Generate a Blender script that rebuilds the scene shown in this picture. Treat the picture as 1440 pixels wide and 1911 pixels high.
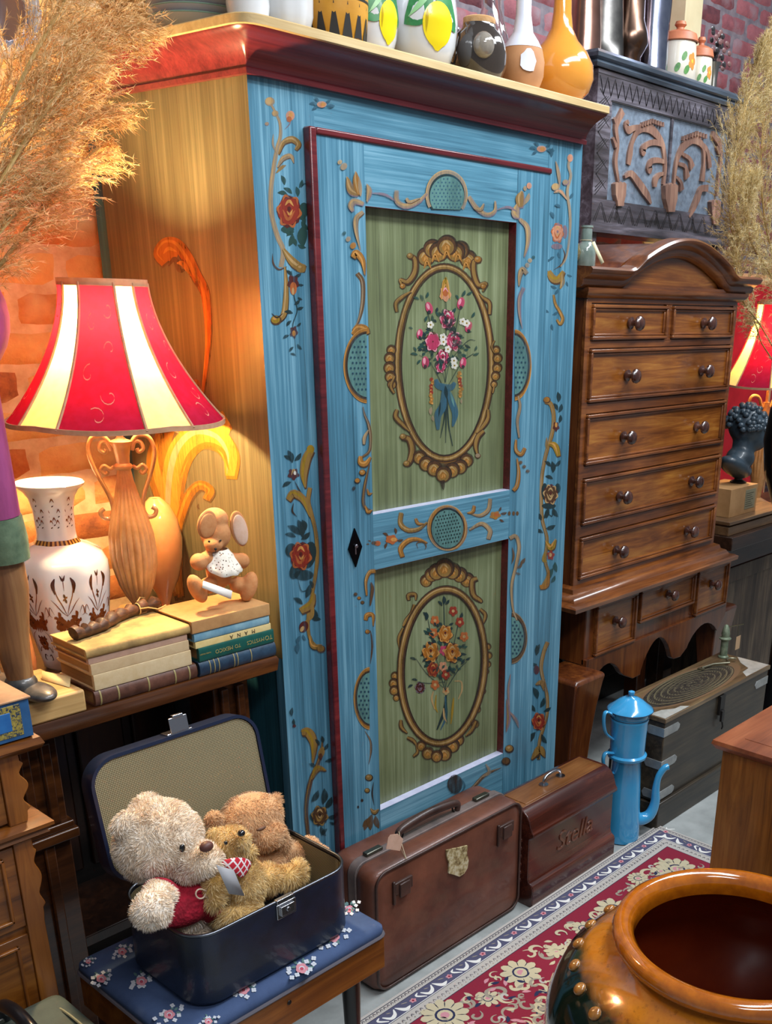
import bpy, bmesh, math, random
from math import sin, cos, pi, radians
from mathutils import Vector, Matrix, noise as mnoise
for _o in list(bpy.data.objects): bpy.data.objects.remove(_o)
SC = bpy.context.scene
COL = SC.collection
# ------------------------------------------------------------------ camera
F_PX = 1884.4; EYE = 1.50; CX, CY = 937.2, 1316.2     # focal length in pixels, eye height, principal point (the photo is an off-centre crop)
YAW, PITCH, ROLL = radians(49.963), radians(21.827), radians(-1.4046)
_f = Vector((cos(PITCH)*sin(YAW), cos(PITCH)*cos(YAW), -sin(PITCH)))
_r = Vector((cos(YAW), -sin(YAW), 0)); _d = _f.cross(_r)
_r2 = cos(ROLL)*_r + sin(ROLL)*_d; _d2 = -sin(ROLL)*_r + cos(ROLL)*_d
cam_d = bpy.data.cameras.new('camera'); cam = bpy.data.objects.new('camera', cam_d); COL.objects.link(cam)
cam_d.sensor_fit = 'HORIZONTAL'; cam_d.sensor_width = 36.0; cam_d.lens = F_PX/1440*36.0
cam_d.clip_start = 0.02; cam_d.shift_x = -(CX-720)/1440; cam_d.shift_y = (CY-955.5)/1440
cam.matrix_world = Matrix(((_r2.x, -_d2.x, -_f.x, 0), (_r2.y, -_d2.y, -_f.y, 0), (_r2.z, -_d2.z, -_f.z, EYE), (0, 0, 0, 1)))
SC.camera = cam
# ------------------------------------------------------------------ world, room lamps, exposure
SC.view_settings.view_transform = 'Standard'; SC.view_settings.look = 'None'
SC.view_settings.gamma = 1.0; SC.view_settings.use_curve_mapping = False
SC.view_settings.exposure = 0.42
W = bpy.data.worlds.new('shop_world'); SC.world = W; W.use_nodes = True
W.node_tree.nodes['Background'].inputs['Color'].default_value = (0.80, 0.88, 1.0, 1)
W.node_tree.nodes['Background'].inputs['Strength'].default_value = 0.165
def area(name, loc, target, size, power, color, size_y=None):
    l = bpy.data.lights.new(name, 'AREA'); l.energy = power; l.color = color; l.size = size
    if size_y: l.shape = 'RECTANGLE'; l.size_y = size_y
    o = bpy.data.objects.new(name, l); COL.objects.link(o); o.location = loc
    o.rotation_euler = (Vector(target)-Vector(loc)).to_track_quat('-Z', 'Y').to_euler()
    return o
area('ceiling_tube_light', (1.9, 0.25, 3.15), (1.75, 1.5, 1.2), 1.8, 48, (0.90, 0.95, 1.0), 0.35)
area('ceiling_tube_light', (3.6, 0.9, 3.4), (2.9, 1.9, 1.4), 1.6, 44, (0.90, 0.95, 1.0), 0.35)
area('ceiling_tube_light', (0.3, -0.9, 3.2), (1.0, 1.3, 0.5), 1.4, 24, (0.95, 0.96, 1.0), 0.35)
# ------------------------------------------------------------------ pixel -> world helpers (points read off the photograph, placed on real planes)
C0 = (CX, CY)
def ray(u, v): return _r2*((u-C0[0])/F_PX) + _d2*((v-C0[1])/F_PX) + _f
def onY(u, v, Y): d = ray(u, v); k = Y/d.y; return Vector((d.x*k, Y, d.z*k+EYE))
def onX(u, v, X): d = ray(u, v); k = X/d.x; return Vector((X, d.y*k, d.z*k+EYE))
def onZ(u, v, z): d = ray(u, v); k = (z-EYE)/d.z; return Vector((d.x*k, d.y*k, z))
def onPlane(u, v, p, n):
    d = ray(u, v); e = Vector((0, 0, EYE)); k = (Vector(p)-e).dot(n)/d.dot(n); return e+d*k
# ------------------------------------------------------------------ object helpers
def tag(o, label=None, cat=None, group=None, kind=None):
    if label: o['label'] = label
    if cat: o['category'] = cat
    if group: o['group'] = group
    if kind: o['kind'] = kind
    return o
def thing(name, label, cat, loc=(0, 0, 0), rz=0.0, group=None, rot=None):
    o = bpy.data.objects.new(name, None); COL.objects.link(o); o.empty_display_size = .05
    o.location = loc; o.rotation_euler = rot if rot else (0, 0, rz)
    return tag(o, label, cat, group)
class MB:
    def __init__(s): s.v = []; s.f = []; s.m = []; s.T = Matrix.Identity(4)
    def add(s, V, Fs, mi=0, M=None):
        n = len(s.v); T = s.T @ M if M is not None else s.T
        s.v += [tuple(T @ Vector(p)) for p in V]
        s.f += [tuple(n+i for i in f) for f in Fs]; s.m += [mi]*len(Fs); return s
    def box(s, x0, x1, y0, y1, z0, z1, mi=0, M=None):
        V = [(x, y, z) for z in (z0, z1) for y in (y0, y1) for x in (x0, x1)]
        return s.add(V, [(0, 2, 3, 1), (4, 5, 7, 6), (0, 1, 5, 4), (2, 6, 7, 3), (0, 4, 6, 2), (1, 3, 7, 5)], mi, M)
    def prism(s, P, z0, z1, mi=0, M=None, axis='z'):
        # outline P extruded; axis z: P=(x,y); y: P=(x,z); x: P=(y,z)
        f = {'z': lambda a, b, c: (a, b, c), 'y': lambda a, b, c: (a, c, b), 'x': lambda a, b, c: (c, a, b)}[axis]
        n = len(P); V = [f(a, b, z0) for a, b in P]+[f(a, b, z1) for a, b in P]
        Fs = [tuple(range(n-1, -1, -1)), tuple(range(n, 2*n))]+[(i, (i+1) % n, n+(i+1) % n, n+i) for i in range(n)]
        return s.add(V, Fs, mi, M)
    def lathe(s, prof, seg=32, mi=0, M=None, rf=None, cap=True, sx=1, sy=1):
        V = []
        for k, (r, z) in enumerate(prof):
            for i in range(seg):
                a = 2*pi*i/seg; q = r*(rf(a, k/(len(prof)-1)) if rf else 1)
                V.append((q*cos(a)*sx, q*sin(a)*sy, z))
        Fs = [(k*seg+i, k*seg+(i+1) % seg, (k+1)*seg+(i+1) % seg, (k+1)*seg+i) for k in range(len(prof)-1) for i in range(seg)]
        if cap:
            Fs.append(tuple(range(seg-1, -1, -1))); b = (len(prof)-1)*seg; Fs.append(tuple(range(b, b+seg)))
        return s.add(V, Fs, mi, M)
    def ell(s, c, r, mi=0, M=None, seg=24, rings=14, fn=None):
        if not hasattr(r, '__len__'): r = (r, r, r)
        V = []; Fs = []
        for k in range(rings+1):
            t = pi*k/rings
            for i in range(seg):
                a = 2*pi*i/seg; p = Vector((sin(t)*cos(a), sin(t)*sin(a), cos(t)))
                if fn: p = p*fn(p)
                V.append((c[0]+p.x*r[0], c[1]+p.y*r[1], c[2]+p.z*r[2]))
        Fs = [(k*seg+i, (k+1)*seg+i, (k+1)*seg+(i+1) % seg, k*seg+(i+1) % seg) for k in range(rings) for i in range(seg)]
        return s.add(V, Fs, mi, M)
    def tube(s, P, R, seg=10, mi=0, M=None, cap=True, flat=None):
        P = [Vector(p) for p in P]
        if not hasattr(R, '__len__'): R = [R]*len(P)
        V = []; up = Vector((0, 0, 1)); nprev = None
        for k, p in enumerate(P):
            t = (P[min(k+1, len(P)-1)]-P[max(k-1, 0)]).normalized()
            if nprev is None:
                u = up if abs(t.z) < .95 else Vector((1, 0, 0)); n = t.cross(u).normalized()
            else:
                n = (nprev-t*nprev.dot(t)); n = n.normalized() if n.length > 1e-6 else t.orthogonal().normalized()
            nprev = n; b = t.cross(n)
            fl = flat or 1
            for i in range(seg):
                a = 2*pi*i/seg; V.append(tuple(p+n*(R[k]*cos(a))+b*(R[k]*sin(a)*fl)))
        Fs = [(k*seg+i, k*seg+(i+1) % seg, (k+1)*seg+(i+1) % seg, (k+1)*seg+i) for k in range(len(P)-1) for i in range(seg)]
        if cap: Fs += [tuple(range(seg-1, -1, -1)), tuple(range((len(P)-1)*seg, len(P)*seg))]
        return s.add(V, Fs, mi, M)
    def sweep(s, path, prof, mi=0, M=None, closed=False, out=1):
        # path: [(x,y)] in plan; prof: [(offset outward, z)]; mitred; outward = right-hand normal * out
        n = len(path); V = []
        for i in range(n):
            p = Vector(path[i])
            def nrm(a, b): d = (Vector(b)-Vector(a)).normalized(); return Vector((d.y, -d.x))*out
            if closed or 0 < i < n-1:
                n1 = nrm(path[i-1], path[i]); n2 = nrm(path[i], path[(i+1) % n]); m = n1+n2; m = m/(m.dot(n1)) if m.dot(n1) > .1 else n1
            elif i == 0: m = nrm(path[0], path[1])
            else: m = nrm(path[-2], path[-1])
            for o, z in prof: V.append((p.x+m.x*o, p.y+m.y*o, z))
        k = len(prof); cnt = n if closed else n-1
        Fs = [(i*k+j, ((i+1) % n)*k+j, ((i+1) % n)*k+(j+1) % k, i*k+(j+1) % k) for i in range(cnt) for j in range(k)]
        if not closed: Fs += [tuple(range(k)), tuple(range((n-1)*k+k-1, (n-1)*k-1, -1))]
        return s.add(V, Fs, mi, M)
    def build(s, name, mats, parent=None, smooth=35, bevel=0, seg=2, subd=0, loc=None, recalc=True, solid=0):
        me = bpy.data.meshes.new(name); me.from_pydata(s.v, [], s.f)
        if not isinstance(mats, (list, tuple)): mats = [mats]
        for m in mats: me.materials.append(m)
        if len(mats) > 1: me.polygons.foreach_set('material_index', s.m)
        if recalc:
            bm = bmesh.new(); bm.from_mesh(me); bmesh.ops.remove_doubles(bm, verts=bm.verts, dist=1e-6) if recalc == 'weld' else None
            bmesh.ops.recalc_face_normals(bm, faces=bm.faces); bm.to_mesh(me); bm.free()
        if smooth:
            me.polygons.foreach_set('use_smooth', [True]*len(me.polygons))
            if smooth < 180: me.set_sharp_from_angle(angle=radians(smooth))
        me.update()
        o = bpy.data.objects.new(name, me); COL.objects.link(o)
        if parent: o.parent = parent
        if loc: o.location = loc
        if solid: q = o.modifiers.new('t', 'SOLIDIFY'); q.thickness = solid; q.offset = 0
        if bevel:
            q = o.modifiers.new('b', 'BEVEL'); q.width = bevel; q.segments = seg; q.limit_method = 'ANGLE'; q.angle_limit = radians(40)
        if subd: q = o.modifiers.new('s', 'SUBSURF'); q.levels = subd; q.render_levels = subd
        return o
def copy_tree(o, parent=None):
    c = o.copy(); COL.objects.link(c)
    if parent: c.parent = parent
    for ch in [x for x in bpy.data.objects if x.parent == o]: copy_tree(ch, c)
    return c
def crom(P, n=8, closed=False):
    P = [Vector(p) for p in P]
    if closed: Q = [P[-1]]+P+[P[0], P[1]]
    else: Q = [P[0]*2-P[1]]+P+[P[-1]*2-P[-2]]
    out = []
    for i in range(1, len(Q)-2):
        a, b, c, d = Q[i-1], Q[i], Q[i+1], Q[i+2]
        for k in range(n):
            t = k/n; out.append(.5*((2*b)+(c-a)*t+(2*a-5*b+4*c-d)*t*t+(3*b-a-3*c+d)*t**3))
    if not closed: out.append(P[-1])
    return out
def rrect(w, h, r, n=6, cx=0, cy=0):
    out = []
    for sx, sy, a0 in ((1, 1, 0), (-1, 1, 90), (-1, -1, 180), (1, -1, 270)):
        for k in range(n+1):
            a = radians(a0+90*k/n); out.append((cx+sx*(w/2-r)+r*cos(a), cy+sy*(h/2-r)+r*sin(a)))
    return out
def srgb(h):
    if isinstance(h, str):
        h = h.lstrip('#'); c = [int(h[i:i+2], 16)/255 for i in (0, 2, 4)]
    else: c = [x/255 for x in h]
    return tuple((x/12.92 if x <= .04045 else ((x+.055)/1.055)**2.4) for x in c)+(1.0,)
# ------------------------------------------------------------------ procedural materials
MC = {}
class NT:
    def __init__(s, name):
        s.mat = bpy.data.materials.new(name); s.mat.use_nodes = True; s.t = s.mat.node_tree
        s.b = s.t.nodes['Principled BSDF']; s.out = s.t.nodes['Material Output']
        s.tc = s.t.nodes.new('ShaderNodeTexCoord')
    def n(s, typ, **kw):
        o = s.t.nodes.new('ShaderNode'+typ)
        for k, v in kw.items():
            if k.startswith('_'): setattr(o, k[1:], v)
            else: o.inputs[k.replace('__', ' ')].default_value = v
        return o
    def l(s, a, b): s.t.links.new(a, b)
    def map(s, scale=(1, 1, 1), rot=(0, 0, 0), loc=(0, 0, 0), src='Object'):
        m = s.n('Mapping'); m.inputs['Scale'].default_value = scale; m.inputs['Rotation'].default_value = rot; m.inputs['Location'].default_value = loc
        s.l(s.tc.outputs[src], m.inputs['Vector']); return m.outputs[0]
    def noise(s, vec, scale=1, detail=4, rough=.6, dist=0):
        o = s.n('TexNoise', Scale=scale, Detail=detail, Roughness=rough, Distortion=dist); s.l(vec, o.inputs['Vector']); return o.outputs['Fac']
    def ramp(s, fac, stops):
        o = s.n('ValToRGB'); e = o.color_ramp.elements
        while len(e) > 1: e.remove(e[-1])
        e[0].position = stops[0][0]; e[0].color = stops[0][1] if not isinstance(stops[0][1], str) else srgb(stops[0][1])
        for p, c in stops[1:]:
            x = e.new(p); x.color = srgb(c) if isinstance(c, str) else c
        s.l(fac, o.inputs[0]); return o.outputs[0]
    def mix(s, fac, a, b, mode='MIX'):
        o = s.t.nodes.new('ShaderNodeMix'); o.data_type = 'RGBA'; o.blend_type = mode
        for sock, val in ((o.inputs['Factor'], fac), (o.inputs['A'] if False else o.inputs[6], a), (o.inputs[7], b)):
            if isinstance(val, bpy.types.NodeSocket): s.l(val, sock)
            elif isinstance(val, str): sock.default_value = srgb(val)
            else: sock.default_value = val
        return o.outputs[2]
    def math(s, op, a, b=0.0, clamp=False):
        o = s.t.nodes.new('ShaderNodeMath'); o.operation = op; o.use_clamp = clamp
        for i, v in enumerate((a, b)):
            if isinstance(v, bpy.types.NodeSocket): s.l(v, o.inputs[i])
            else: o.inputs[i].default_value = v
        return o.outputs[0]
    def bump(s, h, strength=.3, dist=.002):
        o = s.n('Bump', Strength=strength, Distance=dist); s.l(h, o.inputs['Height']); s.l(o.outputs[0], s.b.inputs['Normal']); return o
    def sep(s, vec):
        o = s.n('SeparateXYZ'); s.l(vec, o.inputs[0]); return o.outputs
    def done(s, col=None, rough=.5, metal=0, coat=0, coat_r=.1, spec=.5):
        b = s.b
        if col is not None:
            if isinstance(col, bpy.types.NodeSocket): s.l(col, b.inputs['Base Color'])
            else: b.inputs['Base Color'].default_value = srgb(col) if isinstance(col, (str,)) else col
        if isinstance(rough, bpy.types.NodeSocket): s.l(rough, b.inputs['Roughness'])
        else: b.inputs['Roughness'].default_value = rough
        b.inputs['Metallic'].default_value = metal; b.inputs['Coat Weight'].default_value = coat; b.inputs['Coat Roughness'].default_value = coat_r
        b.inputs['Specular IOR Level'].default_value = spec
        return s.mat
def simple(name, c, rough=.5, metal=0, coat=0, c2=None, scale=30, bump=0, bscale=None, spec=.5, stretch=(1, 1, 1), coat_r=.1, dist=.001, lo=.35, hi=.65):
    """two-tone mottled material"""
    if name in MC: return MC[name]
    t = NT(name); v = t.map(stretch); f = t.noise(v, scale, 5, .6)
    col = t.ramp(f, [(lo, c), (hi, c2 or c)])
    if bump:
        h = t.noise(t.map(stretch), bscale or scale*3, 4, .6); t.bump(h, bump, dist)
    MC[name] = t.done(col, rough, metal, coat, coat_r, spec); return MC[name]
def wood(name, dark, mid, light, axis='x', scale=1.0, rough=.35, coat=.3, bump=.12, blotch=.5, fig=1.0):
    if name in MC: return MC[name]
    t = NT(name); a = {'x': (3, 45, 45), 'y': (45, 3, 45), 'z': (45, 45, 3)}[axis]
    v = t.map([q*scale for q in a])
    g = t.noise(v, 1.0, 6, .65, 1.2*fig)
    w = t.noise(t.map([q*scale*.22 for q in a]), 1.0, 3, .5, 2.5*fig)
    f = t.math('ADD', t.math('MULTIPLY', g, .6), t.math('MULTIPLY', w, .4))
    col = t.ramp(f, [(.33, dark), (.5, mid), (.68, light)])
    bl = t.noise(t.map((5*scale, 5*scale, 5*scale)), 1.0, 3, .5)
    col = t.mix(t.math('MULTIPLY', t.math('SUBTRACT', .62, bl, True), blotch*4, True), col, dark)
    t.bump(g, bump, .001)
    MC[name] = t.done(col, rough, 0, coat, .15); return MC[name]
def paintmat(name, dark, mid, light, axis='z', rough=.38, bump=.2, coat=.15, wear=None, big=1.0, bf=28):
    """brushed paint over planks: long streaks + broad mottling"""
    if name in MC: return MC[name]
    t = NT(name); a = {'x': (2.2, 140, 140), 'z': (140, 140, 2.2)}[axis]; b = {'x': (1.2, bf, bf), 'z': (bf, bf, 1.2)}[axis]
    s1 = t.noise(t.map(a), 1, 5, .7, .3); s2 = t.noise(t.map(b), 1, 4, .6, .5); s3 = t.noise(t.map((3*big, 3*big, 2.2*big)), 1, 3, .5)
    f = t.math('ADD', t.math('ADD', t.math('MULTIPLY', s1, .42), t.math('MULTIPLY', s2, .33)), t.math('MULTIPLY', s3, .25))
    col = t.ramp(f, [(.37, dark), (.5, mid), (.63, light)])
    if wear:
        wv = t.noise(t.map((a[0]*.5, a[1]*.5, a[2]*.5), loc=(3, 1, 7)), 1, 8, .75)
        col = t.mix(t.math('MULTIPLY', t.math('SUBTRACT', wv, .60, True), 9, True), col, wear)
    t.bump(t.math('ADD', s1, t.math('MULTIPLY', s2, .5)), bump, .001)
    MC[name] = t.done(col, rough, 0, coat, .2); return MC[name]
def metalm(name, c, rough=.3, c2=None, scale=20, bump=0): return simple(name, c, rough, 1.0, 0, c2, scale, bump)
def emis(name, c, s):
    t = NT(name); t.b.inputs['Emission Color'].default_value = srgb(c); t.b.inputs['Emission Strength'].default_value = s
    return t.done(c, .6)
def glassm(name, c='#ffffff', rough=.02, ior=1.45):
    if name in MC: return MC[name]
    t = NT(name); t.b.inputs['Transmission Weight'].default_value = 1.0; t.b.inputs['IOR'].default_value = ior
    MC[name] = t.done(c, rough); return MC[name]
# painter: flat brush strokes laid on a planar face
class Paint(MB):
    """strokes traced in photo pixels and laid on a real plane (pt maps pixel -> plane point, nrm = outward normal)"""
    def __init__(s, pt, nrm, cols, base=0.0003, step=0.000008):
        super().__init__(); s.mw = .15; s.pt = pt; s.nrm = Vector(nrm); s.cols = cols; s.base = base; s.step = step; s.k = 0
    def off(s): s.k += 1; return s.nrm*(s.base+s.step*(s.k if s.k < 20 else 20+(s.k-20) % 200))
    def poly(s, P, col):
        o = s.off(); V = [tuple(s.pt(*p)+o) for p in P]; s.add(V, [tuple(range(len(V)))], s.cols.index(col))
    def stroke(s, P, w, col, n=6, taper=(0.15, 1, .1)):
        Q = crom([(p[0], p[1], 0) for p in P], n); m = len(Q); L = []; R = []
        for i, q in enumerate(Q):
            t = (Q[min(i+1, m-1)]-Q[max(i-1, 0)]); t = t.normalized() if t.length > 0 else Vector((1, 0, 0))
            f = i/(m-1)
            if callable(w): ww = w(f)
            else:
                a, b, c = taper; ww = w*((a+(b-a)*sin(pi*f*.5/.5*.5) if f < .5 else c+(b-c)*sin(pi*(1-f)))) if False else w*(a*(1-f)+c*f+(b-(a+c)/2)*sin(pi*f))
            nn = Vector((-t.y, t.x, 0))*max(ww, s.mw)/2; L.append(q+nn); R.append(q-nn)
        o = s.off(); V = [tuple(s.pt(p.x, p.y)+o) for p in L+R]
        s.add(V, [(i, i+1, m+i+1, m+i) for i in range(m-1)], s.cols.index(col))
    def oval(s, x, y, rx, ry, col, ang=0, n=18, wob=0):
        a0 = radians(ang); P = []
        for i in range(n):
            a = 2*pi*i/n; k = 1+wob*sin(5*a+x); u, v = rx*cos(a)*k, ry*sin(a)*k
            P.append((x+u*cos(a0)-v*sin(a0), y+u*sin(a0)+v*cos(a0)))
        s.poly(P, col)
    def ring(s, x, y, rx, ry, w, col, a0=0, a1=360, n=48, wf=None, rot=0):
        o = s.off(); V = []; Fs = []; rr = radians(rot); full = abs(a1-a0) >= 360
        for i in range(n+1):
            a = radians(a0+(a1-a0)*i/n); ww = w*(wf(a) if wf else 1)
            for q in (-.5, .5):
                u = (rx+q*ww)*cos(a); v = (ry+q*ww)*sin(a)
                V.append(tuple(s.pt(x+u*cos(rr)-v*sin(rr), y+u*sin(rr)+v*cos(rr))+o))
        s.add(V, [(2*i, 2*i+1, 2*i+3, 2*i+2) for i in range(n)], s.cols.index(col))
    def leaf(s, x, y, L, w, ang, col):
        a = radians(ang); dx, dy = cos(a), sin(a)
        s.stroke([(x, y), (x+dx*L*.5-dy*L*.08, y+dy*L*.5+dx*L*.08), (x+dx*L, y+dy*L)], w, col, 4, (.1, 1.2, .05))
    def rose(s, x, y, r, pal, ry=None):
        d, m, l, h = pal; ry = ry or r*1.12
        s.oval(x, y, r, ry, d, wob=.08)
        for i in range(5):
            a = 72*i+20; s.oval(x+r*.5*cos(radians(a)), y+ry*.5*sin(radians(a)), r*.48, ry*.42, m, a)
        for i in range(6):
            a = radians(60*i+10); s.stroke([(x+r*.85*cos(a-.4), y+ry*.85*sin(a-.4)), (x+r*1.0*cos(a), y+ry*1.0*sin(a)), (x+r*.8*cos(a+.4), y+ry*.8*sin(a+.4))], r*.22, l)
        s.stroke([(x-r*.55, y-ry*.1), (x-r*.1, y+ry*.5), (x+r*.5, y-ry*.05)], r*.28, l)
        s.stroke([(x-r*.35, y-ry*.35), (x, y-ry*.62), (x+r*.38, y-ry*.3)], r*.26, h)
        s.stroke([(x-r*.2, y), (x+r*.05, y+ry*.2), (x+r*.3, y-ry*.1)], r*.2, h)
        s.oval(x, y-ry*.15, r*.16, ry*.14, d)
# ================================================================== SETTING
def structure(o): o['kind'] = 'structure'; return o
def m_brick(name, stops, mort):
    t = NT(name); g = t.n('NewGeometry'); n1 = t.noise(t.map((1, 1, 1)), 22, 6, .7); n2 = t.noise(t.map((1, 1, 1)), 90, 4, .6); n3 = t.noise(t.map((1, 1, 1)), 7, 3, .5)
    f = t.math('ADD', t.math('MULTIPLY', g.outputs['Random Per Island'], .55), t.math('MULTIPLY', n1, .45))
    col = t.ramp(f, stops)
    col = t.mix(t.math('MULTIPLY', t.math('SUBTRACT', n3, .55, True), 5, True), col, mort)
    t.bump(t.math('ADD', n1, t.math('MULTIPLY', n2, .5)), .6, .006)
    return t.done(col, .8)
M_brick = m_brick('old_brick', [(.18, '#643420'), (.32, '#a8602e'), (.5, '#c88646'), (.7, '#d8a25c'), (.85, '#b46c3a')], '#dcb880')
M_brick2 = m_brick('rose_brick', [(.2, '#5a3038'), (.4, '#8a4a50'), (.6, '#a8646a'), (.8, '#7c4650')], '#97858c')
M_mortar = simple('mortar', '#d8b488', .9, c2='#bc9468', scale=25, bump=.5)
M_mortar2 = simple('grey_mortar', '#8d8288', .9, c2='#6e6670', scale=25, bump=.5)
M_floor = simple('concrete_floor', '#8f9391', .55, c2='#a9adab', scale=9, bump=.15, bscale=60)
def brick_wall(name, x0, x1, z0, z1, Y, mats, seed, bw=.215, bh=.065, gap=.010):
    rnd = random.Random(seed); mb = MB()
    mb.box(x0, x1, Y, Y+.12, z0, z1, 0)
    z = z0; row = 0
    while z < z1:
        x = x0-(bw+gap)*(row % 2)*.5
        while x < x1:
            a, b = max(x, x0), min(x+bw, x1)
            if b-a > .03:
                nx, nz = max(2, int((b-a)/.035)), 4; V = []; zz0 = z+gap/2; zz1 = min(z+bh+gap/2, z1)
                sh = rnd.uniform(-.002, .003)
                for j in range(nz+1):
                    for i in range(nx+1):
                        ex = (i in (0, nx)) or (j in (0, nz)); px = a+(b-a)*i/nx; pz = zz0+(zz1-zz0)*j/nz
                        q = mnoise.noise(Vector((px*18, pz*18, seed)))
                        jx = (rnd.uniform(-.004, .004)) if ex else 0
                        V.append((px+jx*.8, Y+(.002 if ex else -.007-sh+q*.004), pz+jx*.7))
                mb.add(V, [(j*(nx+1)+i, j*(nx+1)+i+1, (j+1)*(nx+1)+i+1, (j+1)*(nx+1)+i) for j in range(nz) for i in range(nx)], 1)
            x += bw+gap
        z += bh+gap; row += 1
    return structure(mb.build(name, mats, smooth=60, recalc=False))
brick_wall('wall_left', 0.0, 1.75, 0, 3.0, 2.15, [M_mortar, M_brick], 3)
brick_wall('wall_right', 1.75, 6.2, 0, 3.6, 2.68, [M_mortar2, M_brick2], 8)
structure(MB().box(1.70, 1.75, 2.27, 2.80, 0, 3.6).build('wall_return', M_mortar2))
structure(MB().box(-1.0, 6.5, -1.5, 2.9, -.05, 0).build('floor', M_floor, smooth=0))
structure(MB().box(4.14, 4.27, 2.60, 2.675, 0, 3.6).build('trim_1', simple('cream_plaster', '#e0d3ac', .7, c2='#d2c39a', scale=6), bevel=.004))
# ------------------------------------------------------------------ rug
RC = {'grey': '#b9b3ac', 'speck': '#5f5a62', 'navy': '#23284a', 'white': '#e6e4df', 'pink': '#c98a94', 'crim': '#861832', 'cream': '#c4b898', 'ink': '#20233a', 'taupe': '#9a9080', 'band': '#50506a'}
def rugm(k, c):
    return simple('rug_'+k, c, .95, c2=tuple(min(1, x*255*.82) for x in [q**(1/2.2) for q in srgb(c)[:3]]) if False else None, scale=400, bump=.5, bscale=900)
RK = list(RC); RM = [rugm(k, RC[k]) for k in RK]
class PlanPaint(Paint):
    pass
rug = MB(); RX0, RX1, RY0, RY1 = 1.12, 2.43, -.6, 1.405; RZ = .008
rug.box(RX0, RX1, RY0, RY1, .0005, RZ, RK.index('grey'))
rp = Paint(lambda x, y: Vector((x, y, RZ)), (0, 0, 1), RK, base=.00015, step=.000006); rp.mw = .0008
def rbox(x0, x1, y0, y1, c): rp.poly([(x0, y0), (x1, y0), (x1, y1), (x0, y1)], c)
rr_ = random.Random(5)
def band(x0, x1, y0, y1, c): rbox(x0, x1, y0, y1, c)
# nested borders: side edge along Y1 and end edge along X1
def border(o0, o1, c):
    rp.poly([(RX0, RY1-o1), (RX1-o1, RY1-o1), (RX1-o0, RY1-o0), (RX0, RY1-o0)], c)
    rp.poly([(RX1-o1, RY0), (RX1-o0, RY0), (RX1-o0, RY1-o0), (RX1-o1, RY1-o1)], c)
border(.007, .009, 'ink'); border(.024, .0255, 'ink'); border(.0255, .060, 'band'); border(.060, .062, 'white'); border(.062, .0635, 'ink')
border(.094, .096, 'ink'); border(.096, .100, 'crim')
rp.poly([(RX0, RY0), (RX1-0.100, RY0), (RX1-0.100, RY1-0.100), (RX0, RY1-0.100)], 'crim')
def motif(T, k):
    f = lambda pts: [T(a, b) for a, b in pts]
    w = .012
    rp.stroke(f([(0, .006), (.010, -.007), (.022, -.004), (.030, .008)]), .0075, 'white', 5, (.4, 1.3, .3))
    rp.stroke(f([(.034, .009), (.046, -.008), (.060, -.006)]), .008, 'white', 5, (.2, 1.4, .2))
    rp.oval(*T(.073, 0), .008, .007, 'pink', wob=.2); rp.oval(*T(.073, 0), .003, .003, 'crim')
    rp.stroke(f([(0.100, -.010), (.086, .004), (.094, .010)]), .005, 'white', 4, (.5, 1.2, .3))
    rp.stroke(f([(.050, .009), (.062, .004)]), .003, 'taupe', 3); rp.stroke(f([(.012, .009), (.02, .005)]), .003, 'taupe', 3)
x = RX0
while x < RX1-.05:
    motif(lambda a, b, x=x: (x+a*1.22, RY1-.043+b*1.25), 0); x += .12
y = RY1-.05
while y > .2:
    motif(lambda a, b, y=y: (RX1-.043+b*1.25, y-a*1.22), 0); y -= .12
for (o, n) in ((.016, .011), (.079, .014)):
    x = RX0
    while x < RX1-o:
        rp.stroke([(x, RY1-o-.003), (x+.004, RY1-o+.004), (x+.008, RY1-o-.002)], .0022, 'speck', 2)
        if o > .05: rp.oval(x+.004, RY1-o+.008*(1 if int(x*1000) % 2 else -1), .0018, .0018, 'taupe', n=6)
        x += n
    y = RY1-o
    while y > .2:
        rp.stroke([(RX1-o-.003, y), (RX1-o+.004, y-.004), (RX1-o-.002, y-.008)], .0022, 'speck', 2); y -= n
def inf(x, y): return x < RX1-.112 and y < RY1-.108
def flower(x, y, r, c1='cream', c2='navy', pet=10):
    for i in range(pet):
        a = 2*pi*i/pet; rp.oval(x+r*.62*cos(a), y+r*.62*sin(a), r*.42, r*.24, c1, math.degrees(a), 10)
    rp.oval(x, y, r*.55, r*.55, c1, n=12); rp.ring(x, y, r*.38, r*.38, r*.10, c2, n=14); rp.oval(x, y, r*.2, r*.2, 'pink', n=8)
    for i in range(pet): a = 2*pi*(i+.5)/pet; rp.stroke([(x+r*.5*cos(a), y+r*.5*sin(a)), (x+r*.9*cos(a), y+r*.9*sin(a))], r*.05, 'ink', 2)
def scroll(x, y, r, a0, turn, c='cream', w=.012):
    P = []
    for i in range(9):
        t = i/8; a = a0+turn*t*4.6; q = r*(1-.78*t); P.append((x+q*cos(a), y+q*sin(a)))
    rp.stroke(P, w, c, 3, (.25, 1.2, .6)); rp.oval(P[-1][0], P[-1][1], w*.5, w*.5, c, n=8)
ok = lambda x, y: -.15 < y < 1.0 and .3 < x < 1.68
gx = 1.2; j = 0
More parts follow.
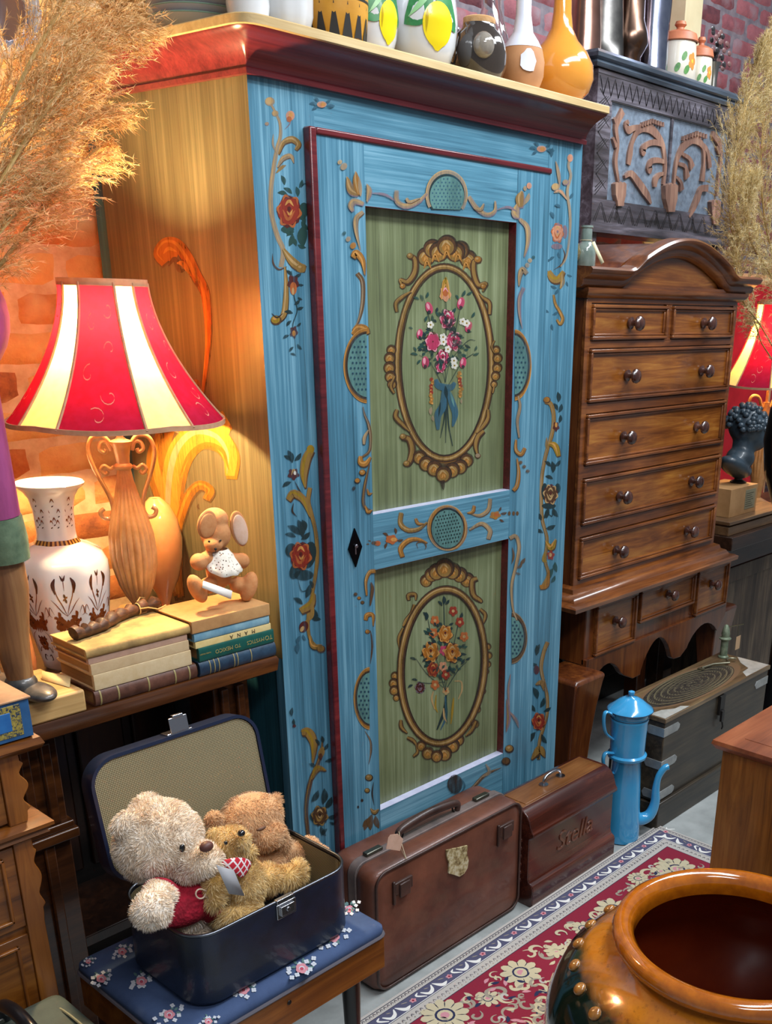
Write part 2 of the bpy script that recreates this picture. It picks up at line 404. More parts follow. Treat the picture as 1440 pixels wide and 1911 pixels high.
while gx < 2.36:
    for k, yy in enumerate([1.245, 1.12, 1.0, .88, .76, .64, .52]):
        px, py = gx+(.055 if k % 2 else 0), yy+rr_.uniform(-.01, .01)
        if k % 2 == 0:
            if inf(px+.05, py+.0): flower(px, py, .050 if k == 0 and j % 3 == 0 else .030, 'cream', 'navy', 10 if j % 2 else 8)
        else: flower(px, py, .026, 'taupe', 'ink', 7)
        for q in range(7):
            sx, sy = px+rr_.uniform(-.065, .065), py+rr_.uniform(-.055, .055)
            if inf(sx+.02, sy+.02): scroll(sx, sy, rr_.uniform(.018, .032), rr_.uniform(0, 6.28), rr_.choice((-1, 1)), rr_.choice(('cream', 'cream', 'taupe')), rr_.uniform(.006, .010))
        for q in range(9):
            sx, sy = px+rr_.uniform(-.065, .065), py+rr_.uniform(-.06, .06)
            if inf(sx+.01, sy+.01): rp.leaf(sx, sy, .022, .008, rr_.uniform(0, 360), rr_.choice(('cream', 'cream', 'taupe', 'navy', 'pink')))
    gx += .125; j += 1
for (u, v, r) in ((1262, 1622, .058), (830, 1895, .055), (1190, 1640, .03)):
    q = onZ(u, v, RZ); flower(q.x, q.y, r, 'cream', 'navy', 12)
for i in range(420):
    sx, sy = rr_.uniform(1.25, 2.33), rr_.uniform(.55, 1.30)
    if inf(sx+.012, sy+.012):
        if i % 3: scroll(sx, sy, rr_.uniform(.010, .020), rr_.uniform(0, 6.28), rr_.choice((-1, 1)), rr_.choice(('cream', 'cream', 'taupe', 'grey')), rr_.uniform(.004, .007))
        else: rp.leaf(sx, sy, .016, .006, rr_.uniform(0, 360), rr_.choice(('cream', 'navy', 'pink', 'taupe')))
rug.add(rp.v, rp.f, 0); rug.m[-len(rp.m):] = rp.m
r_ = rug.build('persian_rug', RM, smooth=0, recalc=False)
tag(r_, 'crimson patterned oriental rug with grey and navy border running past the cases', 'rug')
# ================================================================== PAINTED WARDROBE
DC = {'och': '#8c6c36', 'ochd': '#5e4428', 'ochl': '#b09060', 'yel': '#94761e', 'brn': '#523620', 'brd': '#30241c', 'gold': '#9c6a2a', 'tan': '#948066',
      'or': '#a85a2c', 'orl': '#c48c48', 'red': '#8a2c1c', 'redd': '#4e1c18', 'pnk': '#b83a5e', 'pnl': '#e09aa8', 'wht': '#dcd8cc', 'grn': '#24443e', 'grd': '#1a2e30', 'blg': '#31586a', 'mesh': '#5a8480', 'mauve': '#7a6670', 'pch': '#c98a68', 'ora': '#a4641c', 'oral': '#bc842c'}
DK = list(DC); 
def glaze(k):
    # brushed, partly worn artist's paint: thin places let the ground colour show
    t = NT('glaze_'+k); f = t.noise(t.map((120, 120, 14)), 1, 5, .7, .4); g = t.noise(t.map((14, 14, 10)), 1, 4, .6)
    a = t.ramp(t.math('ADD', t.math('MULTIPLY', f, .5), t.math('MULTIPLY', g, .5)), [(.38, (.42, .42, .42, 1)), (.56, (.93, .93, .93, 1))])
    t.l(a, t.b.inputs['Alpha']); return t.done(DC[k], .42)
DM = [glaze(k) for k in DK]
M_blue = paintmat('blue_paint', '#2b5466', '#4b7e95', '#7cacc0', 'z', rough=.36, bf=44, wear='#2c4a55')
M_blueh = paintmat('blue_paint_rail', '#345e72', '#54889e', '#82b0c4', 'x', rough=.33, wear='#2c4a55')
M_green = paintmat('green_panel_paint', '#4a5136', '#6a7350', '#8a9370', 'z', rough=.42, wear='#34382a', big=2)
M_ochre = paintmat('ochre_glaze', '#463f2a', '#5f5539', '#766a4a', 'z', rough=.42, wear='#4a3a22', big=1.3, bf=80)
M_maroon = paintmat('maroon_paint', '#401016', '#5e1a20', '#7a2a2c', 'x', rough=.30, coat=.4)
M_teal = paintmat('dark_teal_paint', '#173a44', '#24525e', '#32687a', 'z', rough=.45, wear='#10252c')
M_bareboard = wood('bare_board', '#a08452', '#c4a874', '#dac494', 'x', rough=.55, coat=0, bump=.25)
M_dark = simple('blackened_wood', '#0e0b09', .7, c2='#1a1410', scale=20)
WA, WB, WC_ = (1.217, 1.62), (1.196, 2.085), (1.196, 2.12); WR = (2.172, 1.62); ZT = 1.8475
YF = 1.62; BX = 1.7
ward = thing('wardrobe', 'tall blue painted wardrobe with green floral door panels and red cornice', 'wardrobe', (1.7, 1.85, 0))
def Wb(mb, name, mats, parent=ward, **k):
    base = Vector((BX, 1.85, 0)); mb.v = [tuple(Vector(p)-base) for p in mb.v]
    return mb.build(name, mats, parent, **k)
b = MB(); b.prism([(WA[0]+.004, YF+.024), (WR[0], YF+.024), (WR[0], 2.12), WC_, (WB[0]+.006, WB[1])], .05, 1.89, 0)
b.prism([(1.24, YF+.04), (2.15, YF+.04), (2.15, 2.1), (1.22, 2.1)], 0, .05, 1)
Wb(b, 'carcass', [M_teal, M_dark])
onW = lambda u, v: onY(u, v, YF)
NW = (0, -1, 0)
def merged(mb, p, off):
    n = len(mb.v); mb.v += p.v; mb.f += [tuple(n+i for i in f) for f in p.f]; mb.m += [i+off for i in p.m]; return mb
def cvt(ox, oy, s): return lambda P: [(ox+x/s, oy+y/s) for x, y in P]
R1 = ('redd', 'red', 'or', 'orl'); R2 = ('redd', 'pnk', 'pnl', 'wht'); R3 = ('redd', 'or', 'orl', 'ochl'); R4 = ('brd', 'brn', 'och', 'ochl')
class Orn:
    """ornament helper in zoomed-crop coordinates"""
    def __init__(s, p, ox, oy, k): s.p, s.ox, s.oy, s.k = p, ox, oy, k
    def P(s, L): return [(s.ox+x/s.k, s.oy+y/s.k) for x, y in L]
    def st(s, L, w, c='och', t=(.2, 1.1, .12), hi=None, sh=None):
        if sh: s.p.stroke([(x+w*.10/s.k, y+w*.18/s.k) for x, y in s.P(L)], w/s.k*1.12, sh, 6, t)
        s.p.stroke(s.P(L), w/s.k, c, 6, t)
        if hi: s.p.stroke([(x-w*.14/s.k, y-w*.12/s.k) for x, y in s.P(L)], w/s.k*.34, hi, 6, (.1, 1, .1))
    def ov(s, x, y, rx, ry, c, a=0, wob=0): q = s.P([(x, y)])[0]; s.p.oval(q[0], q[1], rx/s.k, ry/s.k, c, a, wob=wob)
    def rose(s, x, y, r, pal, ry=None): q = s.P([(x, y)])[0]; s.p.rose(q[0], q[1], r/s.k, pal, (ry or r*1.15)/s.k)
    def lf(s, x, y, L, w, a, c='grn'): q = s.P([(x, y)])[0]; s.p.leaf(q[0], q[1], L/s.k, w/s.k, a, c)
    def lvs(s, L, c='grn'):
        for x, y, l, a in L: s.lf(x, y, l, l*.36, a, c)
    def curl(s, x, y, r, c, sh=None, hi=None): s.ov(x, y, r, r*.9, sh or 'brn'); s.ov(x-r*.1, y-r*.12, r*.78, r*.7, c); hi and s.ov(x-r*.25, y-r*.3, r*.34, r*.26, hi)
# ---- left stile
p = Paint(onW, NW, DK)
o = Orn(p, 490, 160, 3.675)
o.st([(45, 110), (80, 170), (118, 260), (120, 350), (98, 430), (75, 560), (55, 720), (60, 880), (100, 1030), (140, 1130), (125, 1245)], 26, 'tan', (.5, 1.2, 1.3), 'ochl')
o.curl(48, 108, 34, 'ochl', 'tan'); o.curl(85, 190, 24, 'ochl', 'tan'); o.curl(28, 262, 15, 'tan', 'mauve')
o.st([(108, 470), (140, 390), (200, 365), (243, 400), (225, 440)], 38, 'och', (.2, 1.1, .5), 'ochl', 'brn'); o.st([(100, 560), (135, 500), (190, 480), (212, 530)], 30, 'tan', hi='ochl', sh='ochd')
o.st([(90, 600), (130, 560), (160, 545)], 22, 'och'); o.st([(95, 470), (70, 400), (72, 330)], 14, 'tan')
o.st([(150, 300), (185, 260), (185, 215)], 8, 'mauve'); o.ov(188, 205, 30, 34, 'pch'); o.ov(190, 200, 14, 18, 'orl'); o.ov(180, 230, 18, 20, 'or')
o.lvs([(150, 680, 70, 250), (200, 740, 70, 215), (170, 745, 70, 190), (240, 760, 70, 260), (250, 700, 60, 290), (265, 930, 75, 50), (280, 880, 70, 80), (150, 985, 70, 30), (215, 1000, 60, 150), (180, 1100, 90, 285), (230, 1100, 70, 240), (290, 950, 160, 95), (240, 1090, 60, 20)], 'grn')
o.ov(275, 860, 34, 60, 'grn', 10); o.ov(170, 985, 45, 26, 'grn'); o.st([(262, 700), (285, 672), (310, 680)], 9, 'grd')
o.rose(180, 860, 80, R1, 112)
o.st([(140, 1120), (190, 1190), (240, 1235), (290, 1250)], 52, 'och', (.4, 1.1, .8), 'ochl', 'brn'); o.curl(262, 1252, 34, 'och', 'och', 'ochl')
o.st([(165, 1240), (110, 1260), (72, 1220), (65, 1150)], 12, 'brn')
o.st([(150, 1240), (158, 1360), (155, 1480), (140, 1570), (90, 1620)], 34, 'och', (.3, 1.1, .9), 'ochl', 'brd'); o.curl(90, 1608, 38, 'yel', 'brn', 'orl'); o.st([(60, 1560), (95, 1590), (140, 1560)], 11, 'brd')
o.st([(195, 1270), (205, 1340), (215, 1450), (235, 1540), (205, 1640), (218, 1730), (228, 1860)], 7, 'grd', (.6, 1, .4))
o.ov(208, 1350, 38, 52, 'redd', wob=.2); o.ov(208, 1390, 24, 44, 'or'); o.ov(206, 1410, 8, 26, 'ochl'); o.ov(212, 1690, 26, 40, 'redd', wob=.2); o.ov(212, 1698, 12, 20, 'orl')
o.lvs([(195, 1300, 50, 225), (220, 1310, 50, 330), (240, 1360, 40, 10), (240, 1450, 35, 30), (230, 1530, 50, 345), (215, 1500, 50, 320), (205, 1560, 60, 190), (195, 1610, 50, 130), (230, 1650, 40, 320), (180, 1710, 50, 150), (235, 1770, 50, 50), (210, 1790, 45, 130), (225, 1850, 40, 200)], 'grd')
o = Orn(p, 480, 780, 2.389)
o.lvs([(155, 200, 60, 250), (150, 190, 40, 215), (165, 190, 45, 310), (150, 285, 45, 150)], 'grd')
o.st([(238, 140), (215, 185), (205, 250), (212, 310)], 34, 'och', (.9, 1.1, .2), 'yel', 'brn'); o.ov(236, 138, 17, 18, 'yel')
o.ov(160, 250, 24, 24, 'redd', wob=.2); o.st([(150, 255), (160, 230), (172, 255)], 8, 'ochl'); o.ov(166, 245, 6, 9, 'wht')
o.st([(165, 280), (185, 320), (215, 370)], 6, 'brd')
o.st([(135, 365), (160, 335), (205, 365), (235, 440)], 30, 'och', (.8, 1.1, .3), 'yel', 'brn')
o.st([(232, 310), (225, 370), (240, 430), (260, 520), (264, 640), (245, 770), (225, 880), (232, 980), (280, 1032)], 15, 'och', (1.2, 1, .8), sh='brn')
o.st([(160, 380), (155, 415), (175, 440)], 7, 'brd')
o.lvs([(190, 520, 70, 215), (200, 530, 80, 255), (195, 540, 50, 320), (215, 500, 50, 250), (170, 530, 50, 195)], 'grd')
o.ov(150, 590, 26, 32, 'grd'); o.ov(168, 680, 24, 40, 'grd', 20); o.ov(230, 610, 30, 60, 'grd', 10); o.ov(205, 700, 44, 24, 'grd')
o.rose(192, 615, 46, R1, 62)
o.st([(180, 720), (195, 770), (225, 765)], 5, 'grd'); o.lvs([(200, 830, 50, 215), (215, 800, 60, 285), (250, 850, 40, 60), (235, 880, 50, 20), (245, 760, 40, 250)], 'grd')
o.st([(252, 780), (235, 830), (190, 860)], 30, 'och', (.3, 1.1, .9), 'yel', 'brn'); o.st([(245, 820), (240, 880), (210, 910)], 18, 'och')
o.ov(205, 930, 20, 26, 'redd', 20); o.ov(198, 940, 8, 14, 'ochl', 30); o.lvs([(190, 970, 40, 110), (200, 965, 30, 60), (182, 1000, 50, 95)], 'blg')
o.st([(232, 970), (245, 1015), (285, 1020)], 20, 'och', (.5, 1.1, 1.2), 'orl', 'brd'); o.curl(282, 1030, 20, 'och', 'brn')
o.lvs([(155, 1290, 40, 95), (160, 1340, 30, 80)], 'grd'); o.ov(163, 1372, 8, 7, 'redd')
o.st([(195, 1400), (225, 1400), (248, 1450), (245, 1540)], 32, 'och', (.8, 1.2, .1), 'yel', 'brn')
o.st([(290, 1420), (285, 1480), (268, 1540), (235, 1620), (215, 1740), (225, 1860)], 17, 'brn', (.2, 1.2, 1.0), 'och'); o.ov(284, 1490, 14, 26, 'och', 15); o.ov(280, 1510, 9, 16, 'redd')
o.lvs([(290, 1450, 35, 260), (295, 1480, 35, 300), (275, 1460, 35, 235), (300, 1530, 40, 340), (262, 1560, 40, 210)], 'grd'); o.st([(240, 1610), (265, 1560), (305, 1570)], 24, 'och', hi='yel', sh='brn')
o.lvs([(300, 1740, 60, 300), (290, 1720, 70, 275), (310, 1780, 50, 350), (320, 1800, 30, 20), (240, 1710, 60, 300), (235, 1760, 50, 60), (280, 1820, 50, 60), (310, 1830, 40, 130)], 'grd'); o.rose(276, 1772, 36, R4, 44)
# top rail buds
q = Orn(p, 0, 0, 1)
for (x, y) in ((600, 195), (1010, 278)): q.ov(x-1, y, 9, 6, 'pch'); q.ov(x+1, y, 5, 4, 'orl'); q.lvs([(x-10, y, 14, 190), (x-8, y+4, 12, 150), (x+8, y, 16, 10), (x+6, y-4, 12, 330), (x-6, y-5, 12, 220)], 'blg')
# ---- right stile
o = Orn(p, 940, 240, 4.775)
o.st([(585, 250), (570, 330), (590, 420), (560, 560), (580, 720), (585, 860), (570, 1040), (545, 1160), (500, 1230)], 22, 'tan', (1, 1.1, .5)); o.ov(585, 262, 26, 34, 'pch')
o.st([(455, 290), (480, 400), (490, 520)], 26, 'tan', sh='mauve'); o.curl(455, 520, 38, 'ochl', 'tan'); o.curl(545, 480, 30, 'tan', 'mauve'); o.st([(440, 570), (500, 560), (560, 640)], 30, 'tan', hi='pch')
o.lvs([(420, 250, 70, 260), (400, 220, 60, 300), (580, 620, 60, 300), (500, 700, 60, 200), (440, 800, 70, 240), (590, 790, 50, 90), (450, 1140, 60, 140), (480, 1100, 60, 70), (370, 1180, 50, 340), (560, 1300, 50, 20), (555, 1360, 50, 70), (450, 1480, 60, 300), (400, 1640, 60, 200), (430, 1660, 60, 330), (425, 1740, 60, 80), (415, 1400, 60, 20)], 'blg')
o.ov(540, 920, 24, 60, 'mauve'); o.ov(470, 1050, 50, 26, 'mauve'); o.rose(476, 930, 54, ('mauve', 'pch', 'or', 'ochl'), 88)
o.st([(520, 1060), (540, 1130), (510, 1210), (440, 1260)], 12, 'brn')
o.st([(395, 1270), (430, 1330), (480, 1340), (530, 1270)], 60, 'och', (.7, 1.1, .5), 'yel', 'brn'); o.st([(520, 1290), (520, 1370), (500, 1430)], 36, 'och', hi='ochl')
o.st([(440, 1480), (455, 1560), (490, 1620), (520, 1690), (500, 1740), (468, 1700)], 24, 'och', (.8, 1.2, .8), 'orl', 'brn')
o = Orn(p, 940, 700, 2.582)
o.lvs([(262, 130, 50, 265), (262, 180, 45, 290), (258, 170, 40, 240), (265, 230, 40, 280)], 'grd')
o.st([(198, 125), (225, 140), (238, 200), (230, 280), (203, 370), (182, 480), (178, 600), (184, 700), (206, 790), (197, 890), (212, 960), (182, 1022)], 15, 'och', (1.4, 1, 1.0), 'tan', 'brn'); o.curl(206, 120, 18, 'gold', 'brn')
o.ov(250, 248, 15, 22, 'redd', wob=.2); o.ov(250, 240, 6, 12, 'orl'); o.st([(215, 330), (245, 340), (262, 390)], 26, 'yel', (.6, 1.1, .7), 'orl', 'brn'); o.st([(205, 300), (205, 340), (215, 360)], 14, 'och')
o.lvs([(235, 470, 55, 265), (225, 440, 40, 220), (245, 440, 40, 310), (235, 500, 40, 200), (215, 640, 50, 100), (235, 640, 50, 60), (190, 690, 50, 300), (180, 700, 45, 235), (200, 740, 50, 340), (188, 760, 40, 200)], 'grd')
o.ov(258, 545, 14, 24, 'grd'); o.ov(215, 630, 34, 14, 'grd'); o.ov(195, 560, 16, 40, 'grd'); o.rose(223, 575, 34, ('redd', 'brn', 'ochl', 'ochl'), 48)
o.st([(205, 660), (230, 680), (232, 650)], 4, 'grd')
o.st([(200, 800), (225, 830), (250, 790)], 26, 'yel', hi='orl', sh='brn'); o.ov(224, 868, 17, 22, 'red', wob=.2); o.ov(222, 866, 7, 10, 'ochl'); o.st([(195, 850), (190, 890), (205, 900)], 16, 'yel'); o.lvs([(235, 930, 60, 110), (245, 900, 50, 80), (225, 1000, 40, 300)], 'grn'); o.st([(215, 940), (205, 1010), (172, 1022)], 18, 'gold', (.3, 1.1, 1.1), sh='brn')
o.lvs([(155, 1350, 50, 270), (150, 1330, 40, 300), (120, 1390, 40, 5)], 'grd'); o.st([(208, 1285), (188, 1340), (178, 1420), (205, 1540), (204, 1640), (170, 1760), (165, 1850)], 14, 'och', (1.3, 1, 1), 'tan', 'brn'); o.ov(155, 1420, 14, 22, 'redd'); o.st([(150, 1490), (180, 1480), (190, 1520)], 20, 'och', sh='brn')
o.lvs([(160, 1560, 60, 250), (175, 1600, 50, 290), (150, 1620, 50, 220), (190, 1620, 40, 330), (150, 1720, 60, 120), (180, 1730, 50, 60), (165, 1800, 50, 90)], 'grd'); o.rose(166, 1668, 32, R1, 42); o.st([(130, 1850), (170, 1800), (195, 1840)], 30, 'och', sh='brn')
fr = MB(); fr.box(WA[0], 1.36, YF, YF+.024, .05, ZT, 0); fr.box(2.045, WR[0], YF, YF+.024, .05, ZT, 0)
fr.box(1.36, 2.045, YF+.0008, YF+.024, 1.77, ZT, 1); fr.box(1.36, 2.045, YF+.0008, YF+.024, .05, .24, 1)
merged(fr, p, 2); Wb(fr, 'front_frame', [M_blue, M_blueh]+DM, smooth=0, recalc=False)
# ---- canted side with large ochre scrolls
cd = (Vector((WB[0], WB[1], 0))-Vector((WA[0], WA[1], 0))).normalized(); cn = Vector((-cd.y, cd.x, 0)); cn = cn if cn.x < 0 else -cn
sp = MB(); a, b2 = Vector((*WA, 0)), Vector((*WB, 0)); L = (b2-a).length
sp.prism([(a.x, a.y), (b2.x, b2.y), (b2.x-cn.x*.004, b2.y-cn.y*.004), (a.x-cn.x*.004, a.y-cn.y*.004)], .80, ZT, 0)
p = Paint(lambda u, v: onPlane(u, v, a, cn), cn, DK, base=.0006)
o = Orn(p, 160, 400, 2.583)
o.st([(385, 235), (352, 190), (385, 140), (440, 145), (490, 210), (530, 290), (562, 345), (580, 410), (590, 560), (583, 700), (565, 870)], 52, 'ora', (.9, 1.0, .15), 'oral', 'ochd')
o.ov(405, 185, 42, 40, 'ora'); o.st([(375, 190), (400, 165), (440, 180)], 16, 'oral'); o.st([(400, 250), (430, 215), (455, 270), (490, 260)], 24, 'ochd'); o.st([(440, 235), (470, 240), (510, 300)], 22, 'oral')
o.st([(520, 800), (540, 810), (555, 860)], 16, 'ora')
o.st([(680, 980), (640, 1000), (560, 1000), (470, 1010), (400, 1040)], 84, 'oral', (.9, 1.1, .8), sh='ora'); o.ov(655, 1040, 42, 40, 'oral'); o.st([(350, 1060), (420, 1090), (520, 1080)], 60, 'ora'); o.st([(420, 1010), (440, 1060), (430, 1110)], 22, 'ochl'); o.st([(500, 1000), (505, 1040)], 18, 'ochl')
o.st([(400, 1020), (350, 1150), (360, 1260), (400, 1400), (400, 1560), (440, 1840)], 118, 'ora', (.6, 1.0, .3), 'oral', 'ochd')
o.st([(695, 1260), (695, 1160), (640, 1080), (540, 1060), (460, 1130), (420, 1260), (410, 1450), (430, 1640), (445, 1830)], 92, 'oral', (.5, 1.2, .2), 'ochl', 'ora')
o.st([(690, 1230), (660, 1140), (580, 1110), (500, 1160), (455, 1260)], 22, 'ora')
o.st([(580, 1375), (600, 1330), (550, 1305), (500, 1350), (465, 1440), (440, 1560), (450, 1700), (470, 1840)], 40, 'ora', (.9, 1.1, .25), 'oral', 'ochd'); o.st([(545, 1395), (540, 1410), (550, 1420)], 6, 'brn')
merged(sp, p, 1); Wb(sp, 'side_panel', [M_ochre]+DM, smooth=0, recalc=False)
# ---- cornice and top board
def cornice_ring(of, oc, z, rd):
    c0 = Vector((WA[0], WA[1])); n2 = Vector((cn.x, cn.y)); d2 = Vector((cd.x, cd.y))
    base = c0+n2*oc; t = (YF-of-base.y)/d2.y; K = base+d2*t
    Bp = Vector(WB)+n2*oc+d2*.005; P = [(WC_[0]-oc, 2.12), (Bp.x, Bp.y)]
    p1, p2 = K+d2*rd, K+Vector((rd, 0))
    for k in range(5):
        t = k/4; q = p1*(1-t)**2+K*2*t*(1-t)+p2*t*t; P.append((q.x, q.y))
    P.append((WR[0]-.003, YF-of)); P.append((WR[0]-.003, 2.12)); return [(x, y, z) for x, y in P]
def loft(mb, rings, mi=0):
    n = len(rings[0]); V = [q for r in rings for q in r]
    F = [(k*n+i, k*n+(i+1) % n, (k+1)*n+(i+1) % n, (k+1)*n+i) for k in range(len(rings)-1) for i in range(n)]
    F += [tuple(range(n)), tuple(range((len(rings)-1)*n+n-1, (len(rings)-1)*n-1, -1))]; mb.add(V, F, mi)
cr = [(.001, .001, ZT-.003, .001), (.013, .010, ZT-.003, .002), (.014, .011, ZT+.005, .002), (.010, .008, ZT+.008, .002), (.013, .010, ZT+.016, .003), (.022, .017, ZT+.028, .008), (.036, .028, ZT+.039, .016), (.053, .042, ZT+.047, .026), (.066, .052, ZT+.0515, .034), (.069, .054, ZT+.055, .036)]
mb = MB(); loft(mb, [cornice_ring(*q) for q in cr]); Wb(mb, 'cornice', M_maroon, smooth=40)
mb = MB(); loft(mb, [cornice_ring(*q) for q in [(.070, .055, ZT+.0551, .04), (.074, .058, ZT+.0565, .042), (.074, .058, ZT+.069, .042), (.072, .056, ZT+.071, .042)]]); Wb(mb, 'top_board', M_bareboard, smooth=40)
# ---- door
YD = 1.604
onD = lambda u, v: onY(u, v, YD)
DX0, DX1, DZ0, DZ1 = 1.336, 2.035, .235, 1.782
PX0, PX1 = 1.4635, 1.917; UZ0, UZ1 = 1.069, 1.663; LZ0, LZ1 = .358, .948
door = thing('door', None, None); door.parent = ward; door.location = (0, YD-1.85, .94)
def Db(mb, name, mats, parent=door, **k):
    base = Vector((1.7, YD, .94)); mb.v = [tuple(Vector(q)-base) for q in mb.v]; return mb.build(name, mats, parent, **k)
p = Paint(onD, NW, DK)
# middle rail
def scrollC(o, L, w, c='och', hi='ochl', sh='brn', t=(.9, 1.0, .3)): o.st(L, w, c, t, hi, sh)
o = Orn(p, 700, 900, 4.966)
scrollC(o, [(238, 280), (232, 380), (300, 440), (400, 430), (480, 370)], 42); scrollC(o, [(372, 335), (395, 380), (450, 385)], 28, 'gold')
scrollC(o, [(250, 690), (232, 610), (300, 540), (390, 525), (480, 560)], 42, 'gold', 'orl'); o.st([(395, 615), (385, 565), (440, 555), (470, 590), (460, 625)], 14, 'ochd')
scrollC(o, [(1062, 150), (1045, 250), (970, 305), (880, 290)], 34, 'tan', 'ochl', 'ochd'); scrollC(o, [(1045, 525), (1058, 440), (980, 380), (870, 440)], 38, 'tan', 'ochl', 'ochd'); scrollC(o, [(915, 215), (900, 270), (850, 285)], 30, 'gold')
o.ov(150, 530, 55, 42, 'or', 5, .15); o.ov(170, 530, 28, 18, 'orl'); o.lvs([(120, 500, 60, 210), (110, 560, 60, 110), (190, 480, 60, 260), (200, 540, 60, 350)], 'brn'); o.ov(20, 565, 30, 24, 'or'); o.ov(-15, 562, 22, 18, 'ochd'); o.lvs([(-40, 550, 30, 200), (-55, 575, 30, 180)], 'ochd')
o.ov(1110, 305, 50, 36, 'gold', -10, .15); o.ov(1120, 300, 22, 16, 'or'); o.lvs([(1140, 270, 50, 300), (1150, 340, 50, 30), (1160, 290, 60, 350)], 'brn')
for x in (1240, 1280, 1315): o.ov(x, 288, 13, 20, 'ochd')
o.ov(665, 425, 158, 190, 'grd'); o.ov(668, 432, 148, 178, 'mesh'); 
for i in range(9):
    for j in range(10):
        x, y = 560+i*26+(j % 2)*13, 290+j*32-i*5
        if ((x-668)/140)**2+((y-432)/170)**2 < .9: o.ov(x, y, 7, 9, 'grd')
p.ring(700+665/4.966, 900+425/4.966, 34, 40.5, 5.5, 'gold', wf=lambda a: 1+.45*sin(2*a+1)); p.ring(700+660/4.966, 900+420/4.966, 35.5, 42, 1.6, 'ochl'); p.ring(700+667/4.966, 900+428/4.966, 31, 37.5, 1.5, 'brd')
# upper medallion (above the panel) and top scrolls
o = Orn(p, 600, 280, 3)
def capped(cx, cy, rx, ry, a0, a1, c, n=26): p.poly([(cx+rx*cos(radians(a0+(a1-a0)*i/n)), cy+ry*sin(radians(a0+(a1-a0)*i/n))) for i in range(n+1)], c)
capped(832, 366, 35, 41, 142, 402, 'grd'); capped(833, 367, 32, 38, 144, 400, 'mesh')
for i in range(8):
    for j in range(9):
        x, y = 806+i*7+(j % 2)*3.5, 334+j*6.6
        if ((x-833)/30)**2+((y-367)/36)**2 < .9 and y < 388: p.oval(x, y, 1.5, 1.8, 'blg', n=8)
p.ring(832, 364, 36.5, 42.5, 6, 'tan', 148, 398); p.ring(832, 362, 38, 44, 2, 'ochl', 165, 380)
scrollC(o, [(415, 225), (418, 285), (470, 312), (540, 285), (585, 240)], 26, 'tan', 'ochl', 'mauve'); scrollC(o, [(470, 270), (490, 290), (545, 270)], 18, 'tan')
scrollC(o, [(820, 260), (860, 320), (920, 360), (965, 340), (968, 285)], 24, 'tan', 'ochl', 'mauve'); scrollC(o, [(850, 320), (885, 332), (905, 300)], 20, 'tan')
o.st([(415, 290), (350, 250), (260, 240)], 14, 'mauve'); o.st([(975, 335), (1040, 320), (1090, 345)], 14, 'mauve'); o.st([(250, 190), (262, 230), (250, 290)], 26, 'tan', hi='ochl', sh='mauve')
o.st([(200, 250), (160, 220), (138, 150)], 34, 'och', (.5, 1.3, .2), 'ochl', 'mauve'); o.st([(205, 250), (190, 180), (188, 120)], 30, 'gold', (.5, 1.3, .1), 'ochl', 'ochd'); o.st([(215, 260), (212, 210), (205, 150)], 20, 'tan')
o.ov(120, 92, 18, 22, 'tan', 40); o.ov(98, 68, 12, 14, 'ochl', 40)
o.st([(230, 300), (180, 285), (158, 310), (170, 340)], 30, 'tan', (.6, 1.1, .5), 'ochl', 'mauve'); o.st([(228, 345), (190, 380), (188, 450), (212, 560)], 24, 'tan', (.8, 1.1, .1), 'ochl', 'ochd')
for k, (x, y, r) in enumerate([(122, 466, 10), (145, 498, 13), (172, 535, 16)]): o.ov(x, y, r, r*1.2, ['grn', 'tan', 'gold'][k], 30)
o.st([(170, 600), (190, 575), (225, 620), (238, 700)], 32, 'gold', (.9, 1.1, .1), 'orl', 'ochd'); o.st([(198, 690), (228, 740), (228, 860), (205, 960), (170, 1010)], 24, 'ochd', (1.1, 1.0, .2), 'tan')
o.st([(170, 1030), (200, 995), (240, 1000), (255, 1030)], 34, 'gold', (.4, 1.2, .8), 'orl', 'brd')
# left and right half medallions of the upper panel
def half(cx, cy, rx, ry, side, pal=('gold', 'orl')):
    a0, a1 = (92, 268) if side < 0 else (-88, 88)
    capped(cx, cy, rx, ry, a0, a1, 'brd'); capped(cx, cy, rx*.9, ry*.92, a0, a1, 'mesh')
    for i in range(6):
        for j in range(12):
            x, y = cx+side*(3+i*7+(j % 2)*3.5), cy-ry*.85+j*ry*.155
            if ((x-cx)/(rx*.85))**2+((y-cy)/(ry*.88))**2 < .93: p.oval(x, y, 2.1, 2.8, 'blg', n=8); p.oval(x, y, 1.1, 1.5, 'grd', n=6)
    p.ring(cx, cy, rx+1.5, ry+2.5, 5.5, 'ochd', a0, a1, wf=lambda a: .7+.8*abs(sin(a))**3); p.ring(cx, cy, rx+2.5, ry+3.5, 3.2, pal[0], a0, a1, wf=lambda a: .7+1.3*abs(sin(a))**3); p.ring(cx, cy, rx+3.5, ry+5.5, 1.2, pal[1], a0, a1)
half(685, 682, 41, 64, -1); half(958.5, 681, 28, 60, 1)
o = Orn(p, 620, 660, 5.97)
o.st([(335, 590), (355, 680), (395, 780), (420, 920), (408, 1080), (330, 1150)], 32, 'ochd', (.4, 1.1, .8), 'tan'); o.st([(395, 850), (352, 930), (345, 1010)], 34, 'tan', (.3, 1.1, .7), 'ochl', 'brd')
o.st([(305, 1140), (310, 1210), (365, 1220), (420, 1150)], 54, 'gold', (.7, 1.2, .3), 'orl', 'brn'); o.curl(330, 1325, 40, 'gold', 'brd', 'ochl'); o.curl(275, 1415, 34, 'gold', 'brd'); o.ov(232, 1500, 18, 24, 'brd', 20)
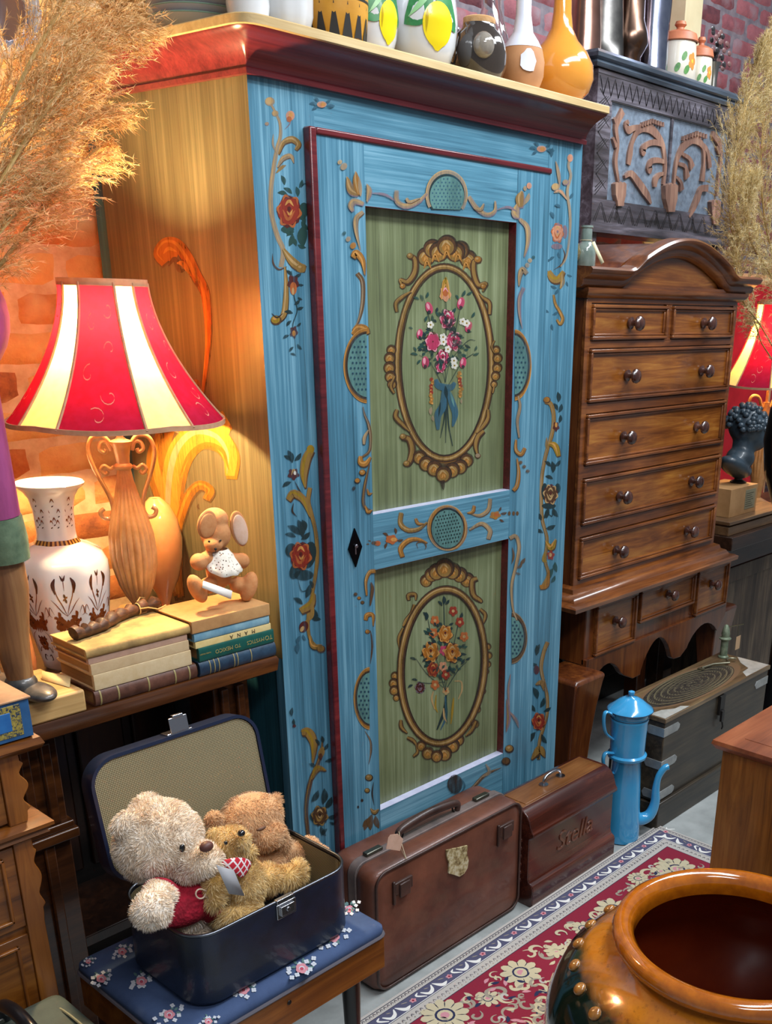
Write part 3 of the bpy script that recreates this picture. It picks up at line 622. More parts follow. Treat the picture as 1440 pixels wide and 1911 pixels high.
o.st([(410, 1230), (375, 1380), (345, 1560), (350, 1700), (430, 1760)], 34, 'brn', (.3, 1.2, .9), 'och'); o.st([(380, 1500), (400, 1560), (440, 1550)], 28, 'gold', sh='brd'); o.st([(360, 1690), (390, 1760), (440, 1740)], 34, 'gold', hi='orl', sh='brd')
# right side scrolls of upper panel
o = Orn(p, 600, 280, 3)
o.st([(1095, 300), (1080, 350), (1100, 380)], 40, 'tan', hi='ochl', sh='mauve'); o.st([(1110, 320), (1105, 270), (1120, 230)], 38, 'och', (.6, 1.2, .2), 'ochl', 'mauve'); o.st([(1125, 310), (1150, 270), (1158, 240)], 22, 'tan'); o.ov(1158, 200, 14, 18, 'pch'); o.ov(1135, 215, 10, 14, 'tan')
o.st([(1105, 385), (1145, 430), (1150, 510), (1130, 600)], 24, 'tan', (.8, 1.1, .1), 'ochl', 'mauve')
for k, (x, y, r) in enumerate([(1182, 600, 9), (1162, 618, 12), (1148, 645, 13)]): o.ov(x, y, r, r*1.1, ['grn', 'ochl', 'tan'][k])
o.st([(1145, 690), (1120, 665), (1105, 700), (1100, 760)], 24, 'tan', (.9, 1.1, .2), 'ochl', 'ochd'); o.st([(1128, 770), (1105, 830), (1105, 920), (1120, 1000)], 20, 'mauve', (1.1, 1, .2), 'tan')
o = Orn(p, 940, 700, 2.582)
o.st([(66, 100), (74, 150), (62, 220), (70, 300)], 12, 'tan', (.6, 1.1, .6), sh='ochd'); o.st([(55, 310), (55, 360), (80, 380), (98, 350)], 16, 'gold', (.5, 1.1, 1), 'ochl', 'brn')
for x, y in ((78, 420), (95, 440), (112, 462)): o.ov(x, y, 9, 8, 'ochd')
o.st([(60, 400), (68, 470), (60, 530), (42, 555)], 16, 'gold', (.4, 1.1, 1), 'tan', 'brn')
# lower panel surround, left
o = Orn(p, 650, 1040, 3.671)
o.st([(180, 92), (140, 100), (115, 160), (120, 260)], 22, 'gold', (1.2, 1, .5), 'ochl', 'brn'); o.st([(150, 170), (160, 220), (145, 330)], 22, 'brn', (.4, 1.1, .4), 'ochd')
for k, (x, y) in enumerate([(45, 252), (72, 280), (95, 310)]): o.curl(x, y, 14, 'gold' if k == 1 else 'ochd', 'brd')
o.st([(115, 430), (125, 395), (165, 395), (168, 470)], 26, 'gold', (.9, 1.1, .2), 'orl', 'brn'); o.curl(130, 510, 18, 'gold', 'brn', 'orl'); o.st([(150, 500), (162, 600), (150, 730)], 14, 'brn')
o.st([(112, 1190), (150, 1260), (152, 1340), (138, 1420)], 14, 'brn', hi='tan'); o.curl(140, 1510, 28, 'och', 'brd', 'ochl'); o.curl(128, 1598, 20, 'och', 'brd', 'ochl'); o.ov(92, 1665, 9, 11, 'brd'); o.ov(65, 1710, 7, 10, 'brd')
o.st([(170, 1540), (162, 1620), (175, 1700)], 10, 'brd'); o.st([(150, 1720), (175, 1745), (208, 1725)], 26, 'och', hi='ochl', sh='brd'); o.lvs([(160, 1760, 110, 95), (150, 1780, 100, 115), (185, 1770, 90, 75), (150, 1800, 70, 140)], 'ochd')
half(690, 1303, 27, 52, -1, ('gold', 'ochl')); half(953, 1190, 26, 42, 1, ('ochd', 'tan'))
o = Orn(p, 940, 700, 2.582)
o.st([(25, 785), (55, 775), (70, 830), (55, 920), (35, 1010), (40, 1120), (60, 1180)], 13, 'tan', (1.4, 1.1, .5), 'ochl', 'ochd'); o.lvs([(60, 930, 35, 320), (75, 910, 40, 310), (55, 950, 25, 20)], 'ochd'); o.st([(38, 830), (45, 870), (35, 910)], 10, 'ochd')
o.st([(30, 1440), (20, 1520), (25, 1620)], 12, 'mauve', hi='tan'); o.st([(25, 1620), (55, 1660), (70, 1700)], 16, 'mauve', hi='tan'); o.st([(12, 1560), (20, 1650), (10, 1720)], 20, 'mauve', hi='och'); o.curl(25, 1800, 22, 'och', 'brd', 'ochl'); o.curl(8, 1860, 22, 'ochd', 'brd')
# lower rail scrolls
q = Orn(p, 0, 0, 1)
q.st([(935, 1432), (905, 1445), (880, 1470), (860, 1480)], 6, 'ochd', hi='tan'); q.st([(905, 1425), (912, 1440), (898, 1450)], 6, 'tan'); q.ov(848, 1463, 14, 18, 'brd'); q.st([(858, 1450), (866, 1468), (850, 1488)], 3, 'blg')
# door frame
fr = MB()
fr.box(DX0+.012, PX0, YD, YF, DZ0, DZ1-.012, 0); fr.box(PX1, DX1, YD, YF, DZ0, DZ1-.012, 0)
for z0, z1 in ((UZ1, DZ1-.012), (LZ1, UZ0), (DZ0, LZ0)): fr.box(PX0, PX1, YD+.0004, YF, z0, z1, 1)
merged(fr, p, 2); Db(fr, 'door_frame', [M_blue, M_blueh]+DM, smooth=0, recalc=False)
tr = MB()
def trimbar(x0, x1, z0, z1): tr.box(x0, x1, YD-.004, YF, z0, z1, 0)
trimbar(DX0-.004, DX0+.012, DZ0, DZ1); trimbar(DX0+.012, DX1, DZ1-.012, DZ1)
Db(tr, 'door_edge_moulding', M_maroon, bevel=.003)
sl = MB(); M_sill = simple('lit_sill_tone', '#b4b6d0', .3, c2='#c4c6dc', scale=40)  # sill coloured pale to paint in the light its upper face catches
for z0, z1 in ((UZ0, UZ1), (LZ0, LZ1)):
    sl.box(PX0, PX1, YD+.0005, YD+.022, z0-.001, z0+.0008, 0)
    sl.box(PX1-.0006, PX1+.001, YD+.0005, YD+.022, z0, z1, 1); sl.box(PX0-.001, PX0+.0006, YD+.0005, YD+.022, z0, z1, 1); sl.box(PX0, PX1, YD+.0005, YD+.022, z1-.0006, z1+.001, 1)
Db(sl, 'panel_reveal', [M_sill, M_maroon], smooth=0)
YP = YD+.022
onP = lambda u, v: onY(u, v, YP)
def cartouche(p, cx, cy, rx, ry, lobes_top, lobes_bot, k):
    def lobe(x, y, r, a): p.oval(x+r*.1, y-r*.06, r*1.12, r*1.12, 'brd'); p.oval(x, y, r, r, 'brn'); p.oval(x, y+r*.1, r*.78, r*.78, 'gold' if k else 'och'); p.stroke([(x-r*.5, y+r*.1), (x, y-r*.45), (x+r*.5, y+r*.1)], r*.28, 'ochl' if not k else 'orl'); p.stroke([(x-r*.2, y+r*.4), (x+r*.1, y), (x+r*.25, y+r*.3)], r*.3, 'or')
    for x, y, r in lobes_top+lobes_bot: lobe(x, y, r, 0)
# upper panel
p = Paint(onP, NW, DK); o = Orn(p, 660, 380, 3.294); cx, cy, rx, ry = 829, 677, 86, 178
def ovalframe(cx, cy, rx, ry, rot):
    p.ring(cx, cy, rx+1, ry+1, 15, 'brd', rot=rot, n=72); p.ring(cx, cy, rx+1.5, ry+1, 11.5, 'brn', rot=rot, n=72); p.ring(cx-.5, cy, rx+2, ry+1, 7, 'och', rot=rot, n=72); p.ring(cx-1, cy-.5, rx+2.5, ry+2, 2.2, 'ochl', rot=rot, n=72); p.ring(cx+.5, cy+1, rx-5.5, ry-6, 1.8, 'brd', rot=rot, n=72)
def lobes(o, L):
    for x, y, r in L:
        o.ov(x+r*.08, y-r*.1, r*1.12, r*1.15, 'brd'); o.ov(x, y, r, r*1.05, 'brn'); o.ov(x, y+r*.12, r*.78, r*.8, 'och'); o.ov(x-r*.05, y+r*.1, r*.45, r*.5, 'gold')
        o.st([(x-r*.55, y+r*.1), (x-r*.1, y-r*.5), (x+r*.5, y)], r*.22, 'ochl'); o.st([(x-r*.2, y+r*.45), (x+r*.05, y), (x+r*.3, y+r*.4)], r*.24, 'orl')
def sc(o, L, w, t=(.8, 1.1, .35)): o.st(L, w, 'brn', t, 'ochl', 'brd'); o.st(L, w*.55, 'och', t)
lobes(o, [(440, 330, 52), (700, 345, 50), (480, 280, 52), (650, 290, 52), (520, 300, 56), (620, 300, 56), (568, 262, 58)])
for x, y in ((500, 340), (570, 320), (640, 340), (450, 380), (690, 390)): o.st([(x-20, y+20), (x, y-25), (x+24, y+20)], 22, 'gold', hi='orl')
sc(o, [(335, 320), (372, 340), (372, 420), (330, 480), (285, 470), (300, 520)], 34); sc(o, [(775, 345), (735, 360), (738, 440), (765, 500), (810, 490), (790, 540)], 34)
o.curl(345, 322, 22, 'och', 'brn', 'ochl'); o.curl(762, 345, 26, 'gold', 'brn', 'ochl'); o.curl(300, 508, 20, 'gold', 'brn', 'ochl'); o.curl(795, 510, 20, 'gold', 'brn', 'ochl')
sc(o, [(262, 665), (258, 610), (300, 570), (350, 540)], 26); sc(o, [(832, 680), (830, 610), (795, 580), (770, 555)], 26)
for x, y, r in ((228, 900, 28), (218, 950, 32), (216, 1010, 34), (222, 1065, 32), (232, 1110, 28), (872, 900, 24), (880, 950, 28), (878, 1010, 28), (868, 1060, 26), (858, 1110, 20)): lobes(o, [(x, y, r)])
sc(o, [(245, 1165), (225, 1120), (250, 1060)], 20); sc(o, [(862, 840), (845, 880), (862, 920)], 14); sc(o, [(850, 1165), (862, 1110)], 12)
sc(o, [(262, 1265), (255, 1310), (300, 1360), (340, 1400)], 30); sc(o, [(822, 1265), (820, 1320), (790, 1370), (750, 1410)], 26)
sc(o, [(292, 1432), (338, 1450), (355, 1520), (335, 1590), (305, 1600)], 38); sc(o, [(795, 1395), (760, 1430), (745, 1490), (762, 1560)], 30); o.curl(300, 1432, 22, 'och', 'brn', 'ochl'); o.curl(322, 1598, 22, 'och', 'brn', 'ochl'); o.curl(760, 1550, 18, 'tan', 'brn')
lobes(o, [(400, 1560, 40), (440, 1600, 42), (690, 1580, 38), (650, 1620, 40), (490, 1630, 44), (600, 1640, 42), (545, 1665, 46)])
o.st([(540, 1700), (545, 1740), (548, 1760)], 30, 'brd', (1, .7, .1)); o.st([(400, 1520), (480, 1580), (600, 1590), (700, 1530)], 40, 'brn', hi='gold')
ovalframe(829, 677, 86, 178, 0)
rl = random.Random(2)
def leafcloud(o, cx, cy, rx, ry, n, L, cols=('grn', 'grd')):
    for i in range(n):
        a = rl.uniform(0, 2*pi); q = rl.uniform(.55, 1); x, y = cx+rx*q*cos(a), cy+ry*q*sin(a)
        o.lf(x, y, L*rl.uniform(.7, 1.2), L*.4, math.degrees(a)+rl.uniform(-50, 50), rl.choice(cols))
leafcloud(o, 555, 840, 150, 190, 60, 38); leafcloud(o, 550, 860, 90, 130, 30, 44)
for L in ([(560, 1150), (470, 980), (400, 930)], [(560, 1150), (660, 980), (735, 920)], [(560, 1100), (460, 700), (420, 560)], [(560, 1100), (640, 700), (670, 560)], [(560, 1100), (565, 700), (560, 560)], [(560, 1000), (690, 850), (745, 840)]): o.st(L, 5, 'grd', (.6, 1, .5))
o.lvs([(420, 600, 45, 250), (400, 590, 40, 200), (440, 580, 40, 290), (660, 570, 45, 300), (690, 560, 40, 330), (640, 590, 35, 240), (720, 700, 40, 300), (390, 930, 45, 190), (380, 910, 35, 240), (730, 930, 40, 340), (740, 905, 35, 290), (410, 960, 35, 130), (450, 690, 40, 110), (360, 770, 30, 200)], 'grn')
o.ov(560, 555, 34, 44, 'pch', wob=.15); o.st([(535, 590), (560, 470), (590, 590)], 22, 'orl', hi='yel'); o.ov(560, 545, 18, 26, 'or'); o.st([(545, 540), (560, 520), (578, 545)], 8, 'pnl'); o.st([(555, 500), (562, 455), (568, 500)], 10, 'yel')
for x, y, r, a in ((460, 640, 22, -20), (655, 612, 22, 15), (402, 800, 18, 10), (702, 757, 20, 20), (437, 975, 22, 0), (668, 978, 20, 10)): o.ov(x, y, r, r*1.7, 'pnk', a); o.ov(x-r*.3, y-r*.4, r*.4, r*.9, 'pnl', a); o.ov(x, y+r*1.2, r*.5, r*.5, 'grd')
for x, y in ((468, 745), (545, 820), (547, 850), (575, 895), (612, 965), (615, 995), (665, 725), (690, 735)):
    for i in range(5): a = 2*pi*i/5; o.ov(x+13*cos(a), y+14*sin(a), 9, 10, 'wht')
    o.ov(x, y, 6, 6, 'yel')
for x, y, r in ((482, 850, 44), (612, 845, 46), (575, 712, 46), (545, 950, 40), (532, 1000, 30)): o.rose(x, y, r, R2, r*1.35)
for x0, y0, y1 in ((478, 1080, 1230), (650, 1040, 1200)):
    y = y0
    while y < y1: o.ov(x0+rl.uniform(-10, 10), y, 12, 12, 'gold' if rl.random() < .6 else 'red'); o.ov(x0+rl.uniform(-10, 10), y+8, 6, 6, 'orl'); y += 20
o.lvs([(475, 1250, 50, 95), (482, 1300, 40, 80), (660, 1200, 30, 90)], 'tan')
for L in ([(560, 1130), (556, 1300), (530, 1440)], [(565, 1130), (565, 1300), (562, 1470)], [(568, 1130), (580, 1350), (605, 1490)]): o.st(L, 8, 'grd', (.6, 1, .5))
o.st([(500, 1080), (520, 1120), (590, 1130), (620, 1100)], 40, 'blg', (.6, 1.1, .5)); o.st([(550, 1130), (545, 1240), (515, 1300), (515, 1390)], 44, 'blg', (.4, 1.1, .4)); o.st([(575, 1140), (600, 1220), (620, 1290), (605, 1370)], 40, 'blg', (.5, 1.1, .3)); o.st([(530, 1220), (518, 1310)], 12, 'grd'); o.st([(590, 1160), (615, 1250)], 12, 'mesh'); o.st([(560, 1120), (568, 1200)], 22, 'grd')
up = MB(); up.box(PX0-.004, PX1+.004, YP, YP+.006, UZ0-.004, UZ1+.004, 0); merged(up, p, 1); Db(up, 'upper_panel', [M_green]+DM, smooth=0, recalc=False)['label'] = 'green upper door panel painted with a pink rose bouquet in an oval frame'
# lower panel
p = Paint(onP, NW, DK); o = Orn(p, 680, 1000, 3.673)
lobes(o, [(420, 310, 40), (455, 270, 44), (700, 305, 46), (650, 270, 48), (490, 250, 52), (600, 245, 52), (545, 225, 60)])
sc(o, [(300, 440), (300, 405), (345, 400), (350, 440)], 28); sc(o, [(340, 470), (325, 530), (285, 580), (262, 620)], 34); sc(o, [(770, 290), (735, 310), (742, 400), (790, 440), (800, 455)], 36); sc(o, [(790, 500), (825, 540), (812, 600)], 26)
sc(o, [(262, 630), (232, 700), (236, 770)], 20)
for x, y, r in ((205, 960, 26), (195, 1010, 30), (200, 1060, 30), (215, 1110, 22), (842, 760, 22), (848, 820, 24), (842, 880, 22), (832, 930, 18), (808, 1065, 20), (772, 1190, 22), (755, 1290, 26)): lobes(o, [(x, y, r)])
sc(o, [(245, 1260), (250, 1310), (290, 1350)], 26); sc(o, [(290, 1380), (330, 1400), (360, 1440)], 24); sc(o, [(330, 1510), (360, 1480), (350, 1430)], 20); sc(o, [(760, 1270), (730, 1330), (690, 1370)], 26)
lobes(o, [(385, 1440, 32), (640, 1400, 36), (430, 1490, 40), (600, 1440, 42), (545, 1495, 44), (490, 1510, 38)])
p.ring(825, 1243, 77, 143, 14, 'brd', rot=4, n=72); ovalframe(825, 1243, 77, 143, 4)
leafcloud(o, 535, 780, 130, 190, 60, 36, ('grd', 'grn')); leafcloud(o, 530, 850, 90, 150, 40, 40, ('grd', 'grn'))
for L in ([(550, 1060), (480, 800), (430, 560)], [(550, 1060), (545, 600), (540, 420)], [(550, 1060), (620, 700), (650, 560)], [(550, 1060), (640, 920), (700, 860)], [(540, 1040), (430, 950), (350, 840)], [(550, 1000), (440, 1010), (360, 1000)]): o.st(L, 6, 'grd', (.6, 1, .5))
o.lvs([(540, 470, 60, 270), (530, 480, 45, 230), (550, 470, 45, 310), (420, 580, 60, 270), (430, 560, 50, 230), (650, 570, 50, 290), (350, 850, 45, 200), (360, 990, 40, 190), (690, 850, 40, 330), (660, 880, 45, 300), (330, 1020, 40, 150)], 'grd')
def bloss(x, y, r, c, cc='ochl'):
    for i in range(5): a = 2*pi*i/5+.3; o.ov(x+r*.6*cos(a), y+r*.7*sin(a), r*.45, r*.5, c)
    o.ov(x, y, r*.35, r*.35, cc)
for x, y, c in ((480, 580, 'or'), (605, 515, 'red'), (470, 665, 'or'), (680, 690, 'or'), (650, 590, 'red'), (540, 785, 'pnk'), (535, 895, 'pch'), (555, 950, 'red'), (480, 1020, 'or')): bloss(x, y, 30, c)
for x, y, r in ((550, 672, 48), (450, 795, 56), (598, 800, 54)): o.rose(x, y, r, ('redd', 'ora', 'orl', 'ochl'), r*1.25)
o.rose(466, 915, 40, ('redd', 'red', 'or', 'orl'), 50); o.rose(380, 1040, 34, ('grd', 'redd', 'mauve', 'mauve'), 40)
for L, c, w in (([(560, 1080), (545, 1200), (495, 1330)], 'grd', 22), ([(550, 1100), (560, 1230), (520, 1330)], 'blg', 16), ([(560, 1080), (565, 1290)], 'grn', 8), ([(470, 1065), (460, 1120), (480, 1190)], 'ochl', 14), ([(490, 1090), (485, 1170), (500, 1210)], 'yel', 12), ([(615, 995), (660, 1000), (665, 1060), (640, 1120)], 'ochl', 12), ([(610, 1110), (600, 1200), (590, 1290)], 'yel', 16), ([(540, 1180), (545, 1240), (560, 1275)], 'ochl', 14)): o.st(L, w, c, (.5, 1, .4))
bloss(556, 1062, 24, 'ochl', 'or')
lp = MB(); lp.box(PX0-.004, PX1+.004, YP, YP+.006, LZ0-.004, LZ1+.004, 0); merged(lp, p, 1); Db(lp, 'lower_panel', [M_green]+DM, smooth=0, recalc=False)['label'] = 'green lower door panel painted with an orange rose bouquet in an oval frame'
# escutcheon: black diamond keyhole plate
es = MB(); c = onY(661, 1022, YD)
M_iron = metalm('black_iron', '#1a1a1e', .4)
es.prism([(c.x, c.z+.042), (c.x+.019, c.z), (c.x, c.z-.042), (c.x-.019, c.z)], YD-.004, YD-.0003, 0, axis='y')
es.lathe([(.004, 0), (.0045, .003), (.003, .005)], 12, 1, Matrix.Translation((c.x, YD-.004, c.z+.004)) @ Matrix.Rotation(radians(90), 4, 'X'))
es.box(c.x-.0015, c.x+.0015, YD-.0046, YD-.004, c.z-.014, c.z+.001, 1)
Db(es, 'escutcheon', [M_iron, metalm('worn_steel', '#9a9aa2', .3)], bevel=.0008)
# ================================================================== FURNITURE
def relocate(mb, base): mb.v = [(q[0]-base[0], q[1]-base[1], q[2]-base[2]) for q in mb.v]; return mb
class Thing:
    """a thing at base; parts are modelled in world coordinates and stored relative to it"""
    def __init__(s, name, label, cat, base, group=None, parent=None):
        s.base = Vector(base); s.o = thing(name, label, cat, base, 0, group)
    def part(s, mb, name, mats, parent=None, pbase=None, label=None, **k):
        b = s.base if pbase is None else Vector(pbase); relocate(mb, b)
        o = mb.build(name, mats, parent or s.o, **k)
        if pbase is not None: o.location = Vector(pbase)-s.base
        if label: o['label'] = label
        return o
    def sub(s, mb, name, mats, parent, pb=None, **k):
        """child of a part whose local origin is the thing base (or pb)"""
        relocate(mb, s.base if pb is None else pb); return mb.build(name, mats, parent, **k)
def single(name, label, cat, mb, mats, base, group=None, **k):
    relocate(mb, base); o = mb.build(name, mats, None, **k); o.location = base; return tag(o, label, cat, group)
M_wal = wood('walnut', '#40200e', '#78421c', '#a0622e', 'x', rough=.28, coat=.5, blotch=.5)
M_walz = wood('walnut_upright', '#3a1a0c', '#663416', '#885022', 'z', rough=.28, coat=.5, blotch=.5)
M_draw = wood('burr_walnut', '#54290c', '#8e521e', '#b27832', 'x', rough=.3, coat=.45, blotch=.55, fig=1.6)
M_knob = wood('dark_knob', '#241210', '#4a2a22', '#6e4a3c', 'z', scale=2, rough=.25, coat=.6)
def knob_mb(x, y, z, r=.015, l=.030):
    T = Matrix.Translation((x, y, z)) @ Matrix.Rotation(radians(90), 4, 'X')
    return MB().lathe([(r*.75, 0), (r*.8, l*.12), (r*.42, l*.22), (r*.38, l*.42), (r*.6, l*.52), (r*.98, l*.66), (r, l*.8), (r*.8, l*.95), (r*.35, l*1.04), (.0001, l*1.05)], 20, 0, T, cap=False)
# ---- tall chest on stand with arched top
YC, YB = 1.70, 2.08
ch = Thing('tallboy', 'tall walnut chest of drawers on a shaped stand with an arched top', 'chest of drawers', (2.75, 1.88, 0))
m = MB(); m.box(2.325, 3.145, YC+.004, YB, .72, 1.52); ch.part(m, 'carcass', M_walz, bevel=.003)
fr = MB()
for z0, z1 in ((1.50, 1.525), (1.385, 1.405), (1.214, 1.243), (1.038, 1.073), (.87, .903), (.725, .743)): fr.box(2.345, 3.125, YC-.004, YC+.01, z0, z1)
for x0, x1 in ((2.325, 2.348), (3.122, 3.145)): fr.box(x0, x1, YC-.004, YC+.01, .725, 1.525)
fr.box(2.722, 2.752, YC-.004, YC+.01, 1.40, 1.50); ch.part(fr, 'front_frame', M_wal, bevel=.002)
def drawer(T, x0, x1, z0, z1, y, knobs, double=False, ks=.017):
    d = MB(); d.box(x0+.002, x1-.002, y+.002, y+.02, z0+.002, z1-.002, 0)
    w = .009
    for a, b, c, e in ((x0, x1, z1-w, z1), (x0, x1, z0, z0+w), (x0, x0+w, z0+w, z1-w), (x1-w, x1, z0+w, z1-w)):
        d.box(a, b, y-.009, y+.004, c, e, 1)
    w2 = .016
    for a, b, c, e in ((x0+w, x1-w, z1-w2, z1-w), (x0+w, x1-w, z0+w, z0+w2), (x0+w, x0+w2, z0+w2, z1-w2), (x1-w2, x1-w, z0+w2, z1-w2)):
        d.box(a, b, y-.004, y+.004, c, e, 1)
    o = T.part(d, 'drawer', [M_draw, M_wal], bevel=.0025)
    for kx, kz in knobs: T.sub(knob_mb(kx, y, kz, ks, ks*2.1), 'knob', M_knob, o)
    return o
drawer(ch, 2.348, 2.722, 1.407, 1.497, YC-.004, [(2.535, 1.450)], ks=.020); drawer(ch, 2.752, 3.122, 1.407, 1.497, YC-.004, [(2.937, 1.450)], ks=.020)
for z0, z1 in ((1.245, 1.383), (1.075, 1.212), (.905, 1.036), (.745, .868)):
    drawer(ch, 2.348, 3.122, z0, z1, YC-.004, [(2.535, (z0+z1)/2-.004), (2.95, (z0+z1)/2-.004)], ks=.020)
# waist mouldings (step between chest and stand)
def mould(T, name, x0, x1, y0, y1, z, prof, mat, parent=None):
    m = MB(); m.sweep([(x0, y1), (x0, y0), (x1, y0), (x1, y1)], prof, 0); return T.part(m, name, mat, parent, smooth=40)
mould(ch, 'waist_moulding', 2.325, 3.145, YC, YB, 0, [(-.03, .66), (.035, .66), (.055, .668), (.068, .672), (.070, .684), (.060, .690), (.045, .693), (.036, .706), (.022, .712), (.018, .724), (.004, .730), (-.03, .730)], M_wal)
# cornice: level ledge + double curved arch
def archz(x, k=0):
    t = min(1, max(0, (x-2.455)/(3.06-2.455))); return .090*(sin(pi*t)**1.0*min(1, (min(t, 1-t)/.10)**.8 if t*(1-t) > 0 else 0) if 0 < t < 1 else 0)
mould(ch, 'lower_cornice', 2.325, 3.145, YC, YB, 0, [(-.03, 1.512), (.008, 1.512), (.020, 1.522), (.026, 1.530), (.026, 1.537), (.014, 1.540), (.014, 1.548), (-.03, 1.548)], M_wal)
m = MB(); prof = [(.0, -.032), (.012, -.030), (.020, -.022), (.022, -.010), (.034, -.004), (.048, .004), (.052, .014), (.046, .020), (0, .022)]
xs = [2.275+i*(3.20-2.275)/60 for i in range(61)]
V = []
for x in xs:
    zz = archz(x)
    for o_, dz in prof: V.append((x, YC-o_-.002, 1.567+zz+dz))
n = len(prof); Fs = [(i*n+j, (i+1)*n+j, (i+1)*n+(j+1) % n, i*n+(j+1) % n) for i in range(60) for j in range(n)]+[tuple(range(n)), tuple(range(60*n+n-1, 60*n-1, -1))]
m.add(V, Fs, 0); ch.part(m, 'arched_cornice', M_wal, smooth=40)
for s_, x0, x1 in ((-1, 2.275, 2.325), (1, 3.145, 3.20)):
    m = MB(); m.prism([(a, b) for a, b in [(x0 if s_ < 0 else x1, 1.589), (x0+.006 if s_ < 0 else x1-.006, 1.571), (x0+.018 if s_ < 0 else x1-.018, 1.56), (x1 if s_ < 0 else x0, 1.535), (x1 if s_ < 0 else x0, 1.589)]], YC, YB, axis='y')
    ch.part(m, 'side_cornice', M_wal)
m = MB(); out = [(x, 1.56+archz(x)) for x in [2.33+i*.0162 for i in range(51)]]; m.prism([(2.33, 1.54)]+out+[(3.14, 1.54)], YC+.002, YC+.02, axis='y'); m.box(2.326, 3.144, YC+.02, YB, 1.50, 1.568); ch.part(m, 'tympanum', M_draw)
# domed top carried back behind the arch
m = MB(); out = [(x, 1.575+archz(x)) for x in [2.42+i*.0135 for i in range(51)]]; m.prism([(2.42, 1.56)]+out+[(3.095, 1.56)], YC+.02, YB-.02, axis='y'); ch.part(m, 'domed_top', M_walz)
# stand
m = MB(); m.box(2.385, 3.25, YC-.015, YB, .47, .662); ch.part(m, 'stand', M_walz, bevel=.003)
P = [(2.385, .49), (2.385, .452)]
def arc(x0, x1, zt, zb, k=10): return [(x0+(x1-x0)*i/k, zb+(zt-zb)*sin(pi*i/k)**.8) for i in range(k+1)]
P += arc(2.42, 2.58, .45, .40, 8); P += [(2.60, .385), (2.655, .36), (2.70, .362)]; P += arc(2.70, 2.89, .468, .375, 12); P += [(2.905, .365), (2.95, .362), (2.99, .385)]; P += arc(3.0, 3.2, .45, .40, 8); P += [(3.25, .452), (3.25, .49)]
m = MB(); m.prism(P, YC-.025, YC-.005, axis='y'); ch.part(m, 'shaped_apron', M_walz, smooth=0, bevel=.002)
YS = YC-.022
drawer(ch, 2.425, 2.645, .492, .655, YS, [(2.53, .585)], ks=.018); drawer(ch, 2.665, 3.005, .545, .655, YS, [(2.835, .61)], ks=.018); drawer(ch, 3.022, 3.24, .492, .655, YS, [(3.125, .59)], ks=.018)
def leg_mb(x0, x1, y0, y1, xb0, xb1):
    m = MB(); R = []
    for t, z in ((0, .47), (.03, .462), (.1, .44), (.35, .36), (.6, .26), (.85, .14), (.95, .06), (1, 0)):
        e = 0 if t > 0 else .012; q = t**.7 if t < .9 else (.9**.7)-(t-.9)*1.5
        a = x0+(xb0-x0)*q+e; b = x1+(xb1-x1)*q-e; c = y0+(y0+.03-y0)*q+e; d = y1-.05*q
        R.append([(a, c, z), (b, c, z), (b, d, z), (a, d, z)])
    loft(m, R); return m
ch.part(leg_mb(2.245, 2.40, 1.605, 1.76, 2.26, 2.35), 'leg', M_walz, bevel=.006); ch.part(leg_mb(3.20, 3.36, 1.68, 1.80, 3.24, 3.33), 'leg', M_walz, bevel=.006)
for x in (2.33, 3.20): m = MB(); m.box(x, x+.06, 2.0, 2.06, 0, .48); ch.part(m, 'leg', M_walz, bevel=.004)
# ---- black cupboard behind, carrying the carved chest
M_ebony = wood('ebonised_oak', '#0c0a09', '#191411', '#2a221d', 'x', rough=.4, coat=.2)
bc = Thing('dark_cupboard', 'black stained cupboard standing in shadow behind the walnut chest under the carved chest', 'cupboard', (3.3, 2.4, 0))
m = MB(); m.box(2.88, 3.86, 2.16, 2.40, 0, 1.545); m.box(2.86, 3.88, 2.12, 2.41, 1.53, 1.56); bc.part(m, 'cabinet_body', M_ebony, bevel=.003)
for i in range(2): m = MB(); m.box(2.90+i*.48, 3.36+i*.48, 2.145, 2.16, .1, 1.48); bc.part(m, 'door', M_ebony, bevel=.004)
# ---- carved chest (kist)
M_carve = wood('grey_carved_oak', '#1c1a1c', '#57525a', '#8f8a96', 'x', rough=.35, coat=.35, bump=.3)
M_carvd = simple('carved_ground', '#5d6876', .42, c2='#7d8c9c', scale=40, bump=.9, bscale=130, coat=.3)
M_relief = wood('relief_wood', '#5a4038', '#94705f', '#b8937c', 'z', rough=.4, coat=.3, bump=.25)
M_lid = wood('slate_oak', '#20262e', '#465260', '#6c7c8c', 'x', rough=.35, coat=.4, bump=.25)
M_cut = simple('cut_shadow_paint', '#1a1516', .7)  # dark strips paint in the shade of the zigzag cuts
YK = 2.12; kx0, kx1, kz0, kz1 = 2.895, 3.80, 1.725, 2.165
kc = Thing('carved_chest', 'dark carved oak chest with zigzag borders and scrolling plant relief under jugs', 'chest', (3.35, 2.35, 1.56))
m = MB(); m.box(kx0, kx1, YK+.004, YK+.26, kz0+.0, kz1); kc.part(m, 'chest_body', M_carve)
for x in (kx0, kx1-.06):
    for y in (YK+.01, YK+.20): m = MB(); m.box(x, x+.06, y, y+.05, 1.56, kz0); kc.part(m, 'leg', M_carve, bevel=.003)
m = MB(); m.sweep([(kx0-.02, YK+.27), (kx0-.02, YK-.015), (kx1+.03, YK-.015), (kx1+.03, YK+.27)], [(-.2, kz1+.002), (.0, kz1+.002), (.006, kz1+.012), (.0, kz1+.02), (.012, kz1+.026), (.014, kz1+.036), (.004, kz1+.046), (-.2, kz1+.046)], 0)
m.box(kx0+.1, kx1-.1, YK+.1, YK+.27, kz1+.002, kz1+.045, 0); kc.part(m, 'lid', M_lid, smooth=40)
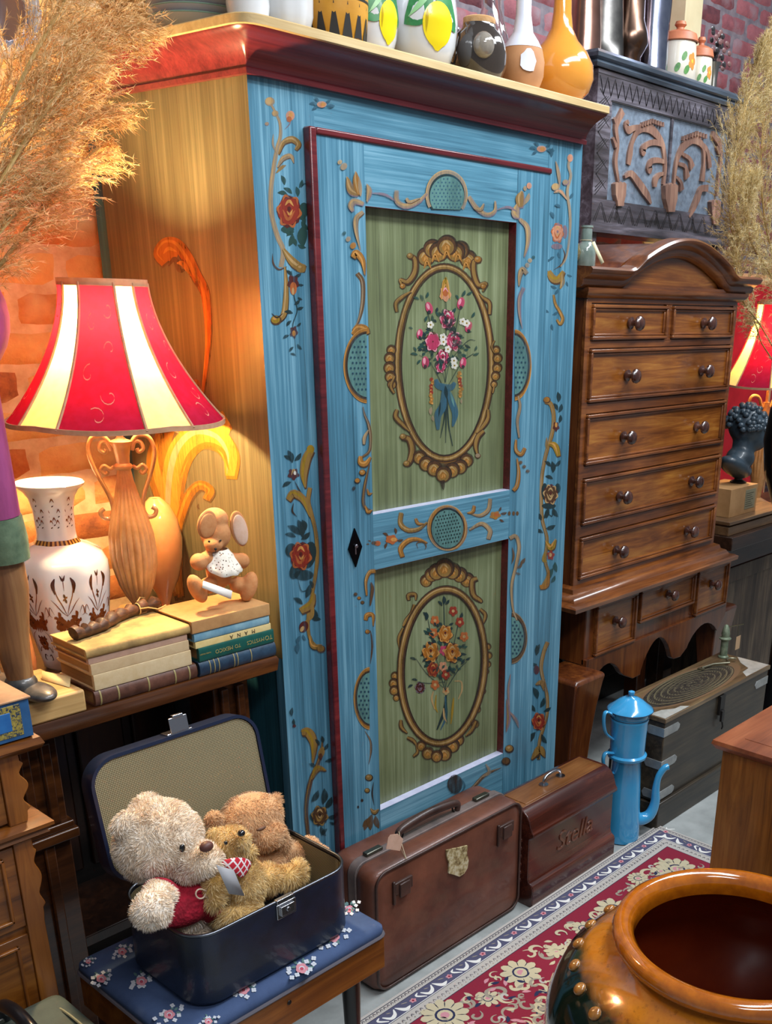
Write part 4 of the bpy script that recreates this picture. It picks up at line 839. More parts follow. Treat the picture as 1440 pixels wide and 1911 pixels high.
# carved front: frame with chip-cut zigzags, sunk ground, raised plants
m = MB(); bw_ = .075
for x0, x1, z0, z1 in ((kx0, kx1, kz1-.075, kz1), (kx0, kx1, kz0, kz0+.085), (kx0, kx0+.08, kz0+.085, kz1-.075), (kx1-.075, kx1, kz0+.085, kz1-.075)):
    m.box(x0, x1, YK-.008, YK+.004, z0, z1, 0)
m.box(kx0-.008, kx1+.008, YK-.012, YK+.01, kz0-.012, kz0+.012, 0)
xm = (kx0+kx1)/2-.01; m.box(xm-.006, xm+.006, YK-.006, YK+.004, kz0+.16, kz1-.07, 0)
m.box(kx0+.08, kx1-.075, YK+.001, YK+.005, kz0+.085, kz1-.075, 1)
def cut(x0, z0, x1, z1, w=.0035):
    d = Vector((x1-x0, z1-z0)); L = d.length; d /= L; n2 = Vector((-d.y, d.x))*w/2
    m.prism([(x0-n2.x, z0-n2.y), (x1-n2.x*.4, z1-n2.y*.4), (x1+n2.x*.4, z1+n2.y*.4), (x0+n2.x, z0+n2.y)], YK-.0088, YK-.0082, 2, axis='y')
n_ = 22
for i in range(n_):
    a = kx0+.01+i*(kx1-kx0-.02)/n_; w = (kx1-kx0-.02)/n_
    for q in (0, .009): cut(a+q*.5, kz1-.018-q, a+w/2, kz1-.066-q*.2); cut(a+w/2, kz1-.066, a+w-q*.5, kz1-.018-q)
    if i % 2 == 0:
        for q in (0, .010): cut(a+q, kz0+.02, a+w*.9, kz0+.076-q); cut(a+w*1.9-q, kz0+.02, a+w*1.0, kz0+.076-q)
    elif i % 3 == 0:
        for q in (0, .008): cut(a+q, kz0+.03, a+q+.006, kz0+.07, .005)
z = kz0+.095
while z < kz1-.11:
    for q in (0, .011, .021): cut(kx0+.012, z+q, kx0+.07-q, z+.045); cut(kx1-.012, z+q, kx1-.062+q, z+.04)
    cut(kx0+.012, z+.06, kx0+.07, z+.02); z += .058
cut(kx0, kz1-.012, kx1, kz1-.012, .0018); cut(kx0+.075, kz1-.078, kx1-.07, kz1-.078, .004)
kc.part(m, 'carved_front', [M_carve, M_carvd, M_cut], smooth=0)
def relief(P, W, y=YK+.003, th=.008):
    Q = crom([onY(u, v, YK) for u, v in P], 7); k = len(Q); m = MB(); L = []; R = []; W = [w_*.9 for w_ in W]
    for i, q in enumerate(Q):
        t = Q[min(i+1, k-1)]-Q[max(i-1, 0)]; t = Vector((t.x, 0, t.z)).normalized(); f = i/(k-1)*(len(W)-1); a = int(min(f, len(W)-2)); w = W[a]+(W[a+1]-W[a])*(f-a)
        nn = Vector((-t.z, 0, t.x))*w/2; L.append(q+nn); R.append(q-nn)
    V = [(p.x, y-th, p.z) for p in L+R]+[(p.x, y, p.z) for p in L+R]
    F = []
    for i in range(k-1): F += [(i, i+1, k+i+1, k+i), (i, 2*k+i, 2*k+i+1, i+1), (k+i, k+i+1, 3*k+i+1, 3*k+i)]
    F += [(0, k, 3*k, 2*k), (k-1, 3*k-1, 4*k-1, 2*k-1)]
    m.add(V, F, 0); return m
def cvk(L): return [(1090+x/4.8, 120+y/4.8) for x, y in L]
RL = MB()
rk_ = [0]
def addrel(L, W): rk_[0] += 1; q = relief(cvk(L), W, th=.0085+.00025*rk_[0]); RL.add(q.v, q.f, 0)
addrel([(700, 1080), (715, 900), (690, 720), (620, 610), (540, 560), (470, 600), (420, 700), (400, 800), (385, 900)], [.018, .020, .024, .030, .036, .022, .018, .030, .022])
addrel([(520, 570), (440, 570), (385, 590), (365, 545), (385, 510)], [.022, .018, .026, .026, .012])
addrel([(700, 730), (620, 700), (550, 720), (515, 770), (530, 810)], [.012, .020, .018, .034, .018]); addrel([(715, 880), (650, 860), (590, 870), (570, 930), (590, 960)], [.012, .018, .020, .036, .020]); addrel([(715, 980), (660, 990), (625, 1040), (620, 1100)], [.010, .016, .030, .020])
addrel([(790, 1080), (810, 900), (850, 780), (920, 690), (980, 670), (1050, 740), (1060, 880), (1045, 1050)], [.014, .020, .026, .034, .036, .020, .016, .034])
addrel([(1020, 700), (1080, 760), (1105, 860), (1110, 930)], [.016, .018, .024, .028]); addrel([(860, 800), (930, 850), (955, 930)], [.012, .016, .034]); addrel([(830, 890), (890, 920), (910, 1020)], [.012, .016, .034]); addrel([(810, 1010), (850, 1060), (860, 1130)], [.010, .016, .030])
addrel([(290, 1050), (265, 870), (285, 720), (270, 560), (330, 420)], [.012, .020, .014, .022, .026]); addrel([(275, 560), (255, 480)], [.010, .016]); addrel([(270, 740), (240, 660)], [.016, .010])
addrel([(345, 1010), (400, 980), (460, 1050), (510, 1120), (550, 1180), (580, 1250)], [.010, .022, .030, .032, .028, .010])
addrel([(1170, 1180), (1190, 1000), (1210, 820), (1190, 700), (1130, 620)], [.012, .018, .016, .030, .020]); addrel([(1195, 800), (1170, 740)], [.014, .01])
addrel([(1090, 1110), (1030, 1120), (1000, 1200), (960, 1290), (920, 1370)], [.026, .022, .032, .026, .010])
for (cx_, cy_, w, h) in ((745, 1180, 58, 130), (290, 1150, 50, 110), (1145, 1310, 42, 110)):
    P = [onY(1090+(cx_+dx*w)/4.8, 120+(cy_+dy*h)/4.8, YK) for dx, dy in ((-1, -.7), (-.9, .2), (-.6, .75), (-.5, 1.1), (.5, 1.1), (.6, .75), (.9, .2), (1, -.7), (.6, -.85), (.3, -.7), (0, -.9), (-.3, -.7), (-.6, -.85))]
    RL.prism([(p.x, p.z) for p in P], YK-.0165-.0003*w/40, YK+.003, 0, axis='y')
for k in range(9):
    for (a, b) in (((500+k*22, 545+abs(k-4)*8-15), 0), ((870+k*24, 660+abs(k-5)*9-20), 0)): addrel([a, (a[0]+4, a[1]-40)], [.012, .004])
kc.part(RL, 'carved_relief', M_relief, smooth=0)
# ---- sideboard table on the left
M_side = wood('sideboard_wood', '#241006', '#4e2a12', '#70401c', 'x', rough=.3, coat=.4)
M_sidez = wood('sideboard_upright', '#120906', '#2c170c', '#442616', 'z', rough=.35, coat=.3)
sb = Thing('sideboard', 'long dark wooden sideboard holding the lamp, vase and book stacks beside the wardrobe', 'sideboard', (.91, 1.86, 0))
SX0, SX1, SY0, SY1, SZ = .63, 1.192, 1.592, 2.12, .82
m = MB(); m.sweep([(SX0, SY1), (SX0, SY0), (SX1, SY0), (SX1, SY1)], [(-.2, SZ-.034), (-.012, SZ-.034), (-.006, SZ-.030), (-.003, SZ-.006), (-.006, SZ), (-.2, SZ)], 0); m.box(SX0+.1, SX1-.1, SY0+.1, SY1, SZ-.033, SZ-.0005); sb.part(m, 'tabletop', M_side, smooth=40)
m = MB(); m.box(SX0+.02, SX1-.015, SY0+.28, SY0+.30, .05, SZ-.034); sb.part(m, 'back_panel', M_ebony)
for px_, pz in ((SX1-.12, 0), (SX0+.03, 0)):
    m = MB(); x0 = px_; m.box(x0, x0+.085, SY0+.07, SY0+.16, .08, SZ-.034); m.box(x0+.012, x0+.03, SY0+.058, SY0+.07, .60, SZ-.06); m.box(x0+.05, x0+.068, SY0+.058, SY0+.07, .60, SZ-.06)
    m.box(x0-.004, x0+.095, SY0+.05, SY0+.17, .565, .585); m.box(x0+.0, x0+.09, SY0+.055, SY0+.165, .585, .60); m.box(x0+.03, x0+.05, SY0+.06, SY0+.07, .1, .56)
    sb.part(m, 'end_pilaster', M_side, bevel=.003)
m = MB(); m.box(SX0+.03, SX1-.02, SY0+.09, SY0+.29, .30, .325); sb.part(m, 'shelf', M_sidez, bevel=.003)
m = MB(); m.box(SX0+.02, SX1-.02, SY0+.05, SY0+.30, 0, .07); sb.part(m, 'plinth', M_sidez, bevel=.003)
m = MB()
for i in range(3): m.box(SX0+.12+i*.125, SX0+.225+i*.125, SY0+.27, SY0+.281, .36, SZ-.08)
sb.part(m, 'carved_panel', M_sidez, bevel=.006)
# ---- pedestal of drawers at the left edge
M_ped = wood('honey_mahogany', '#402008', '#7a4414', '#9c6224', 'x', rough=.32, coat=.35, fig=1.4)
M_pedz = wood('honey_mahogany_upright', '#4a260a', '#844a16', '#a46626', 'z', rough=.35, coat=.3)
pd = Thing('pedestal_cabinet', 'orange brown cabinet with panelled fronts and scalloped edge at the left border', 'cabinet', (.36, 1.68, 0))
PX, PY = .607, 1.455
m = MB(); m.box(.10, PX-.03, PY+.012, 1.94, 0, .845); pd.part(m, 'cabinet_body', M_pedz)
m = MB(); m.sweep([(.08, 1.95), (.08, PY), (PX+.002, PY), (PX+.002, 1.95)], [(-.05, .845), (.004, .845), (.014, .850), (.018, .858), (.014, .868), (.004, .872), (-.05, .872)]); m.box(.12, PX-.04, PY+.04, 1.94, .846, .8715); pd.part(m, 'cabinet_top', M_ped, smooth=40)
m = MB(); m.sweep([(.09, 1.94), (.09, PY+.004), (PX-.004, PY+.004), (PX-.004, 1.94)], [(-.05, .700), (.006, .700), (.014, .706), (.010, .712), (.020, .718), (.020, .724), (.008, .730), (-.05, .730)]); pd.part(m, 'mid_moulding', M_ped, smooth=40)
# scalloped pilaster strip on the right corner
def scal(z0, z1, amp):
    L = []; k = 26
    for i in range(k+1):
        t = i/k; z = z0+(z1-z0)*t; b = amp*(abs(sin(t*pi*2.6+.4))**1.5)*(1 if .18 < t < .85 else .3); L.append((PX-.018+b, z))
    return L
m = MB(); m.prism([(PX-.045, .73)]+scal(.73, .845, .011)+[(PX-.045, .845)], PY, PY+.04, axis='y'); m.prism([(PX-.045, .02)]+[(PX-.012, .02), (PX-.014, .35)]+scal(.55, .70, .008)+[(PX-.045, .70)], PY, PY+.04, axis='y'); pd.part(m, 'scalloped_edge', M_pedz, smooth=50, bevel=.0015)
for z0, z1 in ((.735, .843), (.55, .695), (.36, .535), (.05, .345)):
    m = MB(); x0, x1 = .13, PX-.045; m.box(x0, x1, PY+.004, PY+.02, z0, z1, 0)
    for a, b, c, e in ((x0+.02, x1-.018, z1-.020, z1-.015), (x0+.02, x1-.018, z0+.015, z0+.020), (x0+.02, x0+.025, z0+.015, z1-.015), (x1-.023, x1-.018, z0+.015, z1-.015)): m.box(a, b, PY-.001, PY+.006, c, e, 1)
    pd.part(m, 'drawer_front', [M_ped, M_pedz], bevel=.0015)
# ---- foreground cabinet on the right
M_fg = wood('veneer_walnut', '#5a3410', '#8c5a22', '#a87434', 'z', rough=.35, coat=.3, scale=1.5, blotch=.25)
M_fgx = wood('veneer_top', '#5e2c16', '#8a4a28', '#a4623c', 'x', rough=.4, coat=.25)
fc = Thing('foreground_cabinet', 'low walnut veneered cabinet standing at the right edge on the rug', 'cabinet', (2.1, .7, 0))
fx, fy, fz = 1.755, .905, .665
m = MB(); m.sweep([(fx, .2), (fx, fy), (2.6, fy), (2.6, .2)][::-1], [(-.1, fz-.026), (-.016, fz-.026), (-.008, fz-.022), (0, fz-.010), (-.002, fz-.002), (-.1, fz)]); m.box(fx+.05, 2.55, .2, fy-.05, fz-.025, fz-.0002); fc.part(m, 'cabinet_top', M_fgx, smooth=40)
m = MB(); m.box(fx+.018, 2.58, .2, fy-.018, .05, fz-.026); fc.part(m, 'cabinet_body', M_fg, bevel=.003)
m = MB(); m.box(fx+.04, 2.55, .25, fy-.04, .0105, .05); fc.part(m, 'plinth', M_ebony)
# ================================================================== THINGS ON THE SIDEBOARD AND PEDESTAL
def text_mb(mb, body, size, T, mi=0, ext=.0004, align='LEFT', shear=0, bold=0):
    cu = bpy.data.curves.new('t', 'FONT'); cu.body = body; cu.size = size; cu.extrude = ext; cu.align_x = align; cu.shear = shear; cu.offset = bold; cu.resolution_u = 4
    o = bpy.data.objects.new('t', cu); COL.objects.link(o); bpy.context.view_layer.update()
    me = bpy.data.meshes.new_from_object(o.evaluated_get(bpy.context.evaluated_depsgraph_get()))
    mb.add([tuple(v.co) for v in me.vertices], [tuple(p.vertices) for p in me.polygons], mi, T)
    bpy.data.objects.remove(o); bpy.data.meshes.remove(me); bpy.data.curves.remove(cu)
M_page = simple('old_pages', '#b08a58', .85, c2='#8e6a40', scale=4, stretch=(1, 1, 260), bump=.4, bscale=8, lo=.3, hi=.7)
def book(label, x0, x1, y0, y1, z0, z1, cover, name='book', rz=0, round_=.25, text=None, group=None, extra=None):
    cx, cy = (x0+x1)/2, (y0+y1)/2; t = Thing(name, label, 'book', (cx, cy, z0), group); bt = min(.003, (z1-z0)*.16); h = z1-z0
    m = MB(); r = h*round_
    P = [(y1, z0), (y1, z0+bt), (y0+.008, z0+bt), (y0+.008, z1-bt), (y1, z1-bt), (y1, z1)]
    P += [(y0+r*(1-sin(a))*1.0, (z0+z1)/2+h/2*cos(a)) for a in [pi*i/8*1.0 for i in range(0, 9)]]
    m.prism(P, x0, x1, 0, axis='x')
    mats = [cover]
    if text:
        for body, size, xr, dz, mat in text:
            mats.append(mat); T = Matrix.Translation((xr, y0-.0002, (z0+z1)/2+dz+size*.35)) @ Matrix.Rotation(pi, 4, 'Y') @ Matrix.Rotation(radians(90), 4, 'X'); text_mb(m, body, size, T, len(mats)-1, .0003)
    if extra: extra(m, mats)
    t.part(m, 'cover', mats, smooth=30, bevel=.0006 if not text and not extra else 0)
    m = MB(); m.box(x0+.003, x1-.003, y0+.0085, y1-.003, z0+bt+.0002, z1-bt-.0002); t.part(m, 'page_block', M_page)
    if rz: t.o.rotation_euler = (0, 0, rz)
    return t
def cov(n, a, b, rough=.7, scale=35): return simple('cover_'+n, a, rough, c2=b, scale=scale, bump=.25, bscale=200)
GL = 'stack of worn books on the left of the sideboard'; GR = 'stack of books under the toy rabbit'
M_giltdull = simple('dull_gilt', '#9a8a58', .5)
def bands(x0s, z0, z1, y0, w=.003):
    def f(m, mats):
        mats.append(M_giltdull)
        for x in x0s:
            k = 9; h = (z1-z0)*1.02; r = h*.25; V = []
            for i in range(k):
                a = pi*i/(k-1); 
                for q in (0, w): V.append((x+q, y0+r*(1-sin(a))-.0006, (z0+z1)/2+h/2*cos(a)))
            m.add(V, [(2*i, 2*i+1, 2*i+3, 2*i+2) for i in range(k-1)], len(mats)-1)
    return f
book('thick brown leather book with gilt bands, bottom of the left book stack', .797, 1.003, 1.600, 1.735, SZ, SZ+.029, cov('leather', '#4a2a1e', '#6e4636', .5), extra=bands((.806, .84, .90, .955, .985), SZ, SZ+.029, 1.600), group=GL)
book('thick cream paper covered book, just above the brown leather one', .800, .995, 1.603, 1.728, SZ+.0292, SZ+.058, cov('cream2', '#c9ae82', '#d6bf98'), round_=.02, group=GL)
book('cream paper covered book second from the bottom of pale ones, mid stack', .798, .993, 1.604, 1.728, SZ+.0582, SZ+.078, cov('cream1', '#bfa27a', '#ccb28a'), round_=.02, group=GL)
book('thin pinkish book near the top of the left stack', .796, .992, 1.606, 1.728, SZ+.0782, SZ+.089, cov('pinkish', '#a88470', '#b8947e'), round_=.02, group=GL)
book('frayed tan cloth book on top of the left stack under the gnarled horn', .792, .998, 1.602, 1.728, SZ+.0892, SZ+.107, cov('frayed', '#8c7044', '#c4a060', .85, 18), round_=.3, group=GL)
book('dark navy cloth book with ribbed spine, bottom of the right stack', 1.008, 1.186, 1.598, 1.728, SZ, SZ+.030, cov('navy', '#1a2c40', '#2e4a60', .45), extra=bands((1.03, 1.04, 1.05, 1.085, 1.093, 1.125), SZ, SZ+.030, 1.598, .0018), group=GR)
M_gilt = simple('gilt_lettering', '#b8a868', .35, metal=.3)
book('dark green book with gilt capital lettering on the spine', 1.010, 1.184, 1.600, 1.728, SZ+.0302, SZ+.057, cov('green', '#0c4a42', '#125a50', .45), text=[('TO', .013, 1.180, -.001, M_gilt), ('MYSTICS', .0108, 1.160, -.001, M_gilt), ('TO', .010, 1.104, -.001, M_gilt), ('MEXICO', .0108, 1.086, -.001, M_gilt), ('RUMER MALBEN', .0034, 1.036, .001, M_gilt)], round_=.05, group=GR)
book('thin pale yellow book with dark spaced letters on the spine', 1.006, 1.180, 1.603, 1.728, SZ+.0572, SZ+.070, cov('yellow', '#d8bc78', '#e2cc92', .6), text=[('M   A   N   A', .011, 1.142, -.001, simple('ink', '#30281c', .6))], round_=.02, group=GR)
book('light blue scuffed book second from the top of the right stack', 1.004, 1.177, 1.602, 1.728, SZ+.0702, SZ+.088, cov('blue', '#5e8ca4', '#8ab0bc', .6, 22), round_=.1, group=GR)
book('tan book on top of the right stack with the toy rabbit sitting on it', 1.000, 1.178, 1.600, 1.728, SZ+.0882, SZ+.112, cov('tantop', '#a87848', '#c0925c', .8, 20), round_=.02, group=GR)
ZTL, ZTR = SZ+.1072, SZ+.1122
# ---- gnarled horn on the left stack
m = MB(); pts = [onZ(u, v, ZTL+.011) for u, v in ((137, 1185), (165, 1176), (195, 1165), (225, 1148), (262, 1136), (300, 1128))]
Q = crom(pts, 6); R = [.0125, .0135, .011, .0105]+[.0095+.0022*sin(i*1.9)+.002*abs(sin(i*.7)) for i in range(len(Q)-5)]+[.003]
Q = [Vector((q.x, q.y, ZTL+max(R[i], .0085)+.0006+.004*max(0, i-18)/12)) for i, q in enumerate(Q)]
m.tube(Q, R[:len(Q)], 14, 0); hb = (Q[0].x, Q[0].y, ZTL)
hn = Thing('gnarled_horn', 'dark gnarled wooden horn tied with raffia lying on the left book stack', 'horn', hb)
hn.part(m, 'horn', wood('horn_wood', '#1e100a', '#50301a', '#8a5428', 'x', scale=2, rough=.6, coat=.05, bump=.5), smooth=60)
m = MB(); q = Q[-8]; m.tube([q+Vector((.001, .011*cos(a), .011*sin(a)+.001)) for a in [2*pi*i/14 for i in range(15)]], .0012, 6); m.tube([q+Vector((0, -.01, .004)), q+Vector((.012, -.02, .006)), q+Vector((.03, -.024, .0)), q+Vector((.05, -.02, .003))], .0012, 6); m.tube([q+Vector((0, .008, .006)), q+Vector((.02, .02, .016)), q+Vector((.035, .03, .01))], .0012, 6)
hn.part(m, 'raffia_tie', simple('raffia', '#c8a868', .8))
# ---- porcelain vase with brown flowers
M_porc = simple('porcelain', '#e6e2dc', .12, c2='#dedad6', scale=4, coat=.6)
vc = (.890, 1.852, SZ)
vs = Thing('porcelain_vase', 'white porcelain vase with brown floral decoration and flared rim behind the books', 'vase', vc)
oct_ = lambda a, t: (1+.028*cos(8*a)) if .02 < t < .62 else 1
prof = [(.052, 0), (.056, .004), (.059, .02), (.070, .07), (.080, .13), (.086, .18), (.085, .205), (.076, .222), (.054, .235), (.041, .240), (.036, .246), (.035, .26), (.036, .30), (.041, .325), (.050, .338), (.060, .346), (.0615, .350), (.059, .352), (.050, .347), (.036, .330), (.030, .30), (.030, .255)]
m = MB(); m.lathe(prof, 64, 0, Matrix.Translation(vc), rf=oct_, cap=False)
VCM = ['vb', 'vd', 'vg']; vmats = [simple('vase_brown', '#6e3416', .2, c2='#8e4c22', scale=80, coat=.5), simple('vase_dark', '#4e2614', .2, coat=.5), simple('vase_ochre_band', '#c08a3c', .25, coat=.5)]
def vpt(az0):
    # (degrees of azimuth, height) -> point on the vase wall
    def f(a, z):
        z = max(.003, min(.34, z)); 
        for i in range(len(prof)-1):
            if prof[i][1] <= z <= prof[i+1][1] and prof[i+1][1] > prof[i][1]:
                t = (z-prof[i][1])/(prof[i+1][1]-prof[i][1]); r = prof[i][0]+(prof[i+1][0]-prof[i][0])*t; break
        ang = radians(az0+a); k = 1+.028*cos(8*ang) if z < .25 else 1
        return Vector((vc[0]+(r*k+.0005)*cos(ang), vc[1]+(r*k+.0005)*sin(ang), vc[2]+z))
    return f
for az in (-116, -71, -161, -26):
    p = Paint(vpt(az), (0, 0, 0), VCM, base=0, step=0); p.mw = .0
    def S(L, w, c='vb'): # strokes in (deg, mm): convert width
        w *= 1.05; Qs = crom([(a*1.35, z*1000, 0) for a, z in L], 4); k = len(Qs); Lf, Rt = [], []
        for i, q in enumerate(Qs):
            t = (Qs[min(i+1, k-1)]-Qs[max(i-1, 0)]).normalized(); nn = Vector((-t.y, t.x, 0))*w*(.25+.9*sin(pi*i/(k-1)))/2
            Lf.append(q+nn); Rt.append(q-nn)
        V = [tuple(p.pt(a.x/1.35, a.y/1000)) for a in Lf+Rt]; p.add(V, [(i, i+1, k+i+1, k+i) for i in range(k-1)], VCM.index(c))
    sc_ = 1
    Z = lambda L: [(a, z) for a, z in L]
    for sgn in (-1, 1):
        S([(0, .115), (sgn*4, .135), (sgn*9, .155), (sgn*11, .175)], 1.5); S([(sgn*11, .16), (sgn*12, .178), (sgn*9, .19)], 5, 'vd'); S([(0, .115), (sgn*6, .125), (sgn*12, .14), (sgn*17, .15)], 1.3)
        for i in range(5): a = 2*pi*i/5; S([(sgn*11, .105), (sgn*11+4.5*cos(a), .105+.016*sin(a)), (sgn*11+6*cos(a+.3), .105+.02*sin(a+.3))], 4.2)
        S([(sgn*11-2, .105), (sgn*11+2, .105)], 3, 'vd'); S([(sgn*16, .12), (sgn*20, .135), (sgn*22, .12), (sgn*19, .115)], 1.2); S([(sgn*6, .085), (sgn*14, .075), (sgn*18, .055), (sgn*20, .045)], 1.2); S([(sgn*3, .045), (sgn*8, .05), (sgn*12, .04), (sgn*14, .055)], 1.4); S([(sgn*2, .03), (sgn*6, .034), (sgn*8, .025), (sgn*5, .022)], 2.2, 'vd')
    for a, z in ((-7, .09), (-3.5, .082), (0, .08), (3.5, .082), (7, .09)): S([(0, .108), (a*.6, .096), (a, z)], 3.2)
    for a, z in ((0, .065), (-5, .066), (5, .066), (0, .15)):
        for i in range(4): b_ = 2*pi*i/4+.4; S([(a, z), (a+3*cos(b_), z+.010*sin(b_))], 3.2, 'vd' if i % 2 else 'vb')
    S([(0, .165), (0, .18), (0, .195)], 1); S([(-3, .195), (0, .185), (3, .195)], 3, 'vd')
    def BL(a, z, ra, rz, c):
        V = [tuple(p.pt(a+ra*cos(2*pi*i/12)/1.35*1000*(1+.15*sin(6*pi*i/12)), z+rz*sin(2*pi*i/12))) for i in range(12)]; p.add(V, [tuple(range(12))], VCM.index(c))
    for sgn in (-1, 1):
        for i in range(5): b_ = 2*pi*i/5+.3; BL(sgn*9+3.6*cos(b_), .100+.010*sin(b_), .0042, .0065, 'vb')
        BL(sgn*9, .100, .003, .003, 'vd')
    for i in range(6): b_ = 2*pi*i/6; BL(4.5*cos(b_), .058+.010*sin(b_), .0045, .0055, 'vb')
    BL(0, .058, .0035, .0035, 'vd')
    for k_, (a, z) in enumerate(((0, .285), (-9, .28), (9, .28), (0, .32), (14, .30), (-14, .30))): S([(a-5, z), (a, z+.006), (a+5, z)], 3, 'vb'); S([(a-3, z-.008), (a+3, z-.006)], 2, 'vd')
    m.add(p.v, p.f, 1); m.m[-len(p.m):] = [q+1 for q in p.m]
for i in range(64):
    a0, a1 = 2*pi*i/64, 2*pi*(i+1)/64; f = vpt(0); pts4 = [f(math.degrees(a), z) for a, z in ((a0, .240), (a1, .240), (a1, .248), (a0, .248))]
    m.add([tuple(q) for q in pts4], [(0, 1, 2, 3)], 3 if i % 2 else 2)
vs.part(m, 'vase_body', [M_porc]+vmats, smooth=50, recalc=False)
# ---- table lamp
lc = (1.004, 1.785, SZ); LA = -119.4
lp_ = Thing('table_lamp', 'lit table lamp with red and cream bell shade on a ribbed gold urn base', 'lamp', lc)
M_gold = simple('gilt_resin', '#c89660', .3, c2='#b07c46', scale=30, coat=.5)
prof = [(.045, 0), (.047, .006), (.040, .012), (.022, .022), (.014, .06), (.012, .10), (.014, .112), (.022, .126), (.032, .150), (.040, .185), (.0425, .215), (.040, .25), (.032, .285), (.022, .32), (.015, .35), (.0125, .37)]
flute = lambda a, t: 1+(.13*(abs(cos(10*a))**.6-.7) if .44 < t < .97 else 0)
m = MB(); m.lathe(prof, 110, 0, Matrix.Translation(lc), rf=flute); lp_.part(m, 'ribbed_urn', M_gold, smooth=70)
m = MB(); m.lathe([(.0125, .370), (.0165, .374), (.0165, .378), (.012, .382), (.013, .395), (.016, .410), (.020, .418), (.020, .422), (.010, .426), (.006, .43), (.006, .47)], 28, 0, Matrix.Translation(lc)); lp_.part(m, 'neck', M_gold, smooth=50)
m = MB(); m.lathe([(.009, .47), (.012, .472), (.012, .50), (.008, .505)], 16, 0, Matrix.Translation(lc)); bulb_h = lp_.part(m, 'lamp_holder', metalm('brass', '#b08a3c', .3))
for s_ in (-1, 1):
    a = radians(LA+90 if s_ > 0 else LA-90); dx, dy = cos(a), sin(a)
    def H(L): return [Vector((lc[0]+dx*x, lc[1]+dy*x, lc[2]+z)) for x, z in L]
    m = MB(); q = crom(H([(.018, .405), (.020, .42), (.032, .432), (.050, .428), (.058, .405), (.052, .375), (.040, .345), (.030, .318), (.027, .295), (.034, .280), (.046, .282), (.050, .292), (.043, .298)]), 5); m.tube(q, [.0042]*len(q), 8)
    q = crom(H([(.018, .405), (.024, .42), (.034, .42), (.038, .408), (.030, .402), (.027, .408)]), 5); m.tube(q, .0038, 8); q = crom(H([(.016, .376), (.024, .372), (.034, .378), (.040, .37), (.033, .362), (.028, .367)]), 5); m.tube(q, .0036, 8)
    lp_.part(m, 'scroll_handle', M_gold, smooth=60)
def shade(T, c, R, z0, z1, az0, rt, mats, k=5, cw=34, scallop=.004):
    def rad(t): return rt+(R-rt)*(1-t)**1.75
    nz = 14; segs = []; a = az0
    per = 360/k
    def pt(ang, t, off=0):
        r = rad(t)+off; return (c[0]+r*cos(radians(ang)), c[1]+r*sin(radians(ang)), c[2]+z0+(z1-z0)*t-(scallop*abs(sin(radians((ang-az0)*k/2)))*(1-t)))
    for i in range(k):
        for j, (a0, a1, nm, mi) in enumerate(((az0+i*per-cw/2, az0+i*per+cw/2, 'cream_panel', 1), (az0+i*per+cw/2, az0+(i+1)*per-cw/2, 'red_panel', 0))):
            m = MB(); na = 8; V = [pt(a0+(a1-a0)*q/na, t/nz) for t in range(nz+1) for q in range(na+1)]
            m.add(V, [(t*(na+1)+q, t*(na+1)+q+1, (t+1)*(na+1)+q+1, (t+1)*(na+1)+q) for t in range(nz) for q in range(na)], 0)
            if mi == 0:   # embroidered curls
                for (u, v, s2) in ((.35, .72, 1), (.7, .55, -1), (.3, .38, 1), (.62, .24, 1), (.45, .10, -1), (.75, .82, 1)):
                    P = []
                    for e in range(12):
                        th = e/11*4.8*s2+u*5; rr = .13*(1-e/14)
                        P.append((a0+(a1-a0)*(u+rr*cos(th)*1.0), v+rr*.55*sin(th)))
                    V = []
                    for e, (aa, tt) in enumerate(P):
                        tt = min(.97, max(.03, tt))
                        for o_ in (-.004, .004): V.append(pt(aa, min(.98, tt+o_), .0006))
                    m.add(V, [(2*e, 2*e+1, 2*e+3, 2*e+2) for e in range(11)], 1)
            T.part(m, nm, [mats[mi], mats[3]] if mi == 0 else mats[1], smooth=60, recalc=False)
            m = MB(); m.tube([pt(a1, t/nz, .0008) for t in range(nz+1)], .0028, 6); T.part(m, 'panel_tape', mats[2])
    for nm, t, rr in (('top_band', 1, .005), ('bottom_band', 0, .004)):
        m = MB(); V = []; Fs = []; n3 = 60
        for i in range(n3):
            ang = az0+360*i/n3
            for o_, zz in ((-.0015, -.006), (.0018, -.006), (.0018, .006), (-.0015, .006)):
                x, y, z = pt(ang, t, o_); V.append((x, y, z+zz*(1 if t else .7)))
        Fs = [(i*4+j, ((i+1) % n3)*4+j, ((i+1) % n3)*4+(j+1) % 4, i*4+(j+1) % 4) for i in range(n3) for j in range(4)]
        m.add(V, Fs, 0); T.part(m, nm, mats[2], smooth=50)
def cloth_trans(name, c, c2, tr, trc=None, scale=60):
    t = NT(name); nt = t.t; nt.nodes.remove(t.b)
    n = t.noise(t.map(), scale, 3, .5); col = t.ramp(n, [(.35, c), (.65, c2)])
    d = nt.nodes.new('ShaderNodeBsdfDiffuse'); tl = nt.nodes.new('ShaderNodeBsdfTranslucent'); mx = nt.nodes.new('ShaderNodeMixShader')
    t.l(col, d.inputs[0]); 
    if trc: tl.inputs[0].default_value = srgb(trc)
    else: t.l(col, tl.inputs[0])
    mx.inputs[0].default_value = tr; t.l(d.outputs[0], mx.inputs[1]); t.l(tl.outputs[0], mx.inputs[2]); t.l(mx.outputs[0], t.out.inputs[0]); return t.mat
SHM = [cloth_trans('red_shade_silk', '#561a34', '#641f3e', .17, '#c41420'), cloth_trans('cream_shade_silk', '#f0d0a0', '#f6dcb0', .50, '#ffc878'), cloth_trans('shade_tape', '#b48c6c', '#c49c7c', .12), cloth_trans('shade_thread', '#c89078', '#d8a88c', .3)]
